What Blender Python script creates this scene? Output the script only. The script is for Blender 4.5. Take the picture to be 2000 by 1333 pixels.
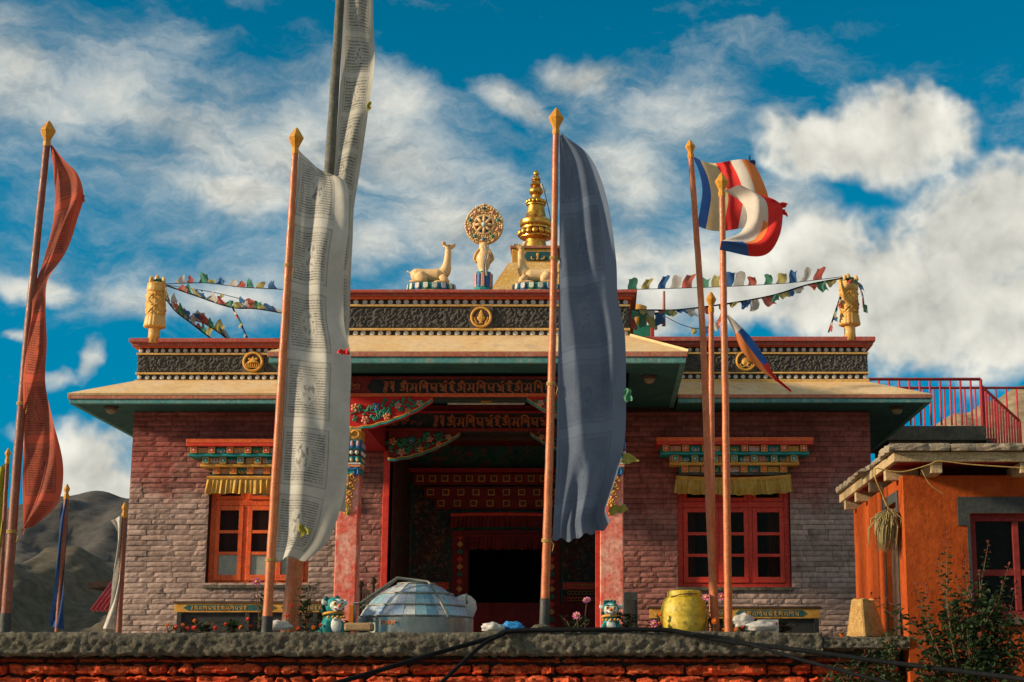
import bpy, bmesh, math, random
from mathutils import Vector, Matrix, noise as mnoise
from math import sin, cos, pi, radians, atan2, sqrt
random.seed(11)
sc = bpy.context.scene
col = sc.collection
for o in list(bpy.data.objects):
    bpy.data.objects.remove(o)

# ---------------------------------------------------------------- camera
F, CX, CY, CZ = 3200.0, 1170.0, 666.5, 1.6        # focal length and principal point in photo pixels, eye height
PITCH = math.atan(674 / 3200)
cam_data = bpy.data.cameras.new('camera')
cam = bpy.data.objects.new('camera', cam_data); col.objects.link(cam)
cam.location = (0, 0, CZ)
cam.rotation_euler = (pi / 2 + PITCH, 0, 0)
cam_data.sensor_width = 36
cam_data.lens = F / 2000 * 36
cam_data.shift_x = -(CX - 1000) / 2000
cam_data.clip_end = 20000
sc.camera = cam

# ---------------------------------------------------------------- sun and exposure
SUN_EL, SUN_AZ = 18.0, 76.0                        # degrees; azimuth to the left of straight behind the camera
to_sun = Vector((-sin(radians(SUN_AZ)) * cos(radians(SUN_EL)), -cos(radians(SUN_AZ)) * cos(radians(SUN_EL)), sin(radians(SUN_EL))))
sun_data = bpy.data.lights.new('sun', 'SUN')
sun_data.energy = 4.2
sun_data.angle = radians(5)
sun_data.color = (1.0, 0.79, 0.55)
sun = bpy.data.objects.new('sun', sun_data); col.objects.link(sun)
sun.rotation_euler = (-to_sun).to_track_quat('-Z', 'Y').to_euler()
sun.location = (-30, -30, 30)
sc.view_settings.view_transform = 'Standard'
sc.view_settings.look = 'None'
sc.view_settings.exposure = 0.58
sc.view_settings.gamma = 1.0
sc.view_settings.use_curve_mapping = False
try:
    sc.cycles.max_bounces = 6; sc.cycles.diffuse_bounces = 3; sc.cycles.glossy_bounces = 3
    sc.cycles.transparent_max_bounces = 12
    sc.cycles.use_denoising = True
except Exception:
    pass

def ray(px, py):
    r = (px - CX) / F; u = -(py - CY) / F
    return Vector((r, cos(PITCH) - u * sin(PITCH), sin(PITCH) + u * cos(PITCH)))
def U(px, py, Y):
    """point of the place at distance Y that was measured at this spot of the photograph"""
    d = ray(px, py); t = Y / d.y
    return Vector((d.x * t, Y, CZ + d.z * t))
def PXM(py, Y):
    d = ray(CX, py); return F / (Y / d.y)

# ---------------------------------------------------------------- node helper
class NT:
    def __init__(s, tree):
        s.t = tree; s.n = tree.nodes; s.l = tree.links
    def new(s, kind, **kw):
        n = s.n.new(kind)
        for k, v in kw.items(): setattr(n, k, v)
        return n
    def put(s, sock, v):
        if v is None: return
        if hasattr(v, 'is_output'): s.l.new(v, sock)
        else: sock.default_value = v
    def m(s, op, a, b=None, c=None, clamp=False):
        n = s.new('ShaderNodeMath', operation=op, use_clamp=clamp)
        s.put(n.inputs[0], a); s.put(n.inputs[1], b); s.put(n.inputs[2], c)
        return n.outputs[0]
    def vm(s, op, a, b=None):
        n = s.new('ShaderNodeVectorMath', operation=op)
        s.put(n.inputs[0], a); s.put(n.inputs[1], b)
        return n.outputs['Value'] if op in ('LENGTH', 'DOT_PRODUCT') else n.outputs[0]
    def noise(s, vec, scale=5, detail=4, rough=.55, dist=0, out=0):
        n = s.new('ShaderNodeTexNoise'); s.put(n.inputs['Vector'], vec)
        n.inputs['Scale'].default_value = scale; n.inputs['Detail'].default_value = detail
        n.inputs['Roughness'].default_value = rough; n.inputs['Distortion'].default_value = dist
        return n.outputs[out]
    def voro(s, vec, scale=5, feature='F1', out='Distance'):
        n = s.new('ShaderNodeTexVoronoi', feature=feature); s.put(n.inputs['Vector'], vec)
        n.inputs['Scale'].default_value = scale
        return n.outputs[out]
    def rng(s, v, a, b, c=0.0, d=1.0, smooth=True):
        n = s.new('ShaderNodeMapRange', interpolation_type='SMOOTHSTEP' if smooth else 'LINEAR')
        s.put(n.inputs['Value'], v)
        for i, x in zip((1, 2, 3, 4), (a, b, c, d)): s.put(n.inputs[i], x)
        return n.outputs[0]
    def mix(s, f, a, b, blend='MIX'):
        n = s.new('ShaderNodeMix', data_type='RGBA', blend_type=blend)
        s.put(n.inputs['Factor'], f)
        s.put(n.inputs[6], (*a, 1) if isinstance(a, tuple) and len(a) == 3 else a)
        s.put(n.inputs[7], (*b, 1) if isinstance(b, tuple) and len(b) == 3 else b)
        return n.outputs[2]
    def mapping(s, vec, loc=(0, 0, 0), rot=(0, 0, 0), scale=(1, 1, 1), kind='POINT'):
        n = s.new('ShaderNodeMapping', vector_type=kind); s.put(n.inputs[0], vec)
        n.inputs[1].default_value = loc; n.inputs[2].default_value = rot; n.inputs[3].default_value = scale
        return n.outputs[0]
    def xyz(s, vec):
        n = s.new('ShaderNodeSeparateXYZ'); s.put(n.inputs[0], vec); return n.outputs
    def cxyz(s, x, y, z=0.0):
        n = s.new('ShaderNodeCombineXYZ'); s.put(n.inputs[0], x); s.put(n.inputs[1], y); s.put(n.inputs[2], z); return n.outputs[0]

# ---------------------------------------------------------------- sky with clouds
world = bpy.data.worlds.new('World'); sc.world = world; world.use_nodes = True
W = NT(world.node_tree)
for n in list(W.n): W.n.remove(n)
out = W.new('ShaderNodeOutputWorld'); bg = W.new('ShaderNodeBackground')
W.l.new(bg.outputs[0], out.inputs[0])
sky = W.new('ShaderNodeTexSky', sky_type='NISHITA')
sky.sun_disc = False
sky.sun_elevation = radians(SUN_EL); sky.sun_rotation = atan2(to_sun.x, to_sun.y)
sky.altitude = 3600; sky.air_density = 1.0; sky.dust_density = 0.3; sky.ozone_density = 3.0
tc = W.new('ShaderNodeTexCoord')
d = W.vm('NORMALIZE', tc.outputs['Generated'])
dx, dy, dz = W.xyz(d)
az = W.m('ARCTAN2', dx, dy); el = W.m('ARCSINE', dz)
p0 = W.cxyz(az, el)
wn = W.noise(d, 7, 5, .6, out=1)
warp = W.vm('SCALE', W.vm('SUBTRACT', wn, (.5, .5, .5))); W.n[-1].inputs['Scale'].default_value = .085
p = W.vm('ADD', p0, warp)
def sky_pos(px, py):
    v = ray(px, py).normalized(); return (math.atan2(v.x, v.y), math.asin(v.z), 0)
# cloud masses: centre, half sizes, tilt (degrees), strength
CLOUDS = [
 (40,150,260,120,-25,.80),(330,230,330,110,-22,.80),(560,330,280,120,-18,.92),(470,400,190,55,-5,1.0),(740,300,190,170,-20,.80),(880,460,210,120,-10,.9),
 (1010,180,130,52,-22,.86),(1150,112,110,42,8,.80),(1300,240,230,130,-10,.70),(1180,340,190,150,0,.80),(1540,420,160,120,-20,.7),
 (50,572,95,26,-8,.80),(240,600,150,50,8,.66),(440,590,190,55,0,.80),(150,712,26,40,0,.9),(90,745,60,18,5,.72),(20,655,30,12,0,.75),(700,480,150,90,0,.85),(980,560,240,60,0,.8),
 (330,260,640,230,-24,.50),(900,380,520,230,-12,.52),(1250,300,420,230,0,.50),(500,560,420,120,0,.42),(1100,520,300,110,0,.85),(1350,540,220,120,0,.8)]
CUMULUS = [(1680,280,190,85,-4,1.0),(1800,260,110,75,-25,1.0),(1590,300,100,60,0,.85),(1940,470,200,110,20,1.15),(1830,560,240,120,10,1.15),(1700,590,300,110,0,1.1),(1560,560,240,100,0,1.0),(1900,640,260,110,0,1.15),(1420,600,220,80,0,.95),
 (170,880,100,70,0,1.1),(230,935,90,55,0,1.0),(110,900,60,50,0,.9),(60,830,50,24,0,.8)]
field = None
for (cx, cy, rx, ry, rot, st) in CLOUDS:
    q = W.mapping(p, sky_pos(cx, cy), (0, 0, radians(rot)), (rx / F * 1.45, ry / F * 1.45, 1), 'TEXTURE')
    g = W.rng(W.vm('LENGTH', q), 0.0, 1.0, st, 0.0)
    field = g if field is None else W.m('SMOOTH_MAX', field, g, .12)
heap = None
for (cx, cy, rx, ry, rot, st) in CUMULUS:
    q = W.mapping(p, sky_pos(cx, cy), (0, 0, radians(rot)), (rx / F * 1.75, ry / F * 1.75, 1), 'TEXTURE')
    g = W.rng(W.vm('LENGTH', q), 0.0, 1.0, st, 0.0)
    heap = g if heap is None else W.m('SMOOTH_MAX', heap, g, .15)
# elsewhere in the sky: the same kind of broken cloud
gen = W.rng(W.noise(d, 2.6, 3, .5), .42, .66, 0.0, 1.15)
ina = W.m('MULTIPLY', W.rng(az, -.46, -.38), W.rng(az, .27, .35, 1.0, 0.0))
inf = W.m('MULTIPLY', ina, W.rng(el, .44, .52, 1.0, 0.0))
field = W.m('MAXIMUM', field, W.m('MULTIPLY', gen, W.m('SUBTRACT', 1.0, inf)))
dw = W.vm('ADD', d, W.vm('SCALE', W.vm('SUBTRACT', W.noise(d, 22, 4, .6, out=1), (.5, .5, .5)))); [n for n in W.n if n.type == 'VECT_MATH' and n.operation == 'SCALE'][-1].inputs['Scale'].default_value = .035
stretch = W.mapping(dw, rot=(0, radians(24), 0), scale=(.8, .8, 1.7))
fine = W.noise(stretch, 9, 10, .66, .25)
wisp = W.noise(W.mapping(dw, rot=(0, radians(38), 0), scale=(.55, .55, 2.2)), 26, 8, .62, .3)
dens = W.m('ADD', field, W.m('ADD', W.m('MULTIPLY', W.m('SUBTRACT', fine, .5), 1.55), W.m('MULTIPLY', W.m('SUBTRACT', wisp, .5), .55)))
mask = W.m('POWER', W.rng(dens, .12, 1.12), .85)
def billow(v):
    a = W.m('ABSOLUTE', W.m('SUBTRACT', W.noise(v, 13, 2, .5, .2), .5)); b = W.m('ABSOLUTE', W.m('SUBTRACT', W.noise(v, 31, 3, .55, .2), .5)); c = W.noise(v, 80, 7, .62)
    return W.m('SUBTRACT', W.m('ADD', .56, W.m('MULTIPLY', c, .22)), W.m('ADD', W.m('MULTIPLY', a, 1.5), W.m('MULTIPLY', b, .75)))
bil = billow(d); bil2 = billow(W.vm('ADD', d, (-.018, 0.0, .016)))
hgen = W.rng(W.noise(d, 3.1, 2, .5), .50, .68, 0.0, 1.0)
heap = W.m('MAXIMUM', heap, W.m('MULTIPLY', hgen, W.m('SUBTRACT', 1.0, inf)))
hd = W.m('ADD', heap, W.m('MULTIPLY', W.m('MULTIPLY', W.m('SUBTRACT', bil, .42), 1.9), W.rng(heap, .0, .35)))
hmask = W.m('MULTIPLY', W.rng(hd, .22, .98), .97)
hrel = W.m('ADD', .5, W.m('MULTIPLY', W.m('SUBTRACT', bil, bil2), 1.5), clamp=True)
# light side of each puff against its under-side
fine2 = W.noise(W.vm('ADD', stretch, (.022, .0, -.03)), 9, 10, .66, .25)
relief = W.m('ADD', .5, W.m('MULTIPLY', W.m('SUBTRACT', fine, fine2), 3.0), clamp=True)
thick = W.rng(dens, .75, 1.7)
shade = W.m('MULTIPLY', W.m('SUBTRACT', 1.0, W.m('MULTIPLY', thick, .12)), W.m('ADD', .42, W.m('MULTIPLY', relief, .78)))
tint = W.mix(W.rng(el, .0, .30), (.30, .50, .52), (.05, .84, .78))
skyc = W.mix(1.0, sky.outputs[0], tint, 'MULTIPLY')
hs = W.new('ShaderNodeHueSaturation'); hs.inputs['Saturation'].default_value = 1.15; hs.inputs['Value'].default_value = 1.0
W.l.new(skyc, hs.inputs['Color'])
CLOUD_V = 4.5
cloudc = W.mix(shade, (.32 * CLOUD_V, .33 * CLOUD_V, .30 * CLOUD_V), (1.16 * CLOUD_V, 1.14 * CLOUD_V, 1.02 * CLOUD_V))
hshade = W.m('MULTIPLY', W.m('ADD', .30, W.m('MULTIPLY', hrel, .80)), W.rng(hd, .7, 1.7, 1.0, .80))
heapc = W.mix(hshade, (.34 * CLOUD_V, .34 * CLOUD_V, .30 * CLOUD_V), (1.42 * CLOUD_V, 1.38 * CLOUD_V, 1.22 * CLOUD_V))
final = W.mix(hmask, W.mix(mask, hs.outputs[0], cloudc), heapc)
W.l.new(final, bg.inputs['Color'])
bg.inputs['Strength'].default_value = 0.10
try:
    world.cycles.sampling_method = 'MANUAL'; world.cycles.sample_map_resolution = 512
except Exception:
    pass

# ---------------------------------------------------------------- mesh builder
ORG = {}
def org_of(parent): return ORG.get(parent.name, Vector((0, 0, 0))) if parent else Vector((0, 0, 0))
class MB:
    def __init__(s): s.v = []; s.f = []; s.m = []; s.uv = None
    def face(s, idx, m=0): s.f.append(tuple(idx)); s.m.append(m)
    def box(s, x0, x1, y0, y1, z0, z1, m=0):
        b = len(s.v)
        s.v += [(x, y, z) for z in (z0, z1) for y in (y0, y1) for x in (x0, x1)]
        for q in ((0, 2, 3, 1), (4, 5, 7, 6), (0, 1, 5, 4), (1, 3, 7, 5), (3, 2, 6, 7), (2, 0, 4, 6)): s.face([b + i for i in q], m)
        return s
    def obox(s, c, hx, hy, hz, R=None, m=0):
        b = len(s.v); c = Vector(c)
        for z in (-hz, hz):
            for y in (-hy, hy):
                for x in (-hx, hx):
                    q = Vector((x, y, z)); q = (R @ q) if R else q
                    s.v.append(tuple(c + q))
        for q in ((0, 2, 3, 1), (4, 5, 7, 6), (0, 1, 5, 4), (1, 3, 7, 5), (3, 2, 6, 7), (2, 0, 4, 6)): s.face([b + i for i in q], m)
        return s
    def tube(s, pts, rad, n=10, m=0, caps=True, closed=False, flat=1.0):
        pts = [Vector(p) for p in pts]; b = len(s.v); k = len(pts)
        if not hasattr(rad, '__len__'): rad = [rad] * k
        up = None
        for i, p in enumerate(pts):
            a = pts[i - 1] if (i or closed) else p; c = pts[(i + 1) % k] if (i < k - 1 or closed) else p
            t = (c - a).normalized() if (c - a).length > 1e-9 else Vector((0, 0, 1))
            if up is None:
                up = Vector((0, 1, 0)) if abs(t.y) < .9 else Vector((1, 0, 0))
            e1 = (up - t * up.dot(t)).normalized(); e2 = t.cross(e1); up = e1
            for j in range(n):
                w = 2 * pi * j / n
                s.v.append(tuple(p + e1 * (cos(w) * rad[i] * flat) + e2 * (sin(w) * rad[i])))
        for i in range(k if closed else k - 1):
            i2 = (i + 1) % k
            for j in range(n):
                j2 = (j + 1) % n
                s.face((b + i * n + j, b + i * n + j2, b + i2 * n + j2, b + i2 * n + j), m)
        if caps and not closed:
            s.face([b + j for j in range(n)][::-1], m); s.face([b + (k - 1) * n + j for j in range(n)], m)
        return s
    def lathe(s, c, prof, n=24, m=0, fn=None, sx=1, sy=1, a0=0.0):
        """profile of (radius, z); fn(angle, z) adds to the radius"""
        b = len(s.v); c = Vector(c)
        for (r, z) in prof:
            for j in range(n):
                w = a0 + 2 * pi * j / n
                rr = max(0.0, r + (fn(w, z) if fn else 0))
                s.v.append((c.x + cos(w) * rr * sx, c.y + sin(w) * rr * sy, c.z + z))
        for i in range(len(prof) - 1):
            for j in range(n):
                j2 = (j + 1) % n
                s.face((b + i * n + j, b + i * n + j2, b + (i + 1) * n + j2, b + (i + 1) * n + j), m)
        s.face([b + j for j in range(n)][::-1], m); s.face([b + (len(prof) - 1) * n + j for j in range(n)], m)
        return s
    def ball(s, c, r, n=10, k=6, m=0, sx=1, sy=1, sz=1):
        return s.lathe(c, [(max(.0001, r * sin(pi * i / k)), -r * sz * cos(pi * i / k)) for i in range(k + 1)], n, m, sx=sx, sy=sy)
    def prism(s, poly, y0, y1, m=0):
        """polygon of (x, z) pushed from y0 to y1"""
        b = len(s.v); n = len(poly)
        s.v += [(x, y0, z) for x, z in poly] + [(x, y1, z) for x, z in poly]
        s.face(range(b, b + n), m); s.face(list(range(b + n, b + 2 * n))[::-1], m)
        for i in range(n):
            j = (i + 1) % n; s.face((b + i, b + n + i, b + n + j, b + j), m)
        return s
    def grid(s, fn, nu, nv, m=0, uv=True, mfn=None):
        b = len(s.v)
        if s.uv is None: s.uv = {}
        for j in range(nv + 1):
            for i in range(nu + 1):
                s.uv[len(s.v)] = (i / nu, j / nv); s.v.append(tuple(fn(i / nu, j / nv)))
        for j in range(nv):
            for i in range(nu):
                a = b + j * (nu + 1) + i
                s.face((a, a + 1, a + nu + 2, a + nu + 1), mfn((i + .5) / nu, (j + .5) / nv) if mfn else m)
        return s
    def quad(s, a, b_, c, d_, m=0):
        b = len(s.v); s.v += [tuple(a), tuple(b_), tuple(c), tuple(d_)]; s.face((b, b + 1, b + 2, b + 3), m); return s
    def mesh(s, name, mats, org=Vector((0, 0, 0)), smooth=False):
        me = bpy.data.meshes.new(name)
        me.from_pydata([(x - org.x, y - org.y, z - org.z) for x, y, z in s.v], [], s.f)
        mats = mats if isinstance(mats, (list, tuple)) else [mats]
        for mt in mats: me.materials.append(mt)
        if len(mats) > 1: me.polygons.foreach_set('material_index', s.m)
        if s.uv:
            ul = me.uv_layers.new(name='UVMap')
            for lp in me.loops: ul.data[lp.index].uv = s.uv.get(lp.vertex_index, (0, 0))
        if smooth: me.polygons.foreach_set('use_smooth', [True] * len(me.polygons))
        me.validate(); me.update()
        return me
    def build(s, name, mats, parent=None, smooth=False, bevel=0, org=None, recalc=True, auto=None, solid=0):
        o0 = org_of(parent) if parent else (Vector(org) if org is not None else Vector((0, 0, 0)))
        me = s.mesh(name, mats, o0, smooth)
        if recalc:
            bm = bmesh.new(); bm.from_mesh(me); bmesh.ops.recalc_face_normals(bm, faces=bm.faces); bm.to_mesh(me); bm.free()
        o = bpy.data.objects.new(name, me); col.objects.link(o)
        if parent: o.parent = parent; ORG[o.name] = o0
        else: o.location = o0; ORG[o.name] = o0
        if bevel:
            md = o.modifiers.new('bevel', 'BEVEL'); md.width = bevel; md.segments = 2; md.limit_method = 'ANGLE'
        if solid:
            md = o.modifiers.new('solid', 'SOLIDIFY'); md.thickness = solid
        if auto is not None:
            try: me.set_sharp_from_angle(angle=radians(auto))
            except Exception: pass
        return o
def tag(o, label=None, cat=None, group=None, kind=None):
    if label: o['label'] = label
    if cat: o['category'] = cat
    if group: o['group'] = group
    if kind: o['kind'] = kind
    return o
def thing(name, loc, label, cat, group=None):
    o = bpy.data.objects.new(name, None); col.objects.link(o); o.location = loc; o.empty_display_size = .2
    ORG[o.name] = Vector(loc)
    return tag(o, label, cat, group)
def inst(name, me, parent, loc, scale=(1, 1, 1), rot=(0, 0, 0)):
    o = bpy.data.objects.new(name, me); col.objects.link(o); o.parent = parent
    o.location = Vector(loc) - org_of(parent); o.scale = scale; o.rotation_euler = rot
    ORG[o.name] = org_of(parent)
    return o
def poly_at(pts, t):
    """point at fraction t of a polyline, by length"""
    L = [0]
    for a, b in zip(pts, pts[1:]): L.append(L[-1] + math.dist(a, b))
    x = max(0, min(1, t)) * L[-1]
    for i in range(len(pts) - 1):
        if x <= L[i + 1] or i == len(pts) - 2:
            k = (x - L[i]) / max(1e-9, L[i + 1] - L[i])
            return tuple(pts[i][j] + (pts[i + 1][j] - pts[i][j]) * k for j in range(len(pts[0])))
def smooth_line(pts, n=60):
    """Catmull-Rom through the points"""
    P = [Vector(q) for q in pts]; P = [P[0] * 2 - P[1]] + P + [P[-1] * 2 - P[-2]]; r = []
    k = len(P) - 3
    for i in range(n + 1):
        t = i / n * k; a = min(int(t), k - 1); t -= a
        p0_, p1, p2, p3 = P[a:a + 4]
        r.append(.5 * ((2 * p1) + (p2 - p0_) * t + (2 * p0_ - 5 * p1 + 4 * p2 - p3) * t * t + (3 * p1 - p0_ - 3 * p2 + p3) * t ** 3))
    return r
def fbm(x, y, z=0.0, oct=4): return mnoise.fractal(Vector((x, y, z)), 1.0, 2.0, oct)

# ---------------------------------------------------------------- materials
MAT = {}
def M(name, c, c2=None, ns=5.0, rough=.75, bump=.2, bs=60, metal=0.0, dirt=None, damt=.5, dscale=(3, 3, .5), spec=.3, trans=0.0, vary=.25, isl=0.0):
    """painted or natural surface: two tones, fine mottling, runs of dirt, fine relief"""
    m = bpy.data.materials.new(name); m.use_nodes = True; T = NT(m.node_tree)
    b = T.n['Principled BSDF']; g = T.new('ShaderNodeNewGeometry'); pos = g.outputs['Position']
    cc = T.mix(T.rng(T.noise(pos, ns, 5, .6), .36, .64), c, c2 if c2 else tuple(x * .8 for x in c))
    if dirt:
        cc = T.mix(T.m('MULTIPLY', T.rng(T.noise(T.mapping(pos, scale=dscale), 4, 7, .65), .5, .72), damt), cc, dirt)
    v = T.rng(T.noise(pos, ns * 7, 4, .6), .25, .75, 1 - vary, 1 + vary)
    if isl:
        r = T.m('FRACT', T.m('ADD', g.outputs['Random Per Island'], T.new('ShaderNodeObjectInfo').outputs['Random']))
        v = T.m('MULTIPLY', v, T.rng(r, 0, 1, 1 - isl, 1 + isl, smooth=False))
    hv = T.new('ShaderNodeHueSaturation'); T.put(hv.inputs['Color'], cc); T.put(hv.inputs['Value'], v)
    T.l.new(hv.outputs[0], b.inputs['Base Color'])
    b.inputs['Roughness'].default_value = rough; b.inputs['Metallic'].default_value = metal
    b.inputs['Specular IOR Level'].default_value = spec
    T.put(b.inputs['Roughness'], T.rng(T.noise(pos, ns * 3, 3), .3, .7, max(.03, rough - .12), min(1, rough + .1)))
    if bump:
        bn = T.new('ShaderNodeBump'); bn.inputs['Strength'].default_value = bump; bn.inputs['Distance'].default_value = .02
        T.l.new(T.noise(pos, bs, 5, .65), bn.inputs['Height']); T.l.new(bn.outputs[0], b.inputs['Normal'])
    if trans:
        mx = T.new('ShaderNodeMixShader'); tr = T.new('ShaderNodeBsdfTranslucent')
        T.l.new(hv.outputs[0], tr.inputs[0]); mx.inputs[0].default_value = trans
        T.l.new(b.outputs[0], mx.inputs[1]); T.l.new(tr.outputs[0], mx.inputs[2]); T.l.new(mx.outputs[0], T.n['Material Output'].inputs[0])
    MAT[name] = m
    return m
DUST = (.30, .25, .19)
M('yellow_paint', (.62, .36, .09), (.66, .43, .16), 4, .8, .15, 40, dirt=(.42, .33, .22), damt=.5)
M('roof_yellow', (.72, .48, .22), (.74, .55, .32), 2.2, .85, .12, 30, dirt=(.40, .30, .22), damt=.55, dscale=(1.2, 1.2, 1.2), vary=.10)
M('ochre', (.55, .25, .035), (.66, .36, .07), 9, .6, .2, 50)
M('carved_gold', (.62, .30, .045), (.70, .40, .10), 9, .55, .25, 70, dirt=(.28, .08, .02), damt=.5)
M('cap_red', (.42, .075, .055), (.36, .10, .08), 5, .8, .2, 50, dirt=(.40, .25, .2), damt=.6, dscale=(6, 6, 2))
M('lip_red', (.40, .13, .075), (.44, .18, .12), 4, .85, .2, 50, dirt=(.42, .30, .22), damt=.6)
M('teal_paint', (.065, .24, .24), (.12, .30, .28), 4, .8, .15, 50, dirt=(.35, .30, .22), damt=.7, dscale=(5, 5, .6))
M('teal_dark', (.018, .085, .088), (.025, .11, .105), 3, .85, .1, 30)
M('teal_bright', (.01, .21, .22), (.02, .27, .25), 9, .6, .2, 60)
M('green_paint', (.015, .16, .10), (.02, .21, .13), 9, .6, .2, 60)
M('blue_paint', (.03, .12, .34), (.04, .16, .40), 9, .6, .2, 60)
M('pink_paint', (.60, .22, .16), (.66, .32, .26), 9, .65, .2, 60)
M('flower_orange', (.72, .19, .06), (.66, .28, .16), 20, .65, .2, 60)
M('white_paint', (.62, .60, .54), (.54, .52, .46), 9, .7, .15, 60)
M('black_paint', (.022, .025, .026), (.035, .035, .034), 6, .8, .2, 60)
M('frieze', (.055, .055, .052), (.115, .108, .096), 40, .95, .9, 120, dirt=(.16, .15, .13), damt=.6, dscale=(30, 30, 60))
M('red_paint', (.62, .040, .022), (.66, .06, .03), 5, .5, .12, 40, dirt=(.36, .05, .03), damt=.4)
M('orange_red', (.74, .105, .022), (.76, .14, .03), 4, .5, .12, 40, dirt=(.42, .05, .02), damt=.4)
M('maroon', (.32, .014, .022), (.36, .022, .028), 4, .7, .12, 40)
M('dark_red', (.17, .016, .018), (.22, .025, .02), 4, .75, .15, 40)
M('pillar', (.68, .11, .07), (.74, .38, .29), 3.4, .6, .2, 40, dirt=(.62, .035, .022), damt=.95, dscale=(5, 5, 2.2))
M('letter', (.38, .10, .035), (.42, .12, .05), 6, .7, .15, 50)
M('wood_dark', (.06, .035, .022), (.09, .05, .03), 8, .7, .3, 60)
M('wood', (.30, .20, .10), (.36, .25, .14), 8, .8, .4, 60, dirt=(.12, .08, .05), damt=.6, dscale=(2, 8, 8))
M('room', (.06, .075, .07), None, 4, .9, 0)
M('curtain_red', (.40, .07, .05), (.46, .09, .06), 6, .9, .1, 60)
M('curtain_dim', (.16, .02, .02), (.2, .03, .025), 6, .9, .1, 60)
M('valance_yellow', (.58, .34, .05), (.62, .42, .12), 14, .9, .15, 90, dirt=(.42, .20, .03), damt=.7, dscale=(9, 9, .3), trans=.2)
M('frost', (.26, .28, .23), (.32, .34, .28), 12, .45, .1, 60)
M('pole_orange', (.46, .12, .035), (.52, .17, .055), 7, .42, .12, 30, dirt=(.30, .08, .03), damt=.5, dscale=(8, 8, .5), spec=.4)
M('pole_brown', (.20, .058, .03), (.24, .08, .042), 6, .5, .15, 30, dirt=(.10, .035, .02), damt=.6, dscale=(8, 8, .4), spec=.4)
M('pole_grey', (.10, .105, .085), (.14, .14, .115), 6, .8, .4, 60, dirt=(.05, .055, .045), damt=.7, dscale=(14, 14, .3))
M('sleeve', (.035, .04, .04), (.055, .055, .05), 6, .6, .2, 40)
M('finial', (.56, .23, .02), (.60, .29, .035), 9, .55, .2, 60, dirt=(.35, .12, .01), damt=.6)
M('concrete', (.085, .078, .058), (.14, .125, .09), 4.5, .95, 1.0, 40, dirt=(.05, .052, .04), damt=.9, dscale=(4, 4, 3), vary=.5)
M('stone_red', (.50, .058, .020), (.57, .11, .038), 4.5, .85, .9, 35, dirt=(.22, .04, .022), damt=.75, dscale=(5, 5, 6), vary=.45, isl=.3, spec=.08)
M('mortar', (.035, .022, .018), (.06, .03, .022), 6, .95, .6, 40)
M('house_orange', (.31, .054, .010), (.37, .072, .014), 2.4, .95, .4, 25, dirt=(.17, .032, .010), damt=.7, dscale=(3.2, 3.2, .45), vary=.18, spec=.1)
M('slate', (.20, .16, .115), (.30, .25, .18), 5, .9, .7, 30, dirt=(.10, .09, .07), damt=.6, dscale=(4, 4, 8), isl=.2)
M('eave_wood', (.40, .29, .15), (.46, .35, .20), 6, .85, .5, 50, dirt=(.14, .09, .045), damt=.7, dscale=(1.5, 6, 12))
M('surround', (.035, .042, .042), (.05, .055, .052), 4, .85, .2, 30)
M('rail_red', (.45, .02, .03), (.50, .03, .035), 6, .45, .05, 30)
M('stair', (.07, .065, .05), (.11, .10, .08), 4, .95, .5, 30)
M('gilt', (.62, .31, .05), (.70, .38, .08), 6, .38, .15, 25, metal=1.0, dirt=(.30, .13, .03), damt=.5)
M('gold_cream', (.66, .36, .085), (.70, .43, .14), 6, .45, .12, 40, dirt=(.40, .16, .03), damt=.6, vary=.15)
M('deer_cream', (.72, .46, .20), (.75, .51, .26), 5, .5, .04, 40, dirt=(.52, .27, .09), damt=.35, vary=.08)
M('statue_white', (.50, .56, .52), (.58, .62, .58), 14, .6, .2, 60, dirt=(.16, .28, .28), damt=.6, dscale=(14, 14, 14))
M('barrel_yellow', (.58, .40, .018), (.62, .46, .05), 3, .55, .12, 30, dirt=(.20, .13, .03), damt=.85, dscale=(5, 5, 5), spec=.5, trans=.08)
M('basket', (.42, .25, .08), (.54, .36, .14), 16, .85, .3, 80, dirt=(.16, .08, .025), damt=.8, dscale=(9, 9, 9))
M('straw', (.40, .32, .13), (.24, .21, .10), 18, .9, .4, 90, dirt=(.07, .07, .05), damt=.7, dscale=(20, 20, 4))
M('twine', (.50, .33, .10), None, 20, .9, .2, 80)
M('plastic_white', (.60, .59, .55), (.66, .65, .60), 9, .35, .3, 20, trans=.3)
M('plastic_blue', (.03, .26, .62), (.05, .32, .66), 9, .4, .3, 20, trans=.2)
M('cardboard', (.34, .22, .11), (.40, .27, .14), 8, .9, .3, 60, dirt=(.18, .11, .05), damt=.5)
M('cable', (.008, .010, .012), None, 8, .85, .1, 30, spec=.1)
M('cooker_metal', (.17, .20, .19), (.23, .26, .245), 3, .4, .05, 30, metal=.75, dirt=(.34, .36, .33), damt=.5, vary=.08)
M('cooker_bar', (.20, .21, .18), (.28, .28, .23), 8, .5, .2, 40, metal=.5)
for i, c in enumerate([(.46, .52, .55), (.20, .38, .48), (.38, .42, .50), (.55, .57, .55), (.28, .46, .50), (.31, .41, .52)]):
    M('panel%d' % i, c, tuple(min(1, x * 1.12) for x in c), 7, .32, .06, 20, metal=.35, vary=.12)
M('leaf', (.024, .052, .020), (.042, .072, .022), 30, .55, .1, 60, trans=.25)
M('leaf_red', (.24, .05, .04), (.16, .06, .03), 30, .55, .1, 60, trans=.25)
M('stem', (.10, .08, .035), (.14, .06, .04), 20, .8, .1, 60)
M('petal_orange', (.80, .17, .015), (.82, .26, .02), 40, .7, .1, 60, trans=.2)
M('petal_red', (.70, .03, .03), (.74, .06, .05), 40, .7, .1, 60, trans=.2)
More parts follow.
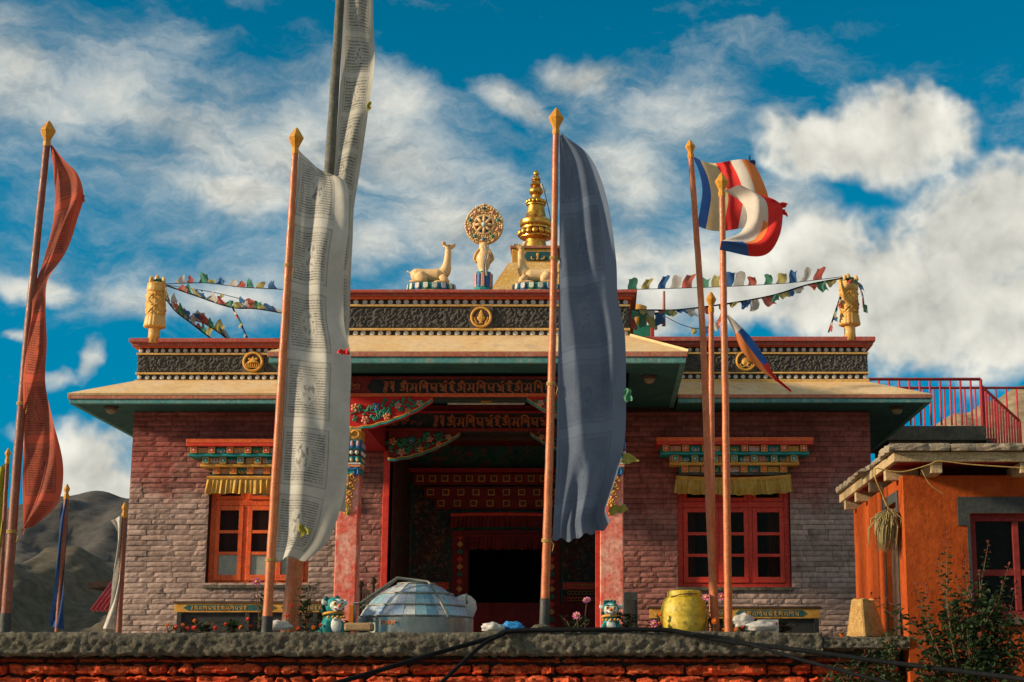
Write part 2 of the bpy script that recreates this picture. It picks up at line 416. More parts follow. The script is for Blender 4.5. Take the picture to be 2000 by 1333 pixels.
M('petal_pink', (.74, .16, .34), (.78, .30, .45), 40, .7, .1, 60, trans=.25)
M('soil', (.07, .055, .04), (.10, .08, .06), 8, .95, .8, 40)
M('dirt_ground', (.26, .20, .135), (.32, .25, .175), .6, .95, .5, 8)
M('terrace_floor', (.40, .34, .26), (.46, .40, .31), 1.5, .9, .4, 20)
FLAGC = [M('cloth_blue', (.06, .16, .36), None, 12, .9, .1, 90, trans=.5), M('cloth_white', (.55, .53, .48), (.50, .48, .43), 12, .9, .1, 90, trans=.5),
         M('cloth_red', (.50, .10, .07), (.52, .17, .13), 12, .9, .1, 90, trans=.5), M('cloth_green', (.06, .26, .17), (.12, .30, .2), 12, .9, .1, 90, trans=.5), M('cloth_yellow', (.44, .38, .12), (.5, .44, .18), 12, .9, .1, 90, trans=.5)]
M('flag_blue', (.025, .10, .36), (.03, .13, .42), 5, .8, .05, 60, trans=.25, vary=.06)
M('flag_cream', (.66, .52, .26), (.70, .56, .32), 5, .85, .05, 60, trans=.3, vary=.06)
M('flag_red', (.68, .025, .02), (.72, .035, .03), 5, .8, .05, 60, trans=.25, vary=.06)
M('flag_white', (.68, .63, .54), (.62, .57, .50), 5, .85, .05, 60, trans=.3, vary=.06)
M('flag_orange', (.78, .22, .05), (.8, .26, .08), 5, .8, .05, 60, trans=.25, vary=.06)
M('banner_blue', (.015, .05, .16), (.02, .065, .2), 5, .85, .1, 60, trans=.25)
M('banner_yellow', (.30, .26, .02), (.36, .32, .03), 5, .85, .1, 60, trans=.25)
M('banner_white', (.55, .52, .46), (.45, .43, .38), 5, .85, .1, 60, trans=.25)
M('khata', (.36, .34, .05), (.44, .40, .12), 14, .85, .2, 60, trans=.3)
M('cotton_green', (.10, .34, .18), (.14, .38, .22), 14, .85, .2, 60, trans=.3)
M('lamp_glass', (.30, .22, .14), None, 9, .3, 0)
M('tube_white', (.70, .68, .6), None, 9, .4, 0)
M('roof_sheet', (.36, .03, .035), (.42, .05, .045), 5, .6, .1, 30)

# wall brick: grey-brown stone face, red tint with eave and porch shade deepened into its colour
def brick_material():
    m = M('wall_brick', (.355, .25, .205), (.425, .31, .26), 2.2, .95, .55, 70, dirt=(.18, .12, .10), damt=.7, dscale=(2.2, 2.2, .9), vary=.25, isl=.22)
    T = NT(m.node_tree); b = T.n['Principled BSDF']; src = b.inputs['Base Color'].links[0].from_socket
    pos = T.new('ShaderNodeNewGeometry').outputs['Position']; x, y, z = T.xyz(pos)
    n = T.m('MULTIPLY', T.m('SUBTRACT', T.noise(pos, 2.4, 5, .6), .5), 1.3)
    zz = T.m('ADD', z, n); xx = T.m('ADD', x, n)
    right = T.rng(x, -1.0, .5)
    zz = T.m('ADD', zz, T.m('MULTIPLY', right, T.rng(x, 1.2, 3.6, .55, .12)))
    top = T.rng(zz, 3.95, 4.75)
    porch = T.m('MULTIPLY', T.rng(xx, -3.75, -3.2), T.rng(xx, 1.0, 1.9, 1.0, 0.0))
    wash_shade = T.m('MULTIPLY', T.m('MAXIMUM', top, T.m('MULTIPLY', porch, .75)), .95)
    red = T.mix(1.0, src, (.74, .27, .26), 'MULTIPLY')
    T.l.new(T.mix(wash_shade, src, red), b.inputs['Base Color'])
    return m
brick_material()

def glass_material(name, tint, clear):
    m = bpy.data.materials.new(name); m.use_nodes = True; T = NT(m.node_tree)
    b = T.n['Principled BSDF']; b.inputs['Base Color'].default_value = (*tint, 1); b.inputs['Roughness'].default_value = .12; b.inputs['Specular IOR Level'].default_value = .12
    tr = T.new('ShaderNodeBsdfTransparent'); tr.inputs[0].default_value = (.75, .78, .75, 1)
    mx = T.new('ShaderNodeMixShader'); mx.inputs[0].default_value = clear
    T.l.new(b.outputs[0], mx.inputs[1]); T.l.new(tr.outputs[0], mx.inputs[2]); T.l.new(mx.outputs[0], T.n['Material Output'].inputs[0])
    MAT[name] = m; return m
glass_material('glass', (.02, .026, .024), .78)

for nm_ in ('carved_gold', 'gold_cream', 'deer_cream', 'statue_white', 'ochre'):   # shade painted into the hollows so the carving stands out
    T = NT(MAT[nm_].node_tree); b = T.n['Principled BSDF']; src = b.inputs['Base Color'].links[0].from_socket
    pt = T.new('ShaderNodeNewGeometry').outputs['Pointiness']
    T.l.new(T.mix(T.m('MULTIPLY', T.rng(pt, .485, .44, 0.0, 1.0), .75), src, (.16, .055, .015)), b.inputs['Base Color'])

def print_material(name, base, base2, ink, blocks, u0, u1, lines=22, trans=.3, inkamt=.75, fig=1.0, pale=None):
    """cotton printed with framed blocks of scripture lines round a small picture"""
    m = M(name, base, base2, 3, .9, .12, 120, trans=trans, vary=.04)
    T = NT(m.node_tree); b = T.n['Principled BSDF']; src = b.inputs['Base Color'].links[0].from_socket
    uv = T.new('ShaderNodeTexCoord').outputs['UV']; u, v, _ = T.xyz(uv)
    bv = T.m('FRACT', T.m('MULTIPLY', v, blocks)); bi = T.m('FLOOR', T.m('MULTIPLY', v, blocks))
    def band(x, a, c, e=.006):
        return T.m('MULTIPLY', T.rng(x, a - e, a + e), T.rng(x, c - e, c + e, 1.0, 0.0))
    rect = T.m('MULTIPLY', band(u, u0, u1), band(bv, .08, .94, .008))
    inner = T.m('MULTIPLY', band(u, u0 + .016, u1 - .016), band(bv, .097, .923, .006))
    text_area = T.m('MULTIPLY', band(u, u0 + .05, u1 - .05), band(bv, .14, .885, .008))
    border = T.m('SUBTRACT', rect, inner)
    ln = T.m('MULTIPLY', bv, lines); lf = T.m('FRACT', ln); li = T.m('FLOOR', ln)
    row = T.m('MULTIPLY', T.rng(lf, .10, .30), T.rng(lf, .62, .85, 1.0, 0.0))
    gl = T.noise(T.cxyz(T.m('MULTIPLY', u, 70.0), T.m('MULTIPLY', li, 3.7), bi), 1.0, 2, .6)
    txt = T.m('MULTIPLY', T.m('MULTIPLY', row, T.rng(gl, .34, .48)), text_area)
    uc = (u0 + u1) / 2
    du = T.m('SUBTRACT', u, uc); dv = T.m('MULTIPLY', T.m('SUBTRACT', bv, .52), .62)
    r = T.m('SQRT', T.m('ADD', T.m('MULTIPLY', du, du), T.m('MULTIPLY', dv, dv)))
    clear = T.rng(r, .11, .15)
    pic = T.m('MULTIPLY', T.rng(T.noise(T.cxyz(u, T.m('MULTIPLY', v, blocks * .6), 0.0), 15, 4, .6), .50, .57), T.rng(r, .09, .14, 1.0, 0.0))
    inkm = T.m('MAXIMUM', T.m('MAXIMUM', T.m('MULTIPLY', txt, clear), T.m('MULTIPLY', pic, fig)), T.m('MULTIPLY', border, .7), clamp=True)
    inkm = T.m('MAXIMUM', inkm, T.m('MULTIPLY', rect, .20))
    wear = T.rng(T.noise(T.cxyz(u, T.m('MULTIPLY', v, blocks * .6), 0.0), 5, 4, .6), .3, .7, .55, 1.0)
    cc = T.mix(T.m('MULTIPLY', T.m('MULTIPLY', inkm, wear), inkamt), src, ink)
    if pale:
        cc = T.mix(T.m('MULTIPLY', T.m('SUBTRACT', 1.0, rect), .75), cc, pale)
    T.l.new(cc, b.inputs['Base Color'])
    for n in T.n:
        if n.type == 'BSDF_TRANSLUCENT': T.l.new(cc, n.inputs[0])
    return m
print_material('print_white', (.58, .575, .52), (.48, .48, .43), (.05, .05, .047), 6.1, .04, .74, lines=26, inkamt=.85)
print_material('print_tall', (.50, .49, .43), (.42, .42, .36), (.045, .045, .045), 18.0, .10, .86, lines=13, inkamt=.9)
print_material('print_navy', (.135, .185, .265), (.17, .22, .305), (.07, .095, .145), 5.4, .03, .80, lines=34, inkamt=.6, pale=(.17, .225, .315), trans=.5)
print_material('print_red', (.54, .13, .075), (.46, .13, .085), (.045, .022, .018), 6.6, .05, .88, lines=26, inkamt=.85, pale=(.62, .13, .07), trans=.5)
# ================================================================ ground, terrace, hills
g = MB()
g.grid(lambda u, v: (-3000 + 6000 * u, -200 + 6000 * v, 0), 4, 4)
tag(g.build('ground', MAT['dirt_ground'], recalc=False), kind='structure')
TZ = 2.06
t = MB().box(-16, 2.93, 16.45, 34, -.01, TZ)
tag(t.build('terrace', MAT['terrace_floor']), kind='structure')

def hill_material(name, c1, c2, c3, s):
    m = M(name, c1, c2, s, .95, .8, s * 6, dirt=c3, damt=.8, dscale=(s, s, s * 2), vary=.3)
    return m
hill_material('hill_near', (.08, .068, .045), (.105, .085, .056), (.045, .048, .032), .06)
hill_material('hill_far', (.075, .068, .060), (.056, .056, .052), (.092, .08, .068), .018)
hill_material('hill_rock', (.26, .19, .115), (.19, .145, .09), (.32, .25, .16), .035)
def hill(name, ridge, Y, depth, mat, label_seed, rough):
    """a ridge of hills: crest heights measured along the skyline, slopes falling to the front and back"""
    crest = [U(px, py, Y) for px, py in ridge]
    def H(x):
        for a, b in zip(crest, crest[1:]):
            if x <= b.x:
                k = max(0, (x - a.x) / (b.x - a.x)); return a.z + (b.z - a.z) * (k * k * (3 - 2 * k))
        return crest[-1].z
    x0, x1 = crest[0].x, crest[-1].x
    mb = MB()
    def fn(u, v):
        x = x0 + (x1 - x0) * u; w = v * 2 - 1          # w = 0 on the crest
        y = Y + w * depth
        f = max(0, 1 - abs(w)) ** 1.15
        h = H(x) * f
        s = depth * .9
        rid = abs(fbm(x / s * 2.2 + label_seed, y / s * .8, 3.1, 6)) 
        h += rough * depth * (fbm(x / s * 3 + label_seed, y / s * 3, .5, 6) * .5 - rid * 1.1 + .12 * fbm(x / s * 22, y / s * 22, 1.5, 5)) * 1.25 * min(1, 4 * (1 - abs(w))) * (.12 + .88 * min(1, abs(w) * 3))
        return (x, y, max(-1, h))
    mb.grid(fn, 260, 150)
    tag(mb.build(name, mat, smooth=True, recalc=False), kind='structure')
hill('hill', [(-1500, 1200), (-700, 1150), (-200, 1160), (0, 1132), (60, 1090), (95, 1062), (150, 1060), (190, 1082), (218, 1108), (250, 1120), (340, 1160), (520, 1210), (900, 1290)], 420, 190, MAT['hill_near'], 2.0, .10)
hill('hill', [(-1800, 1120), (-600, 1040), (0, 992), (60, 976), (120, 964), (190, 957), (250, 968), (500, 1010), (900, 1100), (1300, 1250)], 1500, 700, MAT['hill_far'], 7.0, .08)
hill('hill', [(1200, 1290), (1500, 1040), (1700, 905), (1800, 846), (1880, 800), (1930, 768), (2000, 735), (2200, 640), (2600, 560), (3400, 700), (4300, 1000)], 700, 380, MAT['hill_rock'], 13.0, .10)

# ================================================================ the temple
XL, XR, YW = -6.612, 3.846, 23.0
OPL, OPR = -2.95, 0.04                     # porch recess
temple = thing('temple', (-1.5, 21.5, TZ), 'red and yellow brick temple with pillared porch and dark parapet friezes', 'temple')
WIN = [(-5.484, -4.056, 2.976, 4.52), (1.104, 2.681, 2.945, 4.52)]
wb = MB()
def backing(x0, x1, w):
    a, b, c, d_ = w
    wb.box(x0, a, YW + .02, YW + .34, TZ - .2, 5.80); wb.box(b, x1, YW + .02, YW + .34, TZ - .2, 5.80)
    wb.box(a, b, YW + .02, YW + .34, TZ - .2, c); wb.box(a, b, YW + .02, YW + .34, d_, 5.80)
backing(XL + .01, OPL, WIN[0]); backing(OPR, XR - .01, WIN[1])
wb.box(OPL, OPR, YW + .04, YW + .34, 5.05, 5.8)
wb.box(XL + .01, XL + .3, YW + .34, 31, TZ - .2, 5.8); wb.box(XR - .3, XR - .01, YW + .34, 31, TZ - .2, 5.8)
wb.box(XL + .3, XR - .3, 30.7, 31, TZ - .2, 5.8)
wall = wb.build('wall', MAT['mortar'], temple)
# rooms behind the windows
for (a, b, c, d_) in WIN:
    r = MB(); Y0, Y1 = YW + .345, YW + 1.6
    r.box(a - .3, b + .3, Y1, Y1 + .05, c - .3, d_ + .2); r.box(a - .35, a - .3, Y0, Y1, c - .3, d_ + .2); r.box(b + .3, b + .35, Y0, Y1, c - .3, d_ + .2)
    r.box(a - .3, b + .3, Y0, Y1, c - .35, c - .3); r.box(a - .3, b + .3, Y0, Y1, d_ + .2, d_ + .25)
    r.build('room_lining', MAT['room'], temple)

# --- bricks
CH, GAP = .0735, .0055
def courses(x0, x1, z0, z1, hole=None, seed=1):
    rnd = random.Random(seed); out_ = []; z = z0; k = 0
    while z < z1 - .02:
        h = min(CH, z1 - z); spans = [(x0, x1)]
        if hole and hole[2] < z + h * .5 < hole[3]: spans = [(x0, hole[0]), (hole[1], x1)]
        for (a, b) in spans:
            x = a; first = True
            while x < b - .01:
                w = rnd.uniform(.20, .42) if not first else rnd.uniform(.1, .36)
                first = False
                if b - (x + w) < .09: w = b - x
                out_.append((x, z, w, h)); x += w
        z += CH; k += 1
    return out_
BR = []
for i in range(12):
    rnd = random.Random(100 + i); mb = MB(); nx, nz = 5, 3
    tilt = rnd.uniform(-.006, .006); tz = rnd.uniform(-.004, .01); base = rnd.uniform(-.006, .004)
    for j in range(nz + 1):
        for k in range(nx + 1):
            e = (k in (0, nx)) or (j in (0, nz))
            x = -.5 + k / nx + (0 if k in (0, nx) else rnd.uniform(-.04, .04)); z = -.5 + j / nz + (0 if j in (0, nz) else rnd.uniform(-.09, .09))
            y = base + (.005 if e else -rnd.uniform(.000, .0065)) + tilt * x * 1.2 + tz * z * 1.2
            mb.v.append((x, y, z))
    for j in range(nz):
        for k in range(nx):
            a = j * (nx + 1) + k; mb.face((a, a + 1, a + nx + 2, a + nx + 1))
    ring = [k for k in range(nx + 1)] + [j * (nx + 1) + nx for j in range(1, nz + 1)] + [nz * (nx + 1) + k for k in range(nx - 1, -1, -1)] + [j * (nx + 1) for j in range(nz - 1, 0, -1)]
    b0 = len(mb.v)
    for q in ring: mb.v.append((mb.v[q][0], .04, mb.v[q][2]))
    for q in range(len(ring)):
        q2 = (q + 1) % len(ring); mb.face((ring[q2], ring[q], b0 + q, b0 + q2))
    BR.append(mb)
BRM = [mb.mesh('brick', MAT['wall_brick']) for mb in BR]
lay = courses(XL, OPL - .09, 2.2, 5.42, WIN[0], 5) + courses(OPR, XR, 2.2, 5.42, WIN[1], 6)
def vis_rank(b):
    x, z, w, h = b; cx = x + w / 2
    if z < 2.33 or z > 5.15: return 3
    if cx < WIN[0][0] or cx > WIN[1][1]: return 0 if (cx < WIN[0][0] or cx < 3.56) else 3
    if .36 < cx < WIN[1][0]: return 1
    return 2
lay.sort(key=vis_rank)
rest = MB()
for i, (x, z, w, h) in enumerate(lay):
    v = random.randrange(12); cx, cz = x + w / 2, z + h / 2; sw, sh = w - GAP, h - GAP
    if i < 300:
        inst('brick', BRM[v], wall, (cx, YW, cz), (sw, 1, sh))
    else:
        b0 = len(rest.v); rest.v += [(cx + q[0] * sw, YW + q[1], cz + q[2] * sh) for q in BR[v].v]
        for f_ in BR[v].f: rest.face([b0 + k for k in f_])
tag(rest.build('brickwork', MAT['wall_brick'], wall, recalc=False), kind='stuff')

# --- eaves of the wings and of the porch
def eave(x0, x1, yw, o, z_sof, z_mid, z_lip, z_wall, back, left=True, right=True, tag_=''):
    """hipped sheet eave: slope, red lip, teal fascia, soffit; (x0, x1) wall ends, back = how far the sides run"""
    xa = x0 - o if left else x0; xb = x1 + o if right else x1; yf = yw - o
    s = MB()
    s.quad((xa, yf, z_lip), (xb, yf, z_lip), (x1, yw, z_wall), (x0, yw, z_wall))
    if left: s.quad((xa, back, z_lip), (xa, yf, z_lip), (x0, yw, z_wall), (x0, back, z_wall))
    if right: s.quad((xb, yf, z_lip), (xb, back, z_lip), (x1, back, z_wall), (x1, yw, z_wall))
    s.build('eave_slope', MAT['roof_yellow'], temple, solid=.03)
    for nm, za, zb, i, mt in (('eave_lip', z_mid, z_lip - .004, .0, 'lip_red'), ('fascia', z_sof, z_mid - .003, .018, 'teal_paint')):
        m_ = MB(); th = .07
        m_.box(xa + (i if left else 0), xb - (i if right else 0), yf + i, yf + i + th, za, zb)
        if left: m_.box(xa + i, xa + i + th, yf + i + th + .001, back, za, zb)
        if right: m_.box(xb - i - th, xb - i, yf + i + th + .001, back, za, zb)
        m_.build(nm, MAT[mt], temple, bevel=.006)
    q = MB(); e = .03
    q.box(xa + (e if left else 0), xb - (e if right else 0), yf + e, yw + .0, z_sof + .006, z_sof + .03)
    if left: q.box(xa + e, x0, yw + .001, back, z_sof + .006, z_sof + .03)
    if right: q.box(x1, xb - e, yw + .001, back, z_sof + .006, z_sof + .03)
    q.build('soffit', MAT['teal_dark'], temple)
PLX, PRX, YP = -3.37, .385, 20.4
eave(XL, PLX - .68, YW, .72, 5.415, 5.478, 5.53, 5.836, 30.5, left=True, right=False)
eave(PRX + .70, XR, YW, .75, 5.425, 5.485, 5.54, 5.85, 30.5, left=False, right=True)
eave(PLX, PRX, YP, .70, 5.478, 5.555, 5.62, 5.965, 23.6)
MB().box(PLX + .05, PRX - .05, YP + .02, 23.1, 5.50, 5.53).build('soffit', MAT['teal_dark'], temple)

# --- parapets with friezes and roundels
disc = MB(); n = 18
prof = [(.0315, 0), (.0315, -.006), (.029, -.009), (.014, -.0095), (.001, -.0097)]
b0 = 0
for (r, y) in prof:
    for j in range(n): disc.v.append((cos(2 * pi * j / n) * r, y, sin(2 * pi * j / n) * r))
for i in range(len(prof) - 1):
    for j in range(n):
        disc.face((i * n + j, i * n + (j + 1) % n, (i + 1) * n + (j + 1) % n, (i + 1) * n + j))
DISC = disc.mesh('roundel', MAT['white_paint'], smooth=True)
def parapet(x0, x1, yw, zs, back, step, dscale, side):
    """zs: bottom, top of base, row, line, frieze, line, row, moulding, cap bottom, cap top"""
    par = MB()
    par.box(x0 + .02, x1 - .02, yw + .03, yw + .25, zs[0], zs[8])
    par.box(x0 + .02, x0 + .24, yw + .251, back, zs[0], zs[8]); par.box(x1 - .24, x1 - .02, yw + .251, back, zs[0], zs[8])
    body = par.build('parapet', MAT['black_paint'], temple)
    def band(nm, a, b, y, mt, e=0.0):
        m_ = MB(); m_.box(x0 - e, x1 + e, y, yw + .029, a, b)
        if side[0]: m_.box(x0 - e, x0 + .019, yw + .0295, back, a, b)
        if side[1]: m_.box(x1 - .019, x1 + e, yw + .0295, back, a, b)
        return m_.build(nm, MAT[mt], body, bevel=.003)
    band('base_band', zs[0], zs[1], yw - .012, 'yellow_paint', .012)
    band('line_band', zs[2], zs[3], yw - .012, 'yellow_paint', .012)
    band('line_band', zs[4], zs[5], yw - .012, 'yellow_paint', .012)
    band('moulding', zs[6], zs[7], yw - .03, 'orange_red', .03)
    band('moulding', zs[7], zs[8], yw - .07, 'cap_red', .07)
    # frieze of packed twigs: a real rough face
    za, zb = zs[3] + .002, zs[4] - .002
    f = MB(); nx = int((x1 - x0) / .022); nz = max(6, int((zb - za) / .022)); rr = random.Random(int(x0 * 10) + 50)
    f.grid(lambda u, v: (x0 + (x1 - x0) * u, yw + .024 - (0 if u in (0, 1) or v in (0, 1) else rr.uniform(0, .03)), za + (zb - za) * v), nx, nz)
    for (sd, xx, sg) in ((side[0], x0, 1), (side[1], x1, -1)):
        if sd: f.grid(lambda u, v: (xx + sg * rr.uniform(-.006, .014), yw + .024 + (back - yw - .024) * u, za + (zb - za) * v), int((back - yw) / .04), nz)
    f.build('frieze', MAT['frieze'], body)
    cp = MB()
    cp.box(x0 - .10, x1 + .10, yw - .12, yw + .35, zs[8] + .002, zs[9])
    cp.box(x0 - .10, x0 + .35, yw + .351, back, zs[8] + .002, zs[9]); cp.box(x1 - .35, x1 + .10, yw + .351, back, zs[8] + .002, zs[9])
    cp.build('cap', MAT['cap_red'], body, bevel=.008)
    for (a, b) in ((zs[1], zs[2]), (zs[5], zs[6])):
        k = round((x1 - x0 - .08) / step)
        for i in range(k + 1):
            inst('roundel', DISC, body, (x0 + .045 + (x1 - x0 - .09) * i / k + random.uniform(-.006, .006), yw + .03, (a + b) / 2 + random.uniform(-.002, .002)), (dscale,) * 3)
    return body
zw = lambda py, Y: U(1170, py, Y).z
Zs = [zw(y, YW) for y in (748, 742.5, 731.5, 728, 693.5, 690, 679.5, 678, 672)] + [zw(660.5, YW - .12)]
parL = parapet(XL, PLX - .0, YW, Zs, 30, .104, 1.0, (True, False))
Zs = [zw(y, YW) for y in (748, 741, 730, 727, 692, 688.5, 677.5, 676, 670)] + [zw(657.5, YW - .12)]
parR = parapet(PRX, XR, YW, Zs, 30, .108, 1.0, (False, True))
Zs = [zw(y, YP) for y in (657, 655.5, 645.5, 641.5, 599, 595, 584.5, 581, 576)] + [zw(565.5, YP - .12)]
parC = parapet(PLX, PRX, YP, Zs, 25.5, .1075, 1.06, (True, True))
def medallion(px, py, Y, r, parent, kind):
    c = U(px, py, Y); md = MB()
    md.tube([(c.x + cos(2 * pi * i / 40) * r * .9, Y - .02, c.z + sin(2 * pi * i / 40) * r * .9) for i in range(40)], r * .13, 8, closed=True)
    ring = md.build('medallion', MAT['ochre'], parent, smooth=True)
    sq = MB().box(c.x - r * 1.08, c.x + r * 1.08, Y - .008, Y + .028, c.z - r * 1.02, c.z + r * 1.02)
    sq.build('backing_plate', MAT['stair'], ring)
    dk = MB(); dk.v = [(c.x + cos(2 * pi * i / 32) * r * .85, Y - .016, c.z + sin(2 * pi * i / 32) * r * .85) for i in range(32)]; dk.face(range(32)); dk.build('field', MAT['wood_dark'], ring, solid=.01)
    e = MB(); y = Y - .025
    if kind == 0:    # vase
        e.lathe((c.x, y, c.z - r * .62), [(r * .2, 0), (r * .22, r * .08), (r * .1, r * .16), (r * .36, r * .42), (r * .38, r * .62), (r * .2, r * .78), (r * .3, r * .86), (r * .14, r * .92), (r * .2, r * 1.05), (r * .1, r * 1.12), (r * .12, r * 1.2), (.002, r * 1.34)], 18, sy=.35)
        for s in (-1, 1):
            for k in range(4): e.ball((c.x + s * r * (.42 + .07 * k), y, c.z - r * (.62 - .17 * k)), r * .11, 8, 5, sy=.4)
    elif kind == 1:  # lotus parasol
        e.lathe((c.x, y, c.z - r * .12), [(r * .6, 0), (r * .5, r * .12), (r * .3, r * .26), (r * .24, r * .42), (r * .1, r * .5), (.002, r * .66)], 18, sy=.35)
        for k in range(-3, 4): e.tube(smooth_line([(c.x + k * r * .17, y, c.z - r * .1), (c.x + k * r * .22, y - .008, c.z - r * .35), (c.x + k * r * .13, y, c.z - r * .62)], 8), r * .065, 6)
        for s in (-1, 1): e.ball((c.x + s * r * .34, y, c.z + r * .28), r * .13, 8, 5, sy=.4)
    else:            # lotus flower
        for k in range(9):
            a = pi * (k / 8); q = Vector((c.x + cos(a) * r * .45, y, c.z - r * .15 + sin(a) * r * .5))
            e.tube([(c.x, y, c.z - r * .4), tuple((q + Vector((c.x, y - .012, c.z - r * .4))) / 2), tuple(q)], [r * .08, r * .15, r * .04], 8, flat=.5)
        e.ball((c.x, y, c.z - r * .12), r * .22, 12, 6, sy=.5)
        for s in (-1, 1): e.tube(smooth_line([(c.x, y, c.z - r * .45), (c.x + s * r * .4, y, c.z - r * .62), (c.x + s * r * .6, y, c.z - r * .3)], 8), r * .07, 6)
    e.build('relief', MAT['ochre'], ring, smooth=True)
medallion(940, 620.5, YP, .136, temple, 0)
medallion(494.5, 707.5, YW, .145, temple, 1)
medallion(1457, 706, YW, .145, temple, 2)

# --- windows
def window(x0, x1, z0, z1, yf, mat, frost, cols):
    W_ = MB(); th = .075
    W_.box(x0, x0 + th, yf, yf + .08, z0, z1); W_.box(x1 - th, x1, yf, yf + .08, z0, z1)
    W_.box(x0 + th, x1 - th, yf, yf + .08, z0, z0 + th * .8); W_.box(x0 + th, x1 - th, yf, yf + .08, z1 - th, z1)
    fr = W_.build('window', mat, temple, bevel=.006)
    tz = z0 + 1.155; iw = (x1 - x0 - 2 * th) / 3
    MB().box(x0 + th, x1 - th, yf - .012, yf + .07, tz - .04, tz + .04).build('transom', mat, fr, bevel=.004)
    for k in (1, 2):
        c = x0 + th + iw * k
        MB().box(c - .03, c + .03, yf - .004, yf + .068, z0 + th * .8, tz - .041).build('mullion', mat, fr, bevel=.004)
        MB().box(c - .03, c + .03, yf - .004, yf + .068, tz + .041, z1 - th).build('mullion', mat, fr, bevel=.004)
    for k in range(3):
        a, b = x0 + th + iw * k + (.032 if k else .003), x0 + th + iw * (k + 1) - (.032 if k < 2 else .003)
        za, zb = z0 + th * .8 + .004, tz - .045; sw = .062
        yo = yf - .018
        s = MB(); s.box(a, a + sw, yo, yf + .03, za, zb); s.box(b - sw, b, yo, yf + .03, za, zb)
        s.box(a + sw, b - sw, yo, yf + .03, za, za + sw * 1.3); s.box(a + sw, b - sw, yo, yf + .03, zb - sw, zb)
        ca = s.build('casement', mat, fr, bevel=.004)
        h = (zb - sw - za - sw * 1.3); r3 = h / 3
        for j in (1, 2):
            zc = za + sw * 1.3 + r3 * j
            MB().box(a + sw, b - sw, yo + .004, yf + .026, zc - .022, zc + .022).build('glazing_bar', mat, fr, bevel=.003)
        for j in range(3):
            z2 = za + sw * 1.3 + r3 * j
            MB().box(a + sw - .005, b - sw + .005, yf + .004, yf + .009, z2 + (.02 if j else -.004), z2 + r3 - (.02 if j < 2 else -.004)).build('pane', MAT['frost'] if (frost and j == 0) else MAT['glass'], fr)
        # upper light
        ya = yf - (.03 if k == 1 else .006)
        s = MB(); zc, zd = tz + .045, z1 - th - .003; sw2 = .055
        s.box(a, a + sw2, ya, yf + .03, zc, zd); s.box(b - sw2, b, ya, yf + .03, zc, zd); s.box(a + sw2, b - sw2, ya, yf + .03, zc, zc + sw2); s.box(a + sw2, b - sw2, ya, yf + .03, zd - sw2, zd)
        ul = s.build('top_light', mat, fr, bevel=.004)
        MB().box(a + sw2 - .005, b - sw2 + .005, yf + .004, yf + .009, zc + sw2 - .005, zd - sw2 + .005).build('pane', MAT['frost'] if (frost and k == 1) else MAT['glass'], fr)
    MB().box(x0 - .03, x1 + .03, YW - .03, yf - .001, z0 - .05, z0 - .003).build('sill', MAT['concrete'], fr, bevel=.006)
    # drawn curtains inside
    for (a, b) in cols:
        xa, xb = x0 + (x1 - x0) * a, x0 + (x1 - x0) * b
        MB().grid(lambda u, v: (xa + (xb - xa) * (u + (.12 * sin(v * 2.2) * (1 - u) if a > .5 else 0)), yf + .2 + .03 * sin(u * 34 + 2 * v), z0 + (z1 - z0) * v), 60, 8).build('curtain', MAT['curtain_red'], fr, smooth=True)
    return fr
window(WIN[0][0] + .003, WIN[0][1] - .003, WIN[0][2] + .003, WIN[0][3], YW + .13, MAT['orange_red'], True, [(.02, .98)])
window(WIN[1][0] + .003, WIN[1][1] - .003, WIN[1][2] + .003, WIN[1][3], YW + .10, MAT['red_paint'], False, [(.03, .16), (.80, .97)])

# --- stepped canopies over the windows, with painted beam ends
def block_mesh(name, c1, c2, c3, s, d_):
    b = MB(); b.box(-s, s, 0, d_, -s, s, 0); i = s * .72
    b.box(-i, i, -.006, .001, -i, i, 1)
    b.lathe((0, 0, 0), [(.001, 0)], 3, 2) if False else None
    k = len(b.v); n = 8
    b.v += [(cos(2 * pi * j / n) * s * .34, -.011, sin(2 * pi * j / n) * s * .36) for j in range(n)]
    b.face(range(k, k + n), 2)
    return b.mesh(name, [c1, c2, c3])
BLK = [block_mesh('beam_end', MAT['ochre'], MAT['red_paint'], MAT['white_paint'], .044, .2),
       block_mesh('beam_end', MAT['carved_gold'], MAT['teal_bright'], MAT['white_paint'], .044, .2),
       block_mesh('beam_end', MAT['ochre'], MAT['orange_red'], MAT['yellow_paint'], .046, .2)]
DIM = block_mesh('beam_end', MAT['carved_gold'], MAT['dark_red'], MAT['teal_dark'], .044, .2)
def pattern_material():
    m = M('fret', (.02, .17, .15), (.03, .22, .19), 9, .6, .1, 60); T = NT(m.node_tree); b = T.n['Principled BSDF']
    pos = T.new('ShaderNodeNewGeometry').outputs['Position']; x, y, z = T.xyz(pos)
    w = T.m('ADD', T.m('MULTIPLY', x, 46.0), T.m('MULTIPLY', T.m('PINGPONG', T.m('MULTIPLY', z, 60.0), 1.0), 1.0))
    st = T.rng(T.m('SINE', T.m('MULTIPLY', w, 3.14)), .2, .4)
    cell = T.m('FRACT', T.m('MULTIPLY', x, 1.72)); fl = T.m('GREATER_THAN', cell, .5)
    a = T.mix(fl, (.02, .20, .17), (.50, .17, .09)); c = T.mix(fl, (.01, .10, .10), (.62, .42, .25))
    T.l.new(T.mix(st, a, c), b.inputs['Base Color']); return m
pattern_material()
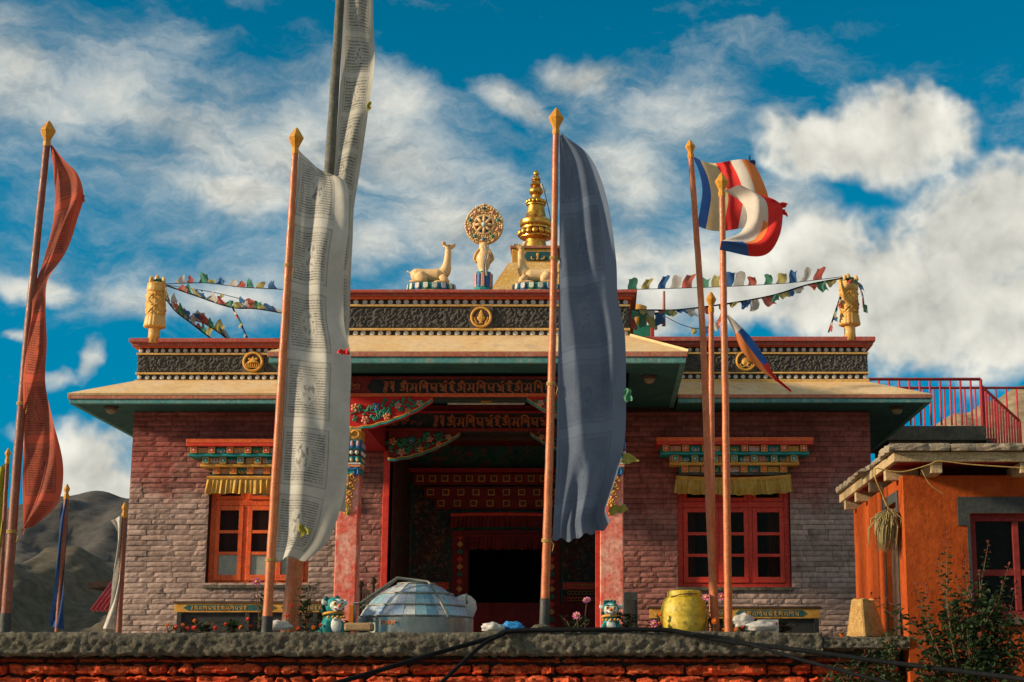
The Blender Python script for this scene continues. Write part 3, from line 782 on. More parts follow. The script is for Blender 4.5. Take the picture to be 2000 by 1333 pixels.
def canopy(cx, halves, zt, y_off, nb):
    """three tiers: cap, then rows of beam ends over coloured boards and mouldings"""
    Y = YW
    cp = MB(); cp.box(cx - halves[0], cx + halves[0], Y - y_off[0], Y + .01, zt - .055, zt, 0); cp.box(cx - halves[0] + .006, cx + halves[0] - .006, Y - y_off[0] + .006, Y + .01, zt - .10, zt - .056, 1)
    root = cp.build('window_canopy', [MAT['orange_red'], MAT['red_paint']], temple, bevel=.005)
    z = zt - .102
    for i in range(3):
        h, yo = halves[i + 1], y_off[i + 1]
        bd = MB(); bd.box(cx - h, cx + h, Y - yo + .03, Y + .01, z - .093, z); bd.build('board', [MAT['green_paint'], MAT['fret'], MAT['teal_bright']][i], root)
        n = nb[i]
        for k in range(n):
            inst('beam_end', BLK[i], root, (cx - h + .07 + (2 * h - .14) * k / (n - 1), Y - yo - .035, z - .046 - .001 * (k % 2)), (1, .4, 1))
            if k < n - 1:
                a = cx - h + .07 + (2 * h - .14) * (k + .5) / (n - 1)
                q = MB(); q.box(a - .075, a + .075, Y - yo + .012, Y - yo + .029, z - .084, z - .012)
                pm = q.build('painted_panel', MAT[('pink_paint', 'green_paint', 'carved_gold', 'teal_bright')[(k * 3 + i) % 4]] if i != 1 else MAT['fret'], root)
                q = MB()
                for s in (-1, 1): q.tube(smooth_line([(a, Y - yo + .008, z - .085), (a + s * .05, Y - yo + .004, z - .06), (a + s * .03, Y - yo + .008, z - .035)], 6), .007, 5)
                q.ball((a, Y - yo + .006, z - .055), .016, 8, 5)
                q.build('scroll', MAT[('carved_gold', 'white_paint', 'pink_paint')[(k + i) % 3]], root, smooth=True)
        z -= .094
        if i < 2:
            ml = MB(); ml.box(cx - h - .005, cx + h + .005, Y - yo - .01, Y + .01, z - .040, z); ml.build('moulding', MAT[('teal_bright', 'ochre')[i]], root, bevel=.006)
            z -= .041
    sl = MB(); sl.box(cx - halves[3] - .02, cx + halves[3] + .02, Y - y_off[3] + .01, Y + .01, z - .03, z); sl.build('moulding', MAT['concrete'], root, bevel=.004)
    return root
canopy(-4.77, (.985, .955, .80, .66), zw(857.5, YW - .38), (.38, .30, .22, .14), (8, 7, 6))
canopy(1.893, (1.095, 1.03, .90, .76), zw(854, YW - .40), (.40, .32, .24, .15), (8, 7, 6))
def valance(name, pts_top, drop, Y, mat, label, folds, sag=.0, amp=.03, group=None, bandm=None):
    """gathered strip of cloth hung from a rail"""
    a, b = Vector(pts_top[0]), Vector(pts_top[1]); rr = random.Random(int(abs(a.x) * 99)); ph = [rr.uniform(0, 6) for _ in range(4)]
    def fn(u, v):
        p = a.lerp(b, u); w = sin(u * folds * 2 * pi + 1.6 * sin(u * 9 + ph[0]) + ph[1]) * .7 + .5 * sin(u * folds * 4.7 + ph[2])
        fl = .03 * (u - .5) * 2 * v
        return (p.x + fl + .012 * sin(u * folds * 2 * pi + ph[3]) * v, Y - amp * w * (v ** .6) - .03 * v, p.z - sag * 4 * u * (1 - u) - drop * v * (1 + .03 * sin(u * folds * 2.1 + ph[1])))
    o = MB().grid(fn, int(folds * 14), 10).build(name, mat, smooth=True, org=(a + b) / 2, recalc=False)
    bd = MB().grid(lambda u, v: (a.x + (b.x - a.x) * u, Y - .012 - .012 * sin(v * pi), a.lerp(b, u).z + .025 - sag * 4 * u * (1 - u) - .05 * v), 30, 4)
    bd.build('header_band', bandm or MAT['ochre'], o, smooth=True)
    return tag(o, label, 'valance', group)
valance('window_valance', (U(403, 933, YW - .2), U(612, 933, YW - .2)), .225, YW - .16, MAT['valance_yellow'], 'pleated yellow cloth valance over the left window with frosted lower panes', 22)
valance('window_valance', (U(1321, 932, YW - .2), U(1545, 930, YW - .2)), .225, YW - .16, MAT['valance_yellow'], 'pleated yellow cloth valance over the right window behind the three poles', 24, sag=.035)

# --- writing in ornamental script, cut as raised strokes
GL = {
 'head': (.62, [[(.1, 1), (.45, .98), (.5, .82), (.2, .74), (.5, .66), (.5, .5), (.15, .45)], [(.15, .3), (.45, .3)], [(.1, .16), (.4, .2), (.42, .02)], [(.1, .02), (.3, -.08)]]),
 'danda': (.5, [[(.08, .8), (.08, 1), (.38, 1), (.38, .0)], [(.2, .62), (.2, .3)]]),
 'om': (.95, [[(0, .82), (.95, .82)], [(.08, .66), (.34, .68), (.42, .56), (.14, .46), (.42, .38), (.44, .2), (.2, .1), (.02, .2)], [(.42, .42), (.72, .42)], [(.74, .82), (.74, .02), (.86, -.1)], [(.25, .98), (.38, .91), (.55, .91), (.68, .98)], [(.46, 1.02), (.47, 1.12)]]),
 'ma': (.82, [[(0, .82), (.82, .82)], [(.24, .82), (.24, .24)], [(.3, .3), (.12, .1), (.02, .22), (.2, .34), (.62, .3)], [(.62, .82), (.62, .02), (.74, -.1)]]),
 'ni': (.98, [[(.1, .02), (.1, .95), (.3, 1.1), (.6, 1.02), (.86, .82)], [(.22, .82), (.98, .82)], [(.42, .82), (.38, .44), (.52, .36), (.64, .5), (.6, .64)], [(.82, .82), (.82, .02), (.94, -.1)], [(.1, .02), (0, -.06)]]),
 'pa': (.84, [[(0, .82), (.84, .82)], [(.22, .82), (.14, .58), (.22, .42), (.64, .34)], [(.12, .3), (.45, .14), (.64, .2)], [(.66, .82), (.66, .02), (.78, -.1)]]),
 'dme': (.86, [[(0, .82), (.86, .82)], [(.36, .82), (.12, .6), (.3, .48), (.5, .58)], [(.3, .46), (.56, .3), (.2, .16), (.56, .08)], [(.7, .82), (.7, .02), (.82, -.1)], [(.5, .84), (.62, 1.02), (.8, 1.08)]]),
 'hum': (.78, [[(0, .82), (.74, .82)], [(.5, .82), (.2, .68), (.54, .56), (.18, .42), (.52, .3), (.22, .14), (.6, .0), (.74, -.14)], [(.2, .98), (.34, .91), (.5, .91), (.62, .98)], [(.4, 1.02), (.41, 1.12)]])}
MANTRA = ['om', 'ma', 'ni', 'pa', 'dme', 'hum']
def script(mb, x, z, y, words, h, th, wide=1.0, depth=.01, x_end=None, spacing=.12):
    for wd in words:
        if wd == ' ': x += h * .45 * wide; continue
        w, st = GL[wd]
        if x_end and x + w * h * wide > x_end: break
        for ln in st:
            for i, (a, b) in enumerate(zip(ln, ln[1:])):
                p, q = Vector((x + a[0] * h * wide, 0, z + a[1] * h)), Vector((x + b[0] * h * wide, 0, z + b[1] * h)); d_ = (q - p)
                if d_.length < 1e-6: continue
                vert = abs(d_.z) / d_.length; k = th * (.72 + .5 * vert)
                nrm = Vector((-d_.z, 0, d_.x)).normalized() * k; e = d_.normalized() * k * .5; p -= e; q += e
                b0 = len(mb.v); yy = y - .0006 * i
                for c in (p + nrm, p - nrm, q - nrm, q + nrm): mb.v.append((c.x, yy - depth, c.z))
                for c in (p + nrm, p - nrm, q - nrm, q + nrm): mb.v.append((c.x, y, c.z))
                for f_ in ((0, 1, 2, 3), (0, 4, 5, 1), (1, 5, 6, 2), (2, 6, 7, 3), (3, 7, 4, 0)): mb.face([b0 + t_ for t_ in f_])
        x += (w + spacing) * h * wide
    return x

# --- porch: beams, pillars, brackets
def scroll_relief(mb, x0, x1, z0, z1, y, r, n, seed):
    rr = random.Random(seed)
    for i in range(n):
        cx, cz = rr.uniform(x0, x1), rr.uniform(z0, z1); s = rr.choice((-1, 1)); R_ = rr.uniform(.03, .055)
        mb.tube([(cx + s * R_ * (1 - k / 14) * cos(k * .75), y - .004, cz + R_ * (1 - k / 14) * sin(k * .75)) for k in range(12)], [r * (1 - k / 16) for k in range(12)], 5)
def lettered_beam(Y, px0, px1, py_t, py_b, h_px, mats, words_px, name, dpx=0):
    a, b = U(px0, py_t, Y), U(px1, py_b, Y); zt, zb = a.z, b.z
    bm_ = MB().box(a.x, b.x, Y, Y + .24, zb, zt); beam = bm_.build('lintel_beam', MAT['black_paint'], temple)
    MB().box(a.x, b.x, Y - .03, Y + .02, zt - .035, zt - .002).build('edge_strip', MAT[mats[0]], beam, bevel=.004)
    MB().box(a.x, b.x, Y - .035, Y + .02, zb + .002, zb + .045).build('edge_strip', MAT[mats[1]], beam, bevel=.004)
    L = MB(); zc = zb + .045; hh = (zt - zb - .08)
    for px, wd in words_px:
        script(L, U(px, py_b, Y).x, zc + hh * .14, Y, wd, hh * .68, hh * .052, wide=.97 if Y < 21 else .90, depth=.012)
    L.build('lettering', MAT['letter'], beam)
    return beam, a, b, zt, zb
mw = 112
b1, A1, B1, zt1, zb1 = lettered_beam(20.5, 640, 1212, 736, 776, 24, ('dark_red', 'orange_red'), [(747, ['head', 'danda'])] + [(781 + mw * k, MANTRA) for k in range(3)], 'o')
for (pa, pb, sgn) in ((640, 726, 1), (1130, 1212, -1)):
    xa, xb = U(pa, 750, 20.5).x, U(pb, 750, 20.5).x; zm = (zt1 + zb1) / 2
    tip = .06
    pl = [(xa, zb1 + .046), (xb, zb1 + .046), (xb - tip, zm), (xb, zt1 - .036), (xa, zt1 - .036)] if sgn > 0 else [(xb, zt1 - .036), (xa, zt1 - .036), (xa + tip, zm), (xa, zb1 + .046), (xb, zb1 + .046)]
    e = MB().prism(pl, 20.488, 20.51).build('painted_end', MAT['dark_red'], b1)
    s = MB(); scroll_relief(s, xa + .06, xb - .12, zb1 + .10, zt1 - .09, 20.488, .008, 16, pa); s.build('scroll', MAT['letter'], b1, smooth=True)
b2, A2, B2, zt2, zb2 = lettered_beam(22.75, 752, 1185, 803, 843, 24, ('maroon', 'dark_red'), [(845, ['head', 'danda'])] + [(874 + 107 * k, MANTRA) for k in range(3)], 'i')
MB().box(A2.x, B2.x, 22.78, 22.98, zt2 + .001, 5.47).build('lintel_beam', MAT['dark_red'], temple)
e = MB(); scroll_relief(e, A2.x + .05, A2.x + .5, zb2 + .1, zt2 - .09, 22.75, .008, 22, 4); e.build('scroll', MAT['letter'], b2, smooth=True)

PILX = (-3.285 + .005, .013)
def pillar(x0, w):
    x1 = x0 + w; y0 = 20.45; y1 = y0 + .3; zc = (x0 + x1) / 2
    sh = MB()
    sh.box(x0, x1, y0, y1, TZ - .1, zw(838, 20.45))
    root = sh.build('pillar', MAT['pillar'], temple, bevel=.012)
    Zp = lambda py: zw(py, 20.42)
    def tier(nm, ya, yb, e, mt):
        return MB().box(x0 - e, x1 + e, y0 - e, y1 + e, Zp(yb), Zp(ya) - .001).build(nm, MAT[mt], root, bevel=.004)
    tier('capital_block', 838, 858, .012, 'ochre'); 
    s = MB(); 
    for sg in (-1, 1): s.tube([(zc + sg * (.075 - .05 * cos(k * .5)), y0 - .018, Zp(848) + .045 * sin(k * .5)) for k in range(13)], .012, 6)
    s.ball((zc, y0 - .014, Zp(848)), .03, 10, 6)
    s.build('carving', MAT['carved_gold'], root, smooth=True)
    def petals(ya, yb, e, cols, n, flip):
        tier('capital_block', ya, yb, e - .01, 'teal_bright')
        za, zb = Zp(ya), Zp(yb)
        for face in range(3):
            for k in range(n):
                t_ = (k + .5) / n
                if face == 0: c = Vector((x0 - e + (w + 2 * e) * t_, y0 - e, (za + zb) / 2)); sx, sy = (w + 2 * e) / n * .42, .016
                else: c = Vector((x1 + e if face == 1 else x0 - e, y0 - e + (.3 + 2 * e) * t_, (za + zb) / 2)); sy, sx = (w + 2 * e) / n * .42, .016
                p_ = MB().ball(c, 1, 12, 6, sx=sx, sy=sy, sz=(za - zb) * .42); p_.build('petal', MAT[cols[0]], root, smooth=True)
                q = c + Vector((0, -.009, -.012 if flip else .012)) if face == 0 else c + Vector(((.009 if face == 1 else -.009), 0, 0))
                MB().ball(q, 1, 10, 6, sx=sx * .6, sy=max(sy * .6, .012), sz=(za - zb) * .30).build('petal', MAT[cols[1]], root, smooth=True)
    petals(858, 878, .016, ('blue_paint', 'pink_paint'), 4, False)
    tier('capital_block', 878.5, 889.5, .012, 'black_paint')
    for k in range(4):
        MB().ball((x0 + w * (k + .5) / 4, y0 - .016, Zp(884)), .027, 10, 6).build('bead', MAT['white_paint'], root, smooth=True)
        MB().ball((x1 + .014, y0 + .3 * (k + .5) / 4, Zp(884)), .027, 10, 6).build('bead', MAT['white_paint'], root, smooth=True)
    petals(890, 903, .012, ('teal_bright', 'yellow_paint'), 4, True)
    tier('capital_block', 903.5, 907, .02, 'white_paint'); tier('capital_block', 907.2, 912, .014, 'flower_orange')
    tier('capital_block', 912.2, 926, .004, 'teal_bright')
    s = MB()
    for sg in (-1, 1):
        s.tube(smooth_line([(zc, y0 - .008, Zp(913)), (zc + sg * .06, y0 - .01, Zp(917)), (zc + sg * .11, y0 - .008, Zp(914)), (zc + sg * .125, y0 - .008, Zp(924)), (zc + sg * .09, y0 - .01, Zp(928)), (zc + sg * .07, y0 - .008, Zp(921))], 20), .014, 7)
    s.build('carving', MAT['blue_paint'], root, smooth=True)
    # hanging scroll carving, narrowing downwards
    s = MB(); rr = random.Random(3)
    for i in range(5):
        z = Zp(932 + i * 16); hw = .095 * (1 - i / 5.6)
        for sg in (-1, 1):
            R_ = .034 * (1 - i / 9)
            s.tube([(zc + sg * hw * .62 + sg * R_ * (1.2 - k / 12) * cos(k * .62 + 1.2), y0 - .018, z + R_ * (1.2 - k / 12) * sin(k * .62 + 1.2)) for k in range(12)], [.015 * (1 - k / 20) for k in range(12)], 6)
            s.ball((zc + sg * hw, y0 - .008, z - .04), .026 * (1 - i / 8), 8, 5, sy=.6)
        s.ball((zc, y0 - .012, z + .005), .03 * (1 - i / 9), 8, 5)
        s.ball((zc, y0 - .008, z - .05), .028 * (1 - i / 9), 8, 5)
    s.build('carving', MAT['carved_gold'], root, smooth=True)
    for i, mt in enumerate(('pink_paint', 'green_paint', 'pink_paint')):
        MB().ball((zc, y0 - .03, Zp(937 + i * 17)), .017, 8, 6).build('bead', MAT[mt], root, smooth=True)
    # beam running back to the wall
    MB().box(zc - .15, zc + .15, y1 + .001, YW - .03, 4.845, 5.19).build('tie_beam', MAT['maroon'], root, bevel=.006)
    return root
pillar(PILX[0], .27); pillar(PILX[1], .29)

def bracket(xc, dirn, zt, zb, length, Y, bright, seed, dep=.14):
    """carved bracket: scalloped lower edge, painted border, flowers and leaves on red"""
    rr = random.Random(seed); edge = []
    n = 40
    for i in range(n + 1):
        t_ = i / n; x = t_ * length; base_ = (zt - zb) * (1 - t_ ** 1.7) ** .85
        edge.append((x, zt - .03 - base_ * .93 - .016 * abs(sin(t_ * pi * 5.5)) * (1 - t_ * .4)))
    poly = [(0, zt)] + edge + [(length, zt)]
    P_ = [(xc + dirn * x, z) for x, z in poly]
    if dirn < 0: P_ = P_[::-1]
    root = MB().prism(P_, Y, Y + dep).build('bracket', MAT['flag_red' if bright else 'dark_red'], temple)
    for off, r, mt in ((.0, .013, 'teal_bright'), (.024, .010, 'ochre')):
        MB().tube([(xc + dirn * x, Y - .006, z + off) for x, z in edge], r, 6).build('border', MAT[mt], root, smooth=True)
    vine = MB(); pts = smooth_line([(xc + dirn * length * t_, Y - .008, zt - .05 - (zt - zb) * (.42 * (1 - t_)) + .03 * sin(t_ * 14)) for t_ in (0, .15, .3, .45, .6, .75, .9)], 40)
    vine.tube(pts, .009, 6)
    for i in range(70):
        p = pts[rr.randrange(2, 40)] + Vector((rr.uniform(-.08, .08), -.004, rr.uniform(-.12, .09)))
        t_ = abs(p.x - xc) / length
        lo = zt - .03 - (zt - zb) * (1 - min(1, t_) ** 1.7) ** .85 * .93 + .05
        if p.z < lo or p.z > zt - .02: continue
        for k in range(3): vine.ball(p + Vector((rr.uniform(-.02, .02), 0, rr.uniform(-.02, .02))), rr.uniform(.012, .022), 7, 4, sy=.5)
    vine.build('vine', MAT['green_paint'], root, smooth=True)
    for i in range(7):
        t_ = .06 + .13 * i; p = Vector((xc + dirn * length * t_, Y - .014, zt - .05 - (zt - zb) * (1 - t_ ** 1.7) ** .85 * (.22 + .42 * (i % 2))))
        f = MB(); R_ = .036 * (1 - .3 * t_)
        for k in range(5): f.ball(p + Vector((cos(k * 1.257 + i) * R_, 0, sin(k * 1.257 + i) * R_)), R_ * .62, 8, 5, sy=.5)
        fo = f.build('flower', MAT[('flower_orange', 'pink_paint', 'blue_paint', 'flower_orange', 'pink_paint')[i % 5]], root, smooth=True)
        MB().ball(p + Vector((0, -.012, 0)), R_ * .4, 8, 5).build('flower_centre', MAT['ochre'], root, smooth=True)
    return root
bracket(-3.15, 1, zb1 - .002, zw(838, 20.5), U(845, 776, 20.5).x + 3.15, 20.48, True, 1)
bracket(.16, -1, zb1 - .002, zw(838, 20.5), .16 - U(1030, 776, 20.5).x, 20.48, True, 2)
bracket(OPL, 1, zb2 - .002, zw(898, 22.75), 1.0, 22.75, False, 3)
bracket(OPR, -1, zb2 - .002, zw(898, 22.75), 1.0, 22.75, False, 4)
# fluorescent fitting under the beam
lt = thing('tube_light', U(950, 787, 21.6), 'slim fluorescent tube light fitting under the lettered porch beam', 'lamp')
a, b = U(872, 784, 21.6), U(1028, 784, 21.6)
MB().box(a.x, b.x, 21.56, 21.61, a.z - .0, a.z + .03).build('housing', MAT['pole_grey'], lt, bevel=.004)
MB().tube([(a.x + .02, 21.58, a.z - .035), (b.x - .02, 21.58, a.z - .035)], .016, 10).build('tube', MAT['tube_white'], lt, smooth=True)
MB().box((a.x + b.x) / 2 - .07, (a.x + b.x) / 2 + .07, 21.555, 21.6, a.z - .03, a.z - .001).build('ballast', MAT['carved_gold'], lt)
hb = MB()
for x in (a.x + .2, b.x - .2): hb.tube([(x, 21.585, a.z + .03), (x, 21.585, 5.5)], .008, 6)
hb.build('hanger', MAT['pole_grey'], lt)

# --- the recess of the porch: jambs, side walls, painted back wall, doorway
YB = 25.6
jm = MB()
jm.box(OPL - .09, OPL, YW - .02, YW + .36, TZ - .1, 5.0); jm.build('door_jamb', MAT['red_paint'], temple, bevel=.006)
MB().box(OPR - .09, OPR - .001, YW - .02, YW + .36, TZ - .1, 5.0).build('door_jamb', MAT['red_paint'], temple, bevel=.006)
def mural_material(name, cols, s):
    m = M(name, cols[0], cols[1], s, .7, .05, 50); T = NT(m.node_tree); b = T.n['Principled BSDF']
    pos = T.new('ShaderNodeNewGeometry').outputs['Position']
    w = T.vm('ADD', pos, T.vm('SCALE', T.noise(pos, 3, 3, out=1))); 
    n1 = T.noise(pos, s, 4, .6, 1.2); n2 = T.noise(pos, s * 2.3, 5, .6, 2.0); n3 = T.noise(pos, s * 6, 4, .6, 1.5)
    c = T.mix(T.rng(n1, .44, .5), cols[0], cols[1]); c = T.mix(T.rng(n2, .56, .60), c, cols[2]); c = T.mix(T.rng(n2, .37, .41, 1.0, 0.0), c, cols[3]); c = T.mix(T.m('MULTIPLY', T.rng(n3, .60, .64), .8), c, cols[4])
    T.l.new(c, b.inputs['Base Color']); return m
mural_material('mural', [(.02, .045, .04), (.06, .025, .02), (.18, .10, .045), (.015, .02, .025), (.26, .17, .10)], 3.2)
mural_material('mural_teal', [(.02, .10, .09), (.03, .13, .11), (.20, .07, .04), (.02, .05, .06), (.20, .14, .08)], 2.0)
MB().box(OPL - .2, OPL - .001, YW + .361, YB + .3, TZ - .1, 5.8).build('side_wall', MAT['mural'], temple)
MB().box(OPR + .001, OPR + .2, YW + .361, YB + .3, TZ - .1, 5.8).build('side_wall', MAT['mural'], temple)
DX0, DX1, DZ1 = U(915, 1100, YB).x, U(1062, 1100, YB).x, zw(1062, YB)
bw = MB(); bw.box(OPL, DX0, YB, YB + .3, TZ - .1, 5.8); bw.box(DX1, OPR, YB, YB + .3, TZ - .1, 5.8); bw.box(DX0, DX1, YB, YB + .3, DZ1, 5.8)
back = bw.build('back_wall', MAT['mural_teal'], temple)
MB().box(OPL, OPR, YW + .35, YB + .2, 5.30, 5.34).build('ceiling', MAT['dark_red'], temple)
hall = MB(); hall.box(DX0 - 1.2, DX1 + 1.2, YB + 4, YB + 4.1, TZ, 4.6); hall.box(DX0 - 1.3, DX0 - 1.2, YB + .31, YB + 4, TZ, 4.6); hall.box(DX1 + 1.2, DX1 + 1.3, YB + .31, YB + 4, TZ, 4.6); hall.box(DX0 - 1.2, DX1 + 1.2, YB + .31, YB + 4, 4.6, 4.65)
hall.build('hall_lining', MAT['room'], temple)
for (a, b) in ((U(882, 0, YB).x if False else DX0 - .26, DX0), (DX1, DX1 + .26)):
    f = MB().box(a, b, YB - .06, YB - .001, TZ, DZ1 + .1).build('door_frame', MAT['dark_red'], temple, bevel=.005)
    for k in range(16):
        c = Vector(((a + b) / 2, YB - .066, TZ + .2 + k * .115)); s = .05
        d_ = MB(); d_.v = [(c.x - s, c.y, c.z), (c.x, c.y, c.z - s), (c.x + s, c.y, c.z), (c.x, c.y, c.z + s)]; d_.face((0, 1, 2, 3))
        d_.build('lozenge', MAT[('green_paint', 'carved_gold', 'red_paint')[k % 3]], f, solid=.01)
MB().box(DX0 - .26, DX1 + .26, YB - .07, YB - .001, DZ1 + .101, DZ1 + .2).build('door_frame', MAT['dark_red'], temple, bevel=.005)
zc = zw(990, YB)
for i, (py, n, h) in enumerate(((938, 15, .0), (964, 11, .0), (985, 9, .0))):
    z = zw(py, YB); hw = (1.95 - .22 * i) / 1.35
    cx = (DX0 + DX1) / 2
    bd = MB().box(cx - hw, cx + hw, YB - .16 + .03 * i, YB - .001, z - .09, z + .08).build('carved_board', MAT['dark_red'], temple)
    for k in range(n):
        inst('beam_end', DIM, bd, (cx - hw + .1 + (2 * hw - .2) * k / (n - 1), YB - .19 + .03 * i, z), (1.2, .3, 1.1))
MB().box(OPL, OPR, YB - .2, YB - .001, zw(926, YB), zw(918, YB)).build('carved_board', MAT['maroon'], temple)
for k in range(2):
    a = MB(); x0_, x1_ = (OPL + .05, DX0 - .3) if k == 0 else (DX1 + .3, OPR - .05)
    a.box(x0_, x1_, YB - .03, YB - .001, zw(1135, YB), zw(940, YB)); pn = a.build('painted_panel', MAT['mural'], temple)
    cx = (x0_ + x1_) / 2
    for j, (ya, yb, mt) in enumerate(((1138, 1152, 'red_paint'), (1153, 1164, 'black_paint'), (1165, 1177, 'dark_red'))):
        MB().box(x0_, x1_, YB - .035, YB - .001, zw(yb, YB), zw(ya, YB)).build('painted_band', MAT[mt], pn)
        q = MB()
        for t_ in range(7): q.tube([(x0_ + .1 + (x1_ - x0_ - .2) * t_ / 6 + .03 * cos(w_ * .7), YB - .037, (zw(ya, YB) + zw(yb, YB)) / 2 + .026 * sin(w_ * .7)) for w_ in range(9)], .005, 4)
        q.build('scroll', MAT['carved_gold'], pn)
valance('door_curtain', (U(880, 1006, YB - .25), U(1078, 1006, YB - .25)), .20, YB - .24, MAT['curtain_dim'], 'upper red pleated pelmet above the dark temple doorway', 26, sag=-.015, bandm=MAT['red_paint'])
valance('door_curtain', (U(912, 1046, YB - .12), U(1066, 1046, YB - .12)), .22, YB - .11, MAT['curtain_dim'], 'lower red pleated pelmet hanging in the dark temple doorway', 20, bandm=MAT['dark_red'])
MB().box(OPL, OPR, YB - .04, YB - .001, TZ - .05, zw(1178, YB)).build('dado', MAT['dark_red'], temple)
# roof deck behind the parapets
MB().box(XL + .3, XR - .3, YW + .3, 30.6, 5.9, 5.95).build('roof_deck', MAT['stair'], temple)
MB().box(PLX + .25, PRX - .25, YP + .26, 25.3, 6.30, 6.34).build('roof_deck', MAT['stair'], temple)
# lamps under the eaves
for (px, py, Y, z, lab) in ((1268, 724, 20.6, 5.48, 'small dome lamp under the porch soffit beside the dark blue banner'), (1752, 800, 22.7, 5.43, 'small dome lamp under the right wing eave corner'), (217, 799, 22.6, 5.42, 'small dome lamp under the left wing eave corner')):
    c = U(px, py, Y); c.z = z
    lp = thing('eave_lamp', c, lab, 'lamp', 'lamps under the eaves')
    MB().lathe(c, [(.10, .006), (.10, -.02), (.075, -.03)], 20).build('lamp_base', MAT['wood_dark'], lp, smooth=True)
    MB().lathe(c, [(.075, -.028), (.07, -.06), (.045, -.09), (.002, -.10)], 20).build('lamp_shade', MAT['lamp_glass'], lp, smooth=True)
# ================================================================ statues and ornaments on the roof
def sweep(mb, pts, rads, n=14, m=0):
    """chain of oval sections along a path, ends rounded; sections are (half width, half height)"""
    P_ = smooth_line(pts, (len(pts) - 1) * 5); k = len(rads) - 1; b = len(mb.v); N = len(P_)
    up = None
    for i, p in enumerate(P_):
        t_ = (P_[min(i + 1, N - 1)] - P_[max(i - 1, 0)]).normalized()
        side = Vector((0, 1, 0)); side = (side - t_ * side.dot(t_)).normalized(); w = t_.cross(side)
        f = i / (N - 1) * k; a = min(int(f), k - 1); f -= a
        ra = rads[a][0] * (1 - f) + rads[a + 1][0] * f; rb = rads[a][1] * (1 - f) + rads[a + 1][1] * f
        e = min(i, N - 1 - i); c = (.35, .75, .95)[e] if e < 3 else 1
        for j in range(n):
            q = 2 * pi * j / n; mb.v.append(tuple(p + side * (cos(q) * ra * c) + w * (sin(q) * rb * c)))
    for i in range(N - 1):
        for j in range(n):
            mb.face((b + i * n + j, b + i * n + (j + 1) % n, b + (i + 1) * n + (j + 1) % n, b + (i + 1) * n + j), m)
    mb.face([b + j for j in range(n)][::-1], m); mb.face([b + (N - 1) * n + j for j in range(n)], m)
def fuse(o, vox, sm=4):
    r = o.modifiers.new('fuse', 'REMESH'); r.mode = 'VOXEL'; r.voxel_size = vox; r.use_smooth_shade = True
    s = o.modifiers.new('soften', 'SMOOTH'); s.iterations = sm; s.factor = .5
def lotus_base(parent, c, rx, ry, h, n, cols):
    MB().lathe(c, [(1.0, 0), (1.02, h * .12), (1.0, h * .2), (.97, h * .22)], 40, sx=rx, sy=ry).build('plinth_edge', MAT['deer_cream'], parent, smooth=True)
    MB().lathe(c, [(.95, h * .2), (.9, h * .6), (.80, h * .95), (.78, h)], 40, sx=rx, sy=ry).build('plinth', MAT['teal_bright'], parent, smooth=True)
    for k in range(n):
        a = 2 * pi * (k + .5) / n
        e = Vector((cos(a) * rx * .93, sin(a) * ry * .93, h * .58)); tn = Vector((-sin(a) * rx, cos(a) * ry, 0)); L = tn.length * pi / n
        R_ = Matrix.Rotation(atan2(tn.y, tn.x), 3, 'Z')
        for s_, mt, off in ((1.0, cols[k % len(cols)], 0), (.62, 'white_paint', .013)):
            p_ = MB()
            poly = [(-L * .8 * s_, h * .40), (-L * .8 * s_, -h * .12 * s_), (-L * .5 * s_, -h * .34 * s_), (0, -h * .40 * s_), (L * .5 * s_, -h * .34 * s_), (L * .8 * s_, -h * .12 * s_), (L * .8 * s_, h * .40)]
            d_ = Vector((cos(a) / rx, sin(a) / ry, 0)).normalized()
            for dd in (0, .014):
                for (x, z) in poly:
                    q = R_ @ Vector((x, 0, 0)); p_.v.append(tuple(Vector(c) + e + q + d_ * (off + dd - (z / h) * .10 * min(rx, ry)) + Vector((0, 0, z))))
            m_ = len(poly); p_.face(range(m_)); p_.face(list(range(m_, 2 * m_)))
            for i in range(m_): p_.face((i, (i + 1) % m_, m_ + (i + 1) % m_, m_ + i))
            p_.build('petal', MAT[mt], parent, bevel=.003)
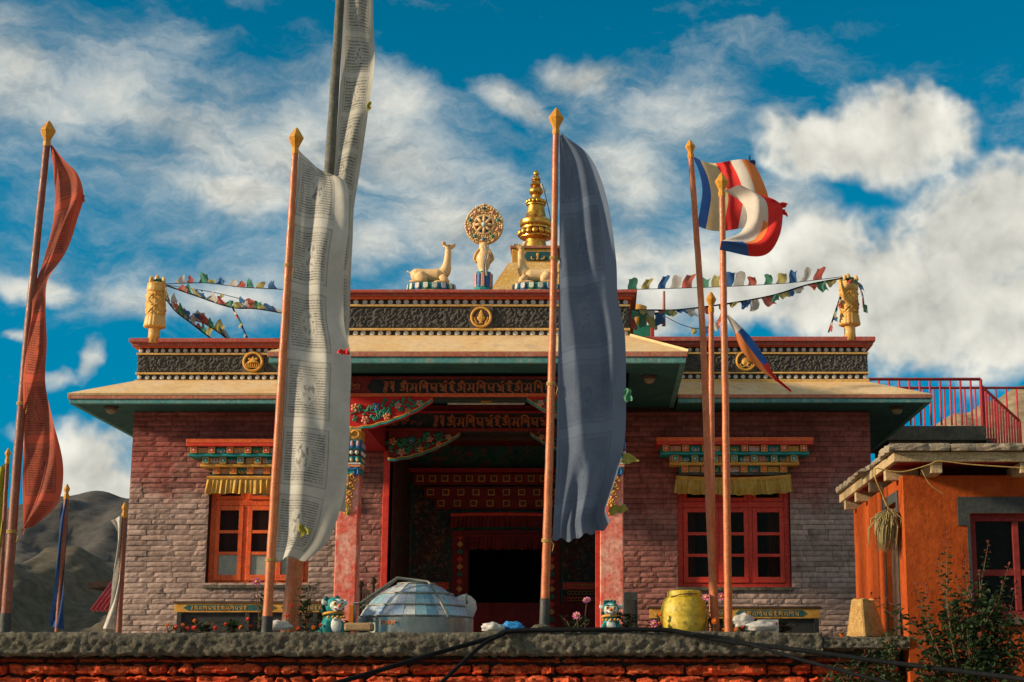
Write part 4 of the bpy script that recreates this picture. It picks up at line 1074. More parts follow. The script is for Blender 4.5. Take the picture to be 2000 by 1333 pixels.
def deer(c, f, label, grp):
    """kneeling deer looking up; f = +1 faces right"""
    root = thing('deer_statue', c, label, 'statue', grp)
    c = Vector(c); h = .12
    lotus_base(root, c, .315, .17, h, 16, ('teal_bright', 'blue_paint', 'green_paint'))
    T_ = lambda x, y, z: (c.x + f * x * 1.0, c.y + y, c.z + h + z * 1.04)
    b = MB()
    sweep(b, [T_(-.27, 0, .10), T_(-.20, 0, .115), T_(-.06, 0, .118), T_(.08, 0, .118), T_(.165, 0, .12)], [(.06, .06), (.098, .098), (.092, .086), (.094, .092), (.06, .075)])
    sweep(b, [T_(.12, 0, .12), T_(.175, 0, .19), T_(.195, 0, .29), T_(.205, 0, .39), T_(.20, 0, .46)], [(.08, .09), (.062, .074), (.046, .05), (.040, .044), (.042, .046)])
    sweep(b, [T_(.165, 0, .465), T_(.20, 0, .478), T_(.25, 0, .495), T_(.30, 0, .522)], [(.03, .036), (.045, .046), (.034, .034), (.020, .021)])
    for s in (-1, 1):
        sweep(b, [T_(-.18, s * .07, .12), T_(-.12, s * .10, .07), T_(-.055, s * .105, .045)], [(.055, .085), (.045, .06), (.03, .035)])
        sweep(b, [T_(-.05, s * .10, .035), T_(-.16, s * .115, .022), T_(-.28, s * .11, .02)], [(.024, .026), (.02, .022), (.022, .02)])
        sweep(b, [T_(.13, s * .065, .10), T_(.17, s * .09, .06), T_(.22, s * .09, .035)], [(.045, .06), (.034, .04), (.026, .03)])
        sweep(b, [T_(.24, s * .085, .03), T_(.14, s * .10, .02), T_(.03, s * .10, .018)], [(.022, .024), (.019, .02), (.021, .019)])
        sweep(b, [T_(.175, s * .03, .50), T_(.155, s * .058, .518), T_(.13, s * .085, .535)], [(.014, .016), (.022, .030), (.010, .012)])
    sweep(b, [T_(-.26, 0, .15), T_(-.30, 0, .165), T_(-.335, 0, .185)], [(.016, .014), (.014, .012), (.006, .006)])
    o = b.build('body', MAT['deer_cream'], root, smooth=True); fuse(o, .0085, 3)
    for s in (-1, 1):
        MB().ball(T_(.222, s * .040, .497), .0085, 10, 6).build('eye', MAT['blue_paint'], root, smooth=True)
        e = MB(); e.ball(T_(.146, s * .078, .524), .02, 8, 6, sx=.8, sy=.5, sz=.5); e.build('inner_ear', MAT['pink_paint'], root, smooth=True)
    MB().ball(T_(.288, 0, .520), .011, 8, 6, sy=1.3).build('nose', MAT['wood_dark'], root, smooth=True)
    return root
RZ = 6.548
deer((U(843, 560, 20.55).x, 20.55, RZ), 1, 'cream deer statue facing right, left of the golden wheel', 'deer flanking the wheel')
deer((U(1048, 560, 20.55).x, 20.55, RZ), -1, 'cream deer statue facing left, partly behind the dark blue banner pole', 'deer flanking the wheel')

# --- wheel of the law on its vase and lotus stand
wc = U(944, 560, 20.5); wc.z = RZ; wc.y = 20.5
wheel = thing('dharma_wheel', wc, 'ornate cream eight-spoked wheel with coloured gems on a vase stand', 'wheel ornament')
def WZ(py): return zw(py, 20.5)
MB().lathe(wc, [(.135, 0), (.14, .03), (.125, .04), (.115, .06), (.105, .14), (.095, .255), (.10, .27)], 12, a0=.26).build('stand', MAT['teal_bright'], wheel, bevel=.004)
for k in range(12):
    a = .26 + 2 * pi * (k + .5) / 12; d_ = Vector((cos(a), sin(a), 0)); R_ = Matrix.Rotation(a + pi / 2, 3, 'Z')
    pm = MB(); pm.obox(wc + d_ * .112 + Vector((0, 0, .155)), .022, .008, .095, R_); pm.build('petal', MAT[('pink_paint', 'blue_paint')[k % 2]], wheel, bevel=.012)
MB().lathe(wc, [(.06, .27), (.05, .29), (.07, .33), (.10, .42), (.098, .48), (.07, .53), (.05, .57), (.065, .60), (.06, .66)], 20).build('vase', MAT['deer_cream'], wheel, smooth=True)
for s in (-1, 1):
    MB().tube(smooth_line([(wc.x + s * .045, 20.5, wc.z + .59), (wc.x + s * .09, 20.47, wc.z + .53), (wc.x + s * .12, 20.48, wc.z + .45), (wc.x + s * .085, 20.47, wc.z + .40)], 14), [.018] * 15, 7).build('ribbon', MAT['carved_gold'], wheel, smooth=True)
MB().grid(lambda u, v: (wc.x + .01 + .045 * u + .012 * sin(v * 7), 20.39 - .02 * sin(u * 7 + v * 3), wc.z + .60 - .40 * v), 8, 20).build('scarf', MAT['banner_white'], wheel, smooth=True)
whc = Vector((wc.x, 20.5, WZ(441)))
def tear(a, R_):
    x, z = sin(a), cos(a); k = 1 + .10 * max(0, z) ** 6
    return (whc.x + x * R_ * .97, whc.z + z * R_ * k)
pl = [tear(2 * pi * i / 60, .256) for i in range(60)]
rim = MB().prism(pl, 20.47, 20.54).build('rim', MAT['carved_gold'], wheel, bevel=.008)
bd = MB(); rr = random.Random(8)
for R_, n, s in ((.243, 54, .0155), (.212, 46, .0165), (.181, 40, .016), (.152, 34, .014)):
    for i in range(n):
        x, z = tear(2 * pi * i / n + rr.uniform(-.04, .04), R_ + rr.uniform(-.006, .006)); bd.ball((x, 20.466 + rr.uniform(-.004, .006), z), s * rr.uniform(.8, 1.25), 7, 5)
tag(bd.build('bead_relief', MAT['deer_cream'], wheel, smooth=True), kind='stuff')
for i, mt in enumerate(('teal_dark', 'pink_paint', 'teal_bright', 'pink_paint', 'green_paint', 'blue_paint', 'green_paint', 'pink_paint', 'teal_bright', 'pink_paint')):
    x, z = tear(2 * pi * i / 10, .195); MB().ball((x, 20.455, z), .023, 12, 8).build('gem', MAT[mt], wheel, smooth=True)
MB().tube([(whc.x + cos(2 * pi * i / 40) * .125, 20.462, whc.z + sin(2 * pi * i / 40) * .125) for i in range(40)], .017, 8, closed=True).build('ring', MAT['deer_cream'], wheel, smooth=True)
for i in range(8):
    a = 2 * pi * (i + .5) / 8; q = MB(); k = 6
    q.v = [(whc.x, 20.466, whc.z)] + [(whc.x + cos(a + (j / k - .5) * .785) * .115, 20.466, whc.z + sin(a + (j / k - .5) * .785) * .115) for j in range(k + 1)]
    q.face(range(k + 2)); q.build('sector', MAT[('dark_red', 'blue_paint', 'green_paint', 'flower_orange')[i % 4]], wheel, solid=.006)
    a = 2 * pi * i / 8; d_ = Vector((cos(a), 0, sin(a)))
    MB().tube([whc + d_ * .02 + Vector((0, -.045, 0)), whc + d_ * .065 + Vector((0, -.048, 0)), whc + d_ * .115 + Vector((0, -.045, 0))], [.012, .022, .016], 8).build('spoke', MAT['deer_cream'], wheel, smooth=True)
MB().tube([(whc.x + cos(2 * pi * i / 24) * .04, 20.45, whc.z + sin(2 * pi * i / 24) * .04) for i in range(24)], .010, 7, closed=True).build('ring', MAT['carved_gold'], wheel, smooth=True)
MB().ball((whc.x, 20.45, whc.z), .034, 14, 8).build('hub', MAT['statue_white'], wheel, smooth=True)

# --- gilt spire on its lantern
YS = 24.4
lz = zw(527, YS); sx = U(1046, 500, YS).x
lan = thing('rooftop_lantern', (sx, YS, 6.345), 'yellow pyramid roof lantern under the gilt spire on the temple roof', 'lantern roof')
rb = MB(); hw0, hw1 = U(1180, 566, YS).x - sx, U(1092, 527, YS).x - sx; zb_ = 6.34
b0 = [(sx - hw0 * 1.12, YS - hw0, zb_), (sx + hw0, YS - hw0, zb_), (sx + hw0, YS + hw0, zb_), (sx - hw0 * 1.12, YS + hw0, zb_)]
t0 = [(sx - hw1, YS - hw1, lz), (sx + hw1, YS - hw1, lz), (sx + hw1, YS + hw1, lz), (sx - hw1, YS + hw1, lz)]
for i in range(4): rb.quad(b0[i], b0[(i + 1) % 4], t0[(i + 1) % 4], t0[i])
rb.build('roof', MAT['yellow_paint'], lan, solid=.03)
lt_ = zw(497, YS); MB().box(sx - hw1 + .02, sx + hw1 - .02, YS - hw1 + .02, YS + hw1 - .02, lz, lt_).build('drum', MAT['ochre'], lan, bevel=.006)
MB().box(sx - hw1 - .01, sx + hw1 + .01, YS - hw1 - .01, YS + hw1 + .01, lt_ + .001, lt_ + .04).build('drum_cap', MAT['lip_red'], lan, bevel=.004)
q = MB(); zm = (lz + lt_) / 2; yy = YS - hw1 + .012
q.prism([(sx - .12, zm - .07), (sx + .22, zm - .07), (sx + .27, zm), (sx + .22, zm + .07), (sx - .12, zm + .07), (sx - .17, zm)], yy - .004, yy + .006); q.build('painted_panel', MAT['teal_dark'], lan)
q = MB(); q.lathe((sx + .05, yy - .006, zm - .06), [(.03, 0), (.012, .03), (.02, .06), (.026, .09), (.008, .11)], 10, sy=.3)
for s in (-1, 1): q.tube(smooth_line([(sx + .05 + s * .05, yy - .006, zm - .05), (sx + .05 + s * .09, yy - .008, zm - .045), (sx + .05 + s * .1, yy - .006, zm - .01)], 8), .01, 6)
q.build('painted_emblem', MAT['carved_gold'], lan, smooth=True)
sb = Vector((sx, YS, lt_ + .04)); S_ = lambda py: zw(py, YS) - sb.z; P1 = 1 / PXM(430, YS)
spire = thing('gilt_spire', sb, 'gilded tiered spire with lotus rings on the temple roof', 'spire')
def ring_of(rad, z, r, n, sq=1.0, nm='lotus_ring'):
    m_ = MB()
    for i in range(n):
        a = 2 * pi * i / n; m_.ball((sb.x + cos(a) * rad, sb.y + sin(a) * rad, sb.z + z), r, 10, 6, sz=sq)
    m_.build(nm, MAT['gilt'], spire, smooth=True)
def lat(nm, prof): MB().lathe(sb, [(w * P1 / 2, S_(py)) for py, w in prof], 32).build(nm, MAT['gilt'], spire, smooth=True, auto=40)
MB().lathe(sb, [(24 * P1, .0), (24 * P1, .04), (22 * P1, .05)], 32).build('spire_foot', MAT['teal_dark'], spire, smooth=True, auto=40)
lat('lower_bell', [(490, 48), (484, 46), (476, 40), (470, 38), (466, 62), (463, 62)])
ring_of(30 * P1, S_(458), 6.6 * P1, 16, 1.1)
lat('dome', [(462, 50), (452, 44), (449, 56), (446, 56), (443, 62), (437, 64), (433, 62), (429, 50), (424, 40), (412, 35), (404, 33), (402, 38), (400, 38)])
ring_of(17 * P1, S_(396), 4.0 * P1, 14, 1.2)
lat('neck', [(400, 30), (392, 26), (388, 18), (383, 17), (378, 27), (373, 28), (369, 24), (366, 14), (364, 22), (362, 24), (356, 17), (354, 14), (352, 18), (350, 17), (345, 10), (343, 7), (341, 11), (338, 11), (335, 7), (332.5, 1)])
MB().tube(smooth_line([(sb.x + .10, YS - .06, sb.z + S_(362)), (sb.x + .12, YS - .08, sb.z + S_(375)), (sb.x + .17, YS - .05, sb.z + S_(395)), (sb.x + .24, YS - .05, sb.z + S_(440)), (sb.x + .27, YS - .05, sb.z + S_(490))], 24), .006, 5).build('wire', MAT['cable'], spire)
MB().grid(lambda u, v: (sb.x + .05 + .05 * u + .07 * v, YS - .12 + .02 * sin(u * 6 + v * 5), sb.z + S_(362) - .14 * v - .02 * u), 5, 8).build('scarf', MAT['banner_white'], spire, smooth=True)

# --- victory banner cylinders
def victory(px, label, Y=22.95, top=543, bot=657, lean=0):
    z0 = zw(bot, Y) + .02; c = U(px, bot, Y); c.z = z0; H = zw(top, Y) - z0
    root = thing('victory_banner', c, label, 'roof ornament', 'carved gold cylinders on the parapet ends')
    k = H / 114.0
    MB().lathe(c, [(12 * k, -.12), (11 * k, 0), (11 * k, 12 * k), (13 * k, 15 * k)], 20).build('stem', MAT['gold_cream'], root, smooth=True)
    # pleated skirt
    MB().lathe(c, [(15 * k, 13 * k), (20.5 * k, 15 * k), (21 * k, 17 * k), (19.5 * k, 26 * k), (18.6 * k, 34 * k), (18 * k, 36 * k)], 96, fn=lambda w, z: .008 * abs(sin(w * 8)) - .004).build('skirt', MAT['gold_cream'], root, smooth=True)
    # carved middle
    def rel(w, z):
        zz = z / k; e = .0
        for zc_, f in ((46, 1), (60, -1), (74, 1)):
            q = zc_ + 5 * f * cos(w * 4)
            e += .016 * math.exp(-((zz - q) / 2.3) ** 2)
        e += .010 * max(0, sin(w * 8) * sin(zz * .42)) + .006 * max(0, sin(w * 14) * sin(zz * .9))
        return e
    n = 34
    MB().lathe(c, [(17.2 * k - .001 * i / n, (35 + 50 * i / n) * k) for i in range(n + 1)], 110, fn=rel).build('carved_drum', MAT['carved_gold'], root, smooth=True)
    MB().lathe(c, [(17.5 * k, 84 * k), (18.6 * k, 86 * k), (18.4 * k, 95 * k), (17.8 * k, 97 * k), (18.4 * k, 98 * k), (18 * k, 101 * k), (14 * k, 103 * k), (8 * k, 104 * k)], 80, fn=lambda w, z: .003 * abs(sin(w * 9))).build('collar', MAT['gold_cream'], root, smooth=True)
    for i in range(4):
        a = pi / 4 + i * pi / 2 + .3; d_ = Vector((cos(a), sin(a), 0))
        p_ = MB(); p_.tube([c + d_ * 14 * k + Vector((0, 0, 100 * k)), c + d_ * 17 * k + Vector((0, 0, 106 * k)), c + d_ * 16 * k + Vector((0, 0, 112 * k)), c + d_ * 12 * k + Vector((0, 0, 113 * k))], [4 * k, 4.5 * k, 3 * k, 1 * k], 8, flat=.5); p_.build('petal', MAT['gold_cream'], root, smooth=True)
    MB().lathe(c, [(6 * k, 103 * k), (7 * k, 107 * k), (5 * k, 111 * k), (5.5 * k, 113 * k), (3 * k, 118 * k), (.5 * k, 120 * k)], 16).build('jewel', MAT['gold_cream'], root, smooth=True)
    g_ = MB()
    for i in range(9):
        a = i * .7; g_.ball((c.x + cos(a) * 9 * k, c.y + sin(a) * 9 * k, c.z + (105 + (i % 3)) * k), 4.4 * k, 7, 5)
    g_.build('faded_scarf', MAT['cloth_green'], root, smooth=True)
    return root
victory(301, 'carved gold cylinder ornament on the left end of the parapet')
victory(1660, 'carved gold cylinder ornament on the right end of the parapet', top=540, bot=653)
# third one, squat and painted, further back
c = U(1252, 650, 26.0); c.z = 5.95; k_ = 1 / PXM(640, 26)
vd = thing('painted_drum', c, 'red and green drum ornament with yellow crown behind the porch parapet', 'roof ornament')
zz = lambda py: zw(py, 26) - c.z
MB().box(c.x - 26 * k_, c.x + 22 * k_, 25.8, 26.2, 5.95, 5.95 + zz(640)).build('body', MAT['green_paint'], vd, bevel=.01)
MB().box(c.x + 18 * k_, c.x + 25 * k_, 25.78, 26.2, 5.95, 5.95 + zz(632)).build('edge', MAT['rail_red'], vd, bevel=.01)
MB().lathe((c.x - 6 * k_, 26, c.z), [(16 * k_, zz(640)), (20 * k_, zz(622)), (21 * k_, zz(612)), (17 * k_, zz(606)), (18 * k_, zz(600)), (8 * k_, zz(596))], 24, fn=lambda w, z: .006 * sin(w * 12)).build('crown', MAT['carved_gold'], vd, smooth=True)
MB().tube([(c.x + 44 * k_, 25.9, c.z + zz(640)), (c.x + 45 * k_, 25.9, c.z + zz(572))], [.03, .02], 8).build('post', MAT['lip_red'], vd, smooth=True)

# ================================================================ strings of small prayer flags
SEQ = [0, 1, 2, 3, 4]
def flag_string(label, pts, n, t0, t1, sizes, up=False, seed=1, ragged=False, cord_r=.006):
    """pts: (px, py, Y) along the cord; n small flags with their own curl"""
    rr = random.Random(seed); W3 = smooth_line([U(*q) for q in pts], 60)
    root = thing('prayer_flag_string', W3[0], label, 'prayer flags', 'strings of small prayer flags')
    MB().tube(W3, cord_r, 5).build('cord', MAT['cable'], root)
    for i in range(n):
        t_ = t0 + (t1 - t0) * (i + .5) / n + rr.uniform(-.2, .2) / n * (1 if ragged else .3); a = W3[int(t_ * 59)]; b = W3[min(60, int(t_ * 59) + 1)]; d_ = (b - a).normalized()
        w = sizes[0] * rr.uniform(.75, 1.1); h = sizes[1] * rr.uniform(.6, 1.15); cu = rr.uniform(-.6, .6); ph = rr.uniform(0, 6); sg = 1 if up else -1
        lean = rr.uniform(-.1, .5) * h; fold = rr.uniform(.4, 1.0) if ragged else 1
        def fn(u, v):
            p_ = a + d_ * (u - .5) * w
            if up: pass
            k = v * h * fold
            taper = 1 - (.45 * v * rr_t if ragged else .05 * v)
            return (a.x + d_.x * (u - .5) * w * taper + lean * v + .012 * sin(v * 5 + ph), a.y + d_.y * (u - .5) * w - .05 * cu * sin(u * 5 + v * 3 + ph) - .06 * v, a.z + d_.z * (u - .5) * w + sg * (k + .014 * sin(u * 6 + ph) * v))
        rr_t = rr.uniform(.2, 1.5)
        MB().grid(fn, 6, 6).build('flag', FLAGC[(i + seed) % 5], root, smooth=True, recalc=False)
    return root
flag_string('topmost sagging flag string from the left gold cylinder', [(322, 555, 22.8), (400, 553, 22.6), (470, 561, 22.3), (560, 566, 22)], 10, .12, .98, (.16, .12), True, 1, True)
flag_string('ragged middle flag string from the left gold cylinder towards the white banner', [(325, 558, 22.8), (380, 577, 22.5), (450, 600, 22.2), (500, 603, 22), (560, 613, 21.8)], 15, .12, .98, (.2, .13), True, 2, True, .012)
flag_string('bare thin line between the left flag strings', [(325, 557, 22.8), (420, 572, 22.5), (520, 598, 22)], 3, .3, .95, (.1, .07), False, 3, True, .005)
flag_string('steep flag string falling from the left gold cylinder to the parapet', [(324, 585, 22.8), (345, 610, 22.9), (375, 633, 23.1), (415, 664, 23.5)], 11, .0, 1, (.15, .16), True, 4, True, .01)
flag_string('short flag string rising from the left parapet with blue and white flags', [(372, 624, 23.1), (400, 633, 23.2), (430, 652, 23.4), (445, 664, 23.5)], 7, .0, 1, (.2, .17), True, 5, True, .008)
flag_string('short knotted flag string hanging down to the left parapet', [(455, 603, 22.2), (466, 622, 22.5), (476, 645, 23.0), (484, 662, 23.4)], 7, .02, 1, (.09, .10), False, 6, True, .012)
flag_string('upper right string of neatly spaced square flags blown upward', [(1180, 567, 20.8), (1300, 564, 21.4), (1420, 560, 22), (1540, 553, 22.5), (1645, 541, 22.9)], 15, .1, .93, (.165, .17), True, 3, False, .005)
flag_string('lower right flag string with green and red flags sagging to the gold cylinder', [(1232, 606, 20.6), (1275, 606, 21), (1330, 605, 21.4), (1430, 592, 22), (1510, 577, 22.4), (1580, 556, 22.7), (1650, 543, 22.9)], 22, .02, .97, (.2, .17), False, 8, True, .012)
flag_string('thin drooping line with few pale flags above the right parapet', [(1295, 616, 21.4), (1330, 634, 21.8), (1368, 642, 22.2), (1400, 628, 22.2), (1412, 602, 22.2)], 4, .35, .95, (.17, .16), False, 9, True, .005)
flag_string('dark flag strand hanging from the right gold cylinder', [(1643, 575, 22.9), (1632, 608, 22.9), (1618, 650, 22.95)], 8, .05, .95, (.07, .1), False, 10, True, .012)
flag_string('short bunch of flags wrapped round the right gold cylinder', [(1652, 545, 22.65), (1672, 550, 22.7), (1684, 575, 22.8), (1688, 608, 22.9)], 7, .02, 1, (.12, .16), False, 12, True, .012)
flag_string('short row of bright red, white and green flags beside the porch parapet', [(1224, 612, 20.7), (1250, 612, 21), (1275, 612, 21.2), (1300, 610, 21.4)], 4, .0, 1, (.21, .24), False, 7, False, .01)
# ================================================================ flag poles
def pole(label, pts, Y, w0, w1, mat, finial=None, base=None, name='flag_pole', ties=(), paint=None, nodes=0, fin_mat='finial', group='painted poles'):
    """pts in photo pixels from foot to top, at distance Y; w0, w1 widths in pixels"""
    P_ = [U(x, y, Y) for x, y in pts]; foot = P_[0].copy()
    k0, k1 = 1 / PXM(1220, Y), 1 / PXM(300, Y)
    d_ = (P_[1] - P_[0]).normalized(); foot = P_[0] - d_ * ((P_[0].z - TZ + .15) / d_.z)
    L = smooth_line([foot] + P_, 70) if len(P_) > 2 else [foot.lerp(P_[1], i / 70) for i in range(71)]
    root = thing(name, (foot.x, foot.y, TZ), label, 'pole', group)
    r0, r1 = w0 * k0 / 2, w1 * k1 / 2; rr = random.Random(int(w0 * 7 + pts[0][0]))
    rad = []
    for i in range(71):
        t_ = i / 70; r = r0 + (r1 - r0) * t_
        if nodes and i % nodes == 3: r *= 1.05
        rad.append(r)
    L2 = [p + Vector((rr.uniform(-1, 1), rr.uniform(-1, 1), 0)) * .0016 for p in L]
    if base:
        zb = zw(base, Y); cut = max(i for i in range(71) if L[i].z <= zb)
        MB().tube(L2[:cut + 1], [r * 1.13 for r in rad[:cut + 1]], 14).build('foot_sleeve', MAT['sleeve'], root, smooth=True, auto=40)
    if paint:
        zb = zw(paint[0], Y); cut = max(i for i in range(71) if L[i].z <= zb)
        MB().tube(L2[:cut + 1], rad[:cut + 1], 18).build('painted_foot', MAT[paint[1]], root, smooth=True, auto=40)
        MB().tube(L2[cut:], [r * .92 for r in rad[cut:]], 14).build('shaft', MAT[mat], root, smooth=True, auto=40)
    else:
        MB().tube(L2, rad, 14).build('shaft', MAT[mat], root, smooth=True, auto=40)
    if finial:
        top = P_[-1]; h = finial[1] * k1; w = finial[0] * k1 / 2; ax = (L[-1] - L[-4]).normalized()
        R_ = Vector((0, 0, 1)).rotation_difference(ax).to_matrix()
        f = MB(); f.lathe((0, 0, 0), [(r1 * 1.15, -.06), (r1 * 1.2, -.01), (r1 * .95, 0), (w * .55, h * .14), (w, h * .48), (w * .98, h * .53), (w * .25, h * .93), (.002, h)], 8)
        f.v = [tuple(top + R_ @ Vector(q)) for q in f.v]; f.build('finial', MAT[fin_mat], root, bevel=.003)
    for py in ties:
        z = zw(py, Y); i = max(j for j in range(70) if L[j].z <= z); p_ = L[i]; R_ = rad[i] * 1.12
        t_ = MB()
        for q in range(3): t_.tube([(p_.x + cos(w) * R_, p_.y + sin(w) * R_, z + .012 * q + .01 * sin(w)) for w in [2 * pi * j / 14 for j in range(14)]], .005, 5, closed=True)
        t_.tube(smooth_line([(p_.x + R_, p_.y - .02, z), (p_.x + R_ + .02, p_.y - .03, z - .04), (p_.x + R_ + .005, p_.y - .03, z - .1)], 8), .004, 5)
        t_.build('tie', MAT['twine'], root)
    return L
pole('brown pole with yellow finial at the far left carrying the twisted red banner', [(10, 1222), (50, 700), (92, 276)], 16.5, 22, 13, 'pole_brown', (30, 42), 1190, ties=(790, 1040), nodes=12)
pole('orange pole with yellow finial carrying the nearest white printed banner', [(521, 1228), (552, 700), (577, 291)], 16.35, 22, 12, 'pole_orange', (30, 44), 1195, ties=(520, 1095), nodes=11)
pole('orange pole with yellow finial carrying the large dark blue banner', [(1063, 1228), (1078, 700), (1086, 252)], 16.4, 21, 12, 'pole_orange', (30, 44), 1166, ties=(506, 752, 1058), nodes=10)
pole('leaning orange pole carrying the higher striped flag', [(1397, 1222), (1386, 1000), (1372, 640), (1349, 300)], 16.75, 19, 11, 'pole_orange', (20, 28), None, nodes=9)
pole('straight orange pole carrying the billowing white, red and blue flag', [(1423, 1234), (1417, 800), (1410, 374)], 16.45, 18, 12, 'pole_orange', (27, 38), None, nodes=13)
pole('shorter orange pole standing between the two striped flag poles', [(1392, 1215), (1390, 900), (1389, 600)], 17.1, 16, 10, 'pole_orange', (20, 30), None, nodes=9)
pole('tall weathered grey mast with orange foot rising out of the picture', [(566, 1225), (592, 930), (617, 640), (643, 330), (664, 0), (690, -420)], 17.2, 37, 15, 'pole_grey', None, None, name='mast', paint=(990, 'pole_orange'))
pole('thin pole with yellow finial and dark blue banner before the hills', [(112, 1230), (130, 966)], 19.2, 10, 9, 'pole_brown', (12, 20), None)
pole('thin red pole with orange finial against the left brick corner', [(232, 1232), (243, 1002)], 19.6, 12, 9, 'pole_brown', (12, 20), None)
pole('thin pole with yellow finial at the very left edge', [(-4, 1232), (15, 896)], 18.6, 9, 8, 'pole_brown', (12, 20), None)

# ================================================================ banners and flags
def cloth(name, label, cat, L, R, Y, mats, fold, nu=40, nv=110, mfn=None, parent=None, Yl=None, group=None, edge=None):
    """cloth between two measured edges; fold(u, v) gives its depth in metres, so it hangs in real folds"""
    def even(pts):
        q = [tuple(p_) for p_ in smooth_line([(x, y, 0) for x, y in pts], 160)]
        return [Vector(poly_at(q, i / 80)) for i in range(81)]
    ls, rs = even(L), even(R)
    def fn(u, v):
        i = v * 80; a = min(int(i), 79); f = i - a
        l = ls[a].lerp(ls[a + 1], f); r = rs[a].lerp(rs[a + 1], f); p_ = l.lerp(r, u)
        if edge: q = edge(u, v); p_ = p_ + Vector((q[0], q[1], 0))
        yy = Y + fold(u, v)
        w = U(p_.x, p_.y, Y); return (w.x, yy, w.z)
    o = MB().grid(fn, nu, nv, mfn=mfn).build(name, mats, parent, smooth=True, org=None if parent else U(L[0][0], L[0][1], Y), recalc=False)
    if label: tag(o, label, cat, group)
    return o
def scrap(parent, pts, Y, mat, nm='tied_scarf'):
    """small rag: four measured corners, crumpled"""
    a, b, c, d_ = [Vector((x, y, 0)) for x, y in pts]; ph = pts[0][0]
    def fn(u, v):
        p_ = a.lerp(b, u).lerp(d_.lerp(c, u), v); w = U(p_.x + 1.5 * sin(v * 9 + ph), p_.y + 1.8 * sin(u * 11 + ph), Y)
        return (w.x, w.y + .025 * sin(u * 8 + v * 5 + ph), w.z)
    return MB().grid(fn, 10, 8).build(nm, MAT[mat], parent, smooth=True, recalc=False)

# nearest white printed banner
def f1(u, v):
    r = .07 * sin(u * 5.2 + v * 3.0) + .035 * sin(u * 11 - v * 9 + 1) + .05 * sin(v * 14 + u * 2.5) * u
    r += .16 * max(0, u - .66) ** 1.0 * (1 if u > .66 else 0) * 2.2
    r += .05 * max(0, v - .85) / .15 * sin(u * 9)
    return r * (.25 + .75 * min(1, u * 3))
ban1 = cloth('prayer_banner', 'long off-white banner printed with scripture blocks on the orange pole left of the porch', 'banner',
      [(584, 294), (566, 480), (556, 690), (543, 900), (531, 1096)],
      [(640, 344), (676, 356), (681, 440), (670, 520), (666, 620), (680, 690), (680, 780), (677, 880), (665, 965), (636, 1050), (596, 1090)], 16.35, MAT['print_white'], f1, 46, 150, edge=lambda u, v: (0, 3 * sin(u * 9) * v ** 8))
scrap(ban1, [(655, 686), (681, 680), (682, 694), (668, 692)], 16.28, 'petal_red')
scrap(ban1, [(579, 1022), (590, 1026), (612, 1040), (588, 1048)], 16.25, 'khata')
# tall banner on the mast
def f2(u, v): return .05 * sin(u * 4 + v * 16) + .05 * sin(v * 33 + u * 3) * u + .03 * sin(u * 8)
ban2 = cloth('prayer_banner', 'tall grey-white printed banner on the weathered mast, running up out of the picture', 'banner',
      [(702, -400), (677, -40), (665, 150), (651, 320), (639, 480), (626, 640), (610, 820), (598, 990)],
      [(770, -400), (729, -40), (731, 120), (722, 215), (702, 325), (690, 400), (688, 470), (682, 560), (680, 690), (681, 820), (676, 940), (674, 1000)], 17.15, MAT['print_tall'], f2, 30, 190)
scrap(ban2, [(716, 200), (724, 198), (724, 214), (717, 216)], 17.05, 'khata'); scrap(ban2, [(676, 985), (684, 992), (682, 1008), (677, 1006)], 17.05, 'khata')
# big dark blue banner
def f3(u, v):
    r = .06 * sin(u * 4.2 - v * 5.5 + .8) + .05 * sin((u - .7 * v) * 11) * min(1, v * 3) + .03 * sin(u * 15 + v * 9) * u
    b = max(0, v - .78) / .22
    r += b * (.09 * sin(u * 13 + v * 10) + .05 * sin(u * 23))
    r += .22 * max(0, u - .80) * (1 - b)
    return r * (.2 + .8 * min(1, u * 4))
ban3 = cloth('prayer_banner', 'large dark blue-grey printed banner hanging in front of the porch', 'banner',
      [(1093, 262), (1093, 400), (1092, 560), (1089, 760), (1086, 920), (1079, 1054)],
      [(1099, 263), (1152, 308), (1185, 388), (1203, 500), (1207, 575), (1221, 650), (1223, 760), (1221, 850), (1207, 920), (1187, 985), (1183, 1003), (1192, 1026)], 16.4, MAT['print_navy'], f3, 60, 150, edge=lambda u, v: (0, (10 * sin(u * pi) + 3 * sin(u * 30)) * v ** 14))
scrap(ban3, [(1217, 884), (1236, 888), (1248, 900), (1216, 908)], 16.45, 'khata'); scrap(ban3, [(1188, 989), (1220, 986), (1227, 998), (1190, 1007)], 16.5, 'khata'); scrap(ban3, [(1218, 760), (1232, 760), (1235, 782), (1219, 786)], 16.4, 'cotton_green')
# twisted red banner
def f4(u, v):
    tw = math.exp(-((v - .38) / .10) ** 2)
    return .07 * sin(u * 5 + v * 8) * (1 - tw) + .10 * (u - .5) * sin((v - .38) * 9) + .06 * sin(v * 9) + .05 * sin(u * 9 + v * 20) * (1 - tw)
ban4 = cloth('prayer_banner', 'twisted translucent orange-red printed banner at the far left', 'banner',
      [(99, 284), (97, 340), (94, 430), (80, 505), (67, 566), (66, 640), (65, 700), (52, 770), (44, 850), (37, 950), (32, 1042)],
      [(102, 284), (130, 318), (156, 345), (164, 386), (146, 430), (122, 500), (94, 548), (90, 600), (90, 660), (88, 740), (107, 815), (122, 880), (123, 930), (110, 985), (70, 1026)], 16.5, MAT['print_red'], f4, 30, 140)
scrap(ban4, [(154, 376), (168, 384), (160, 396), (150, 400)], 16.5, 'cloth_red')
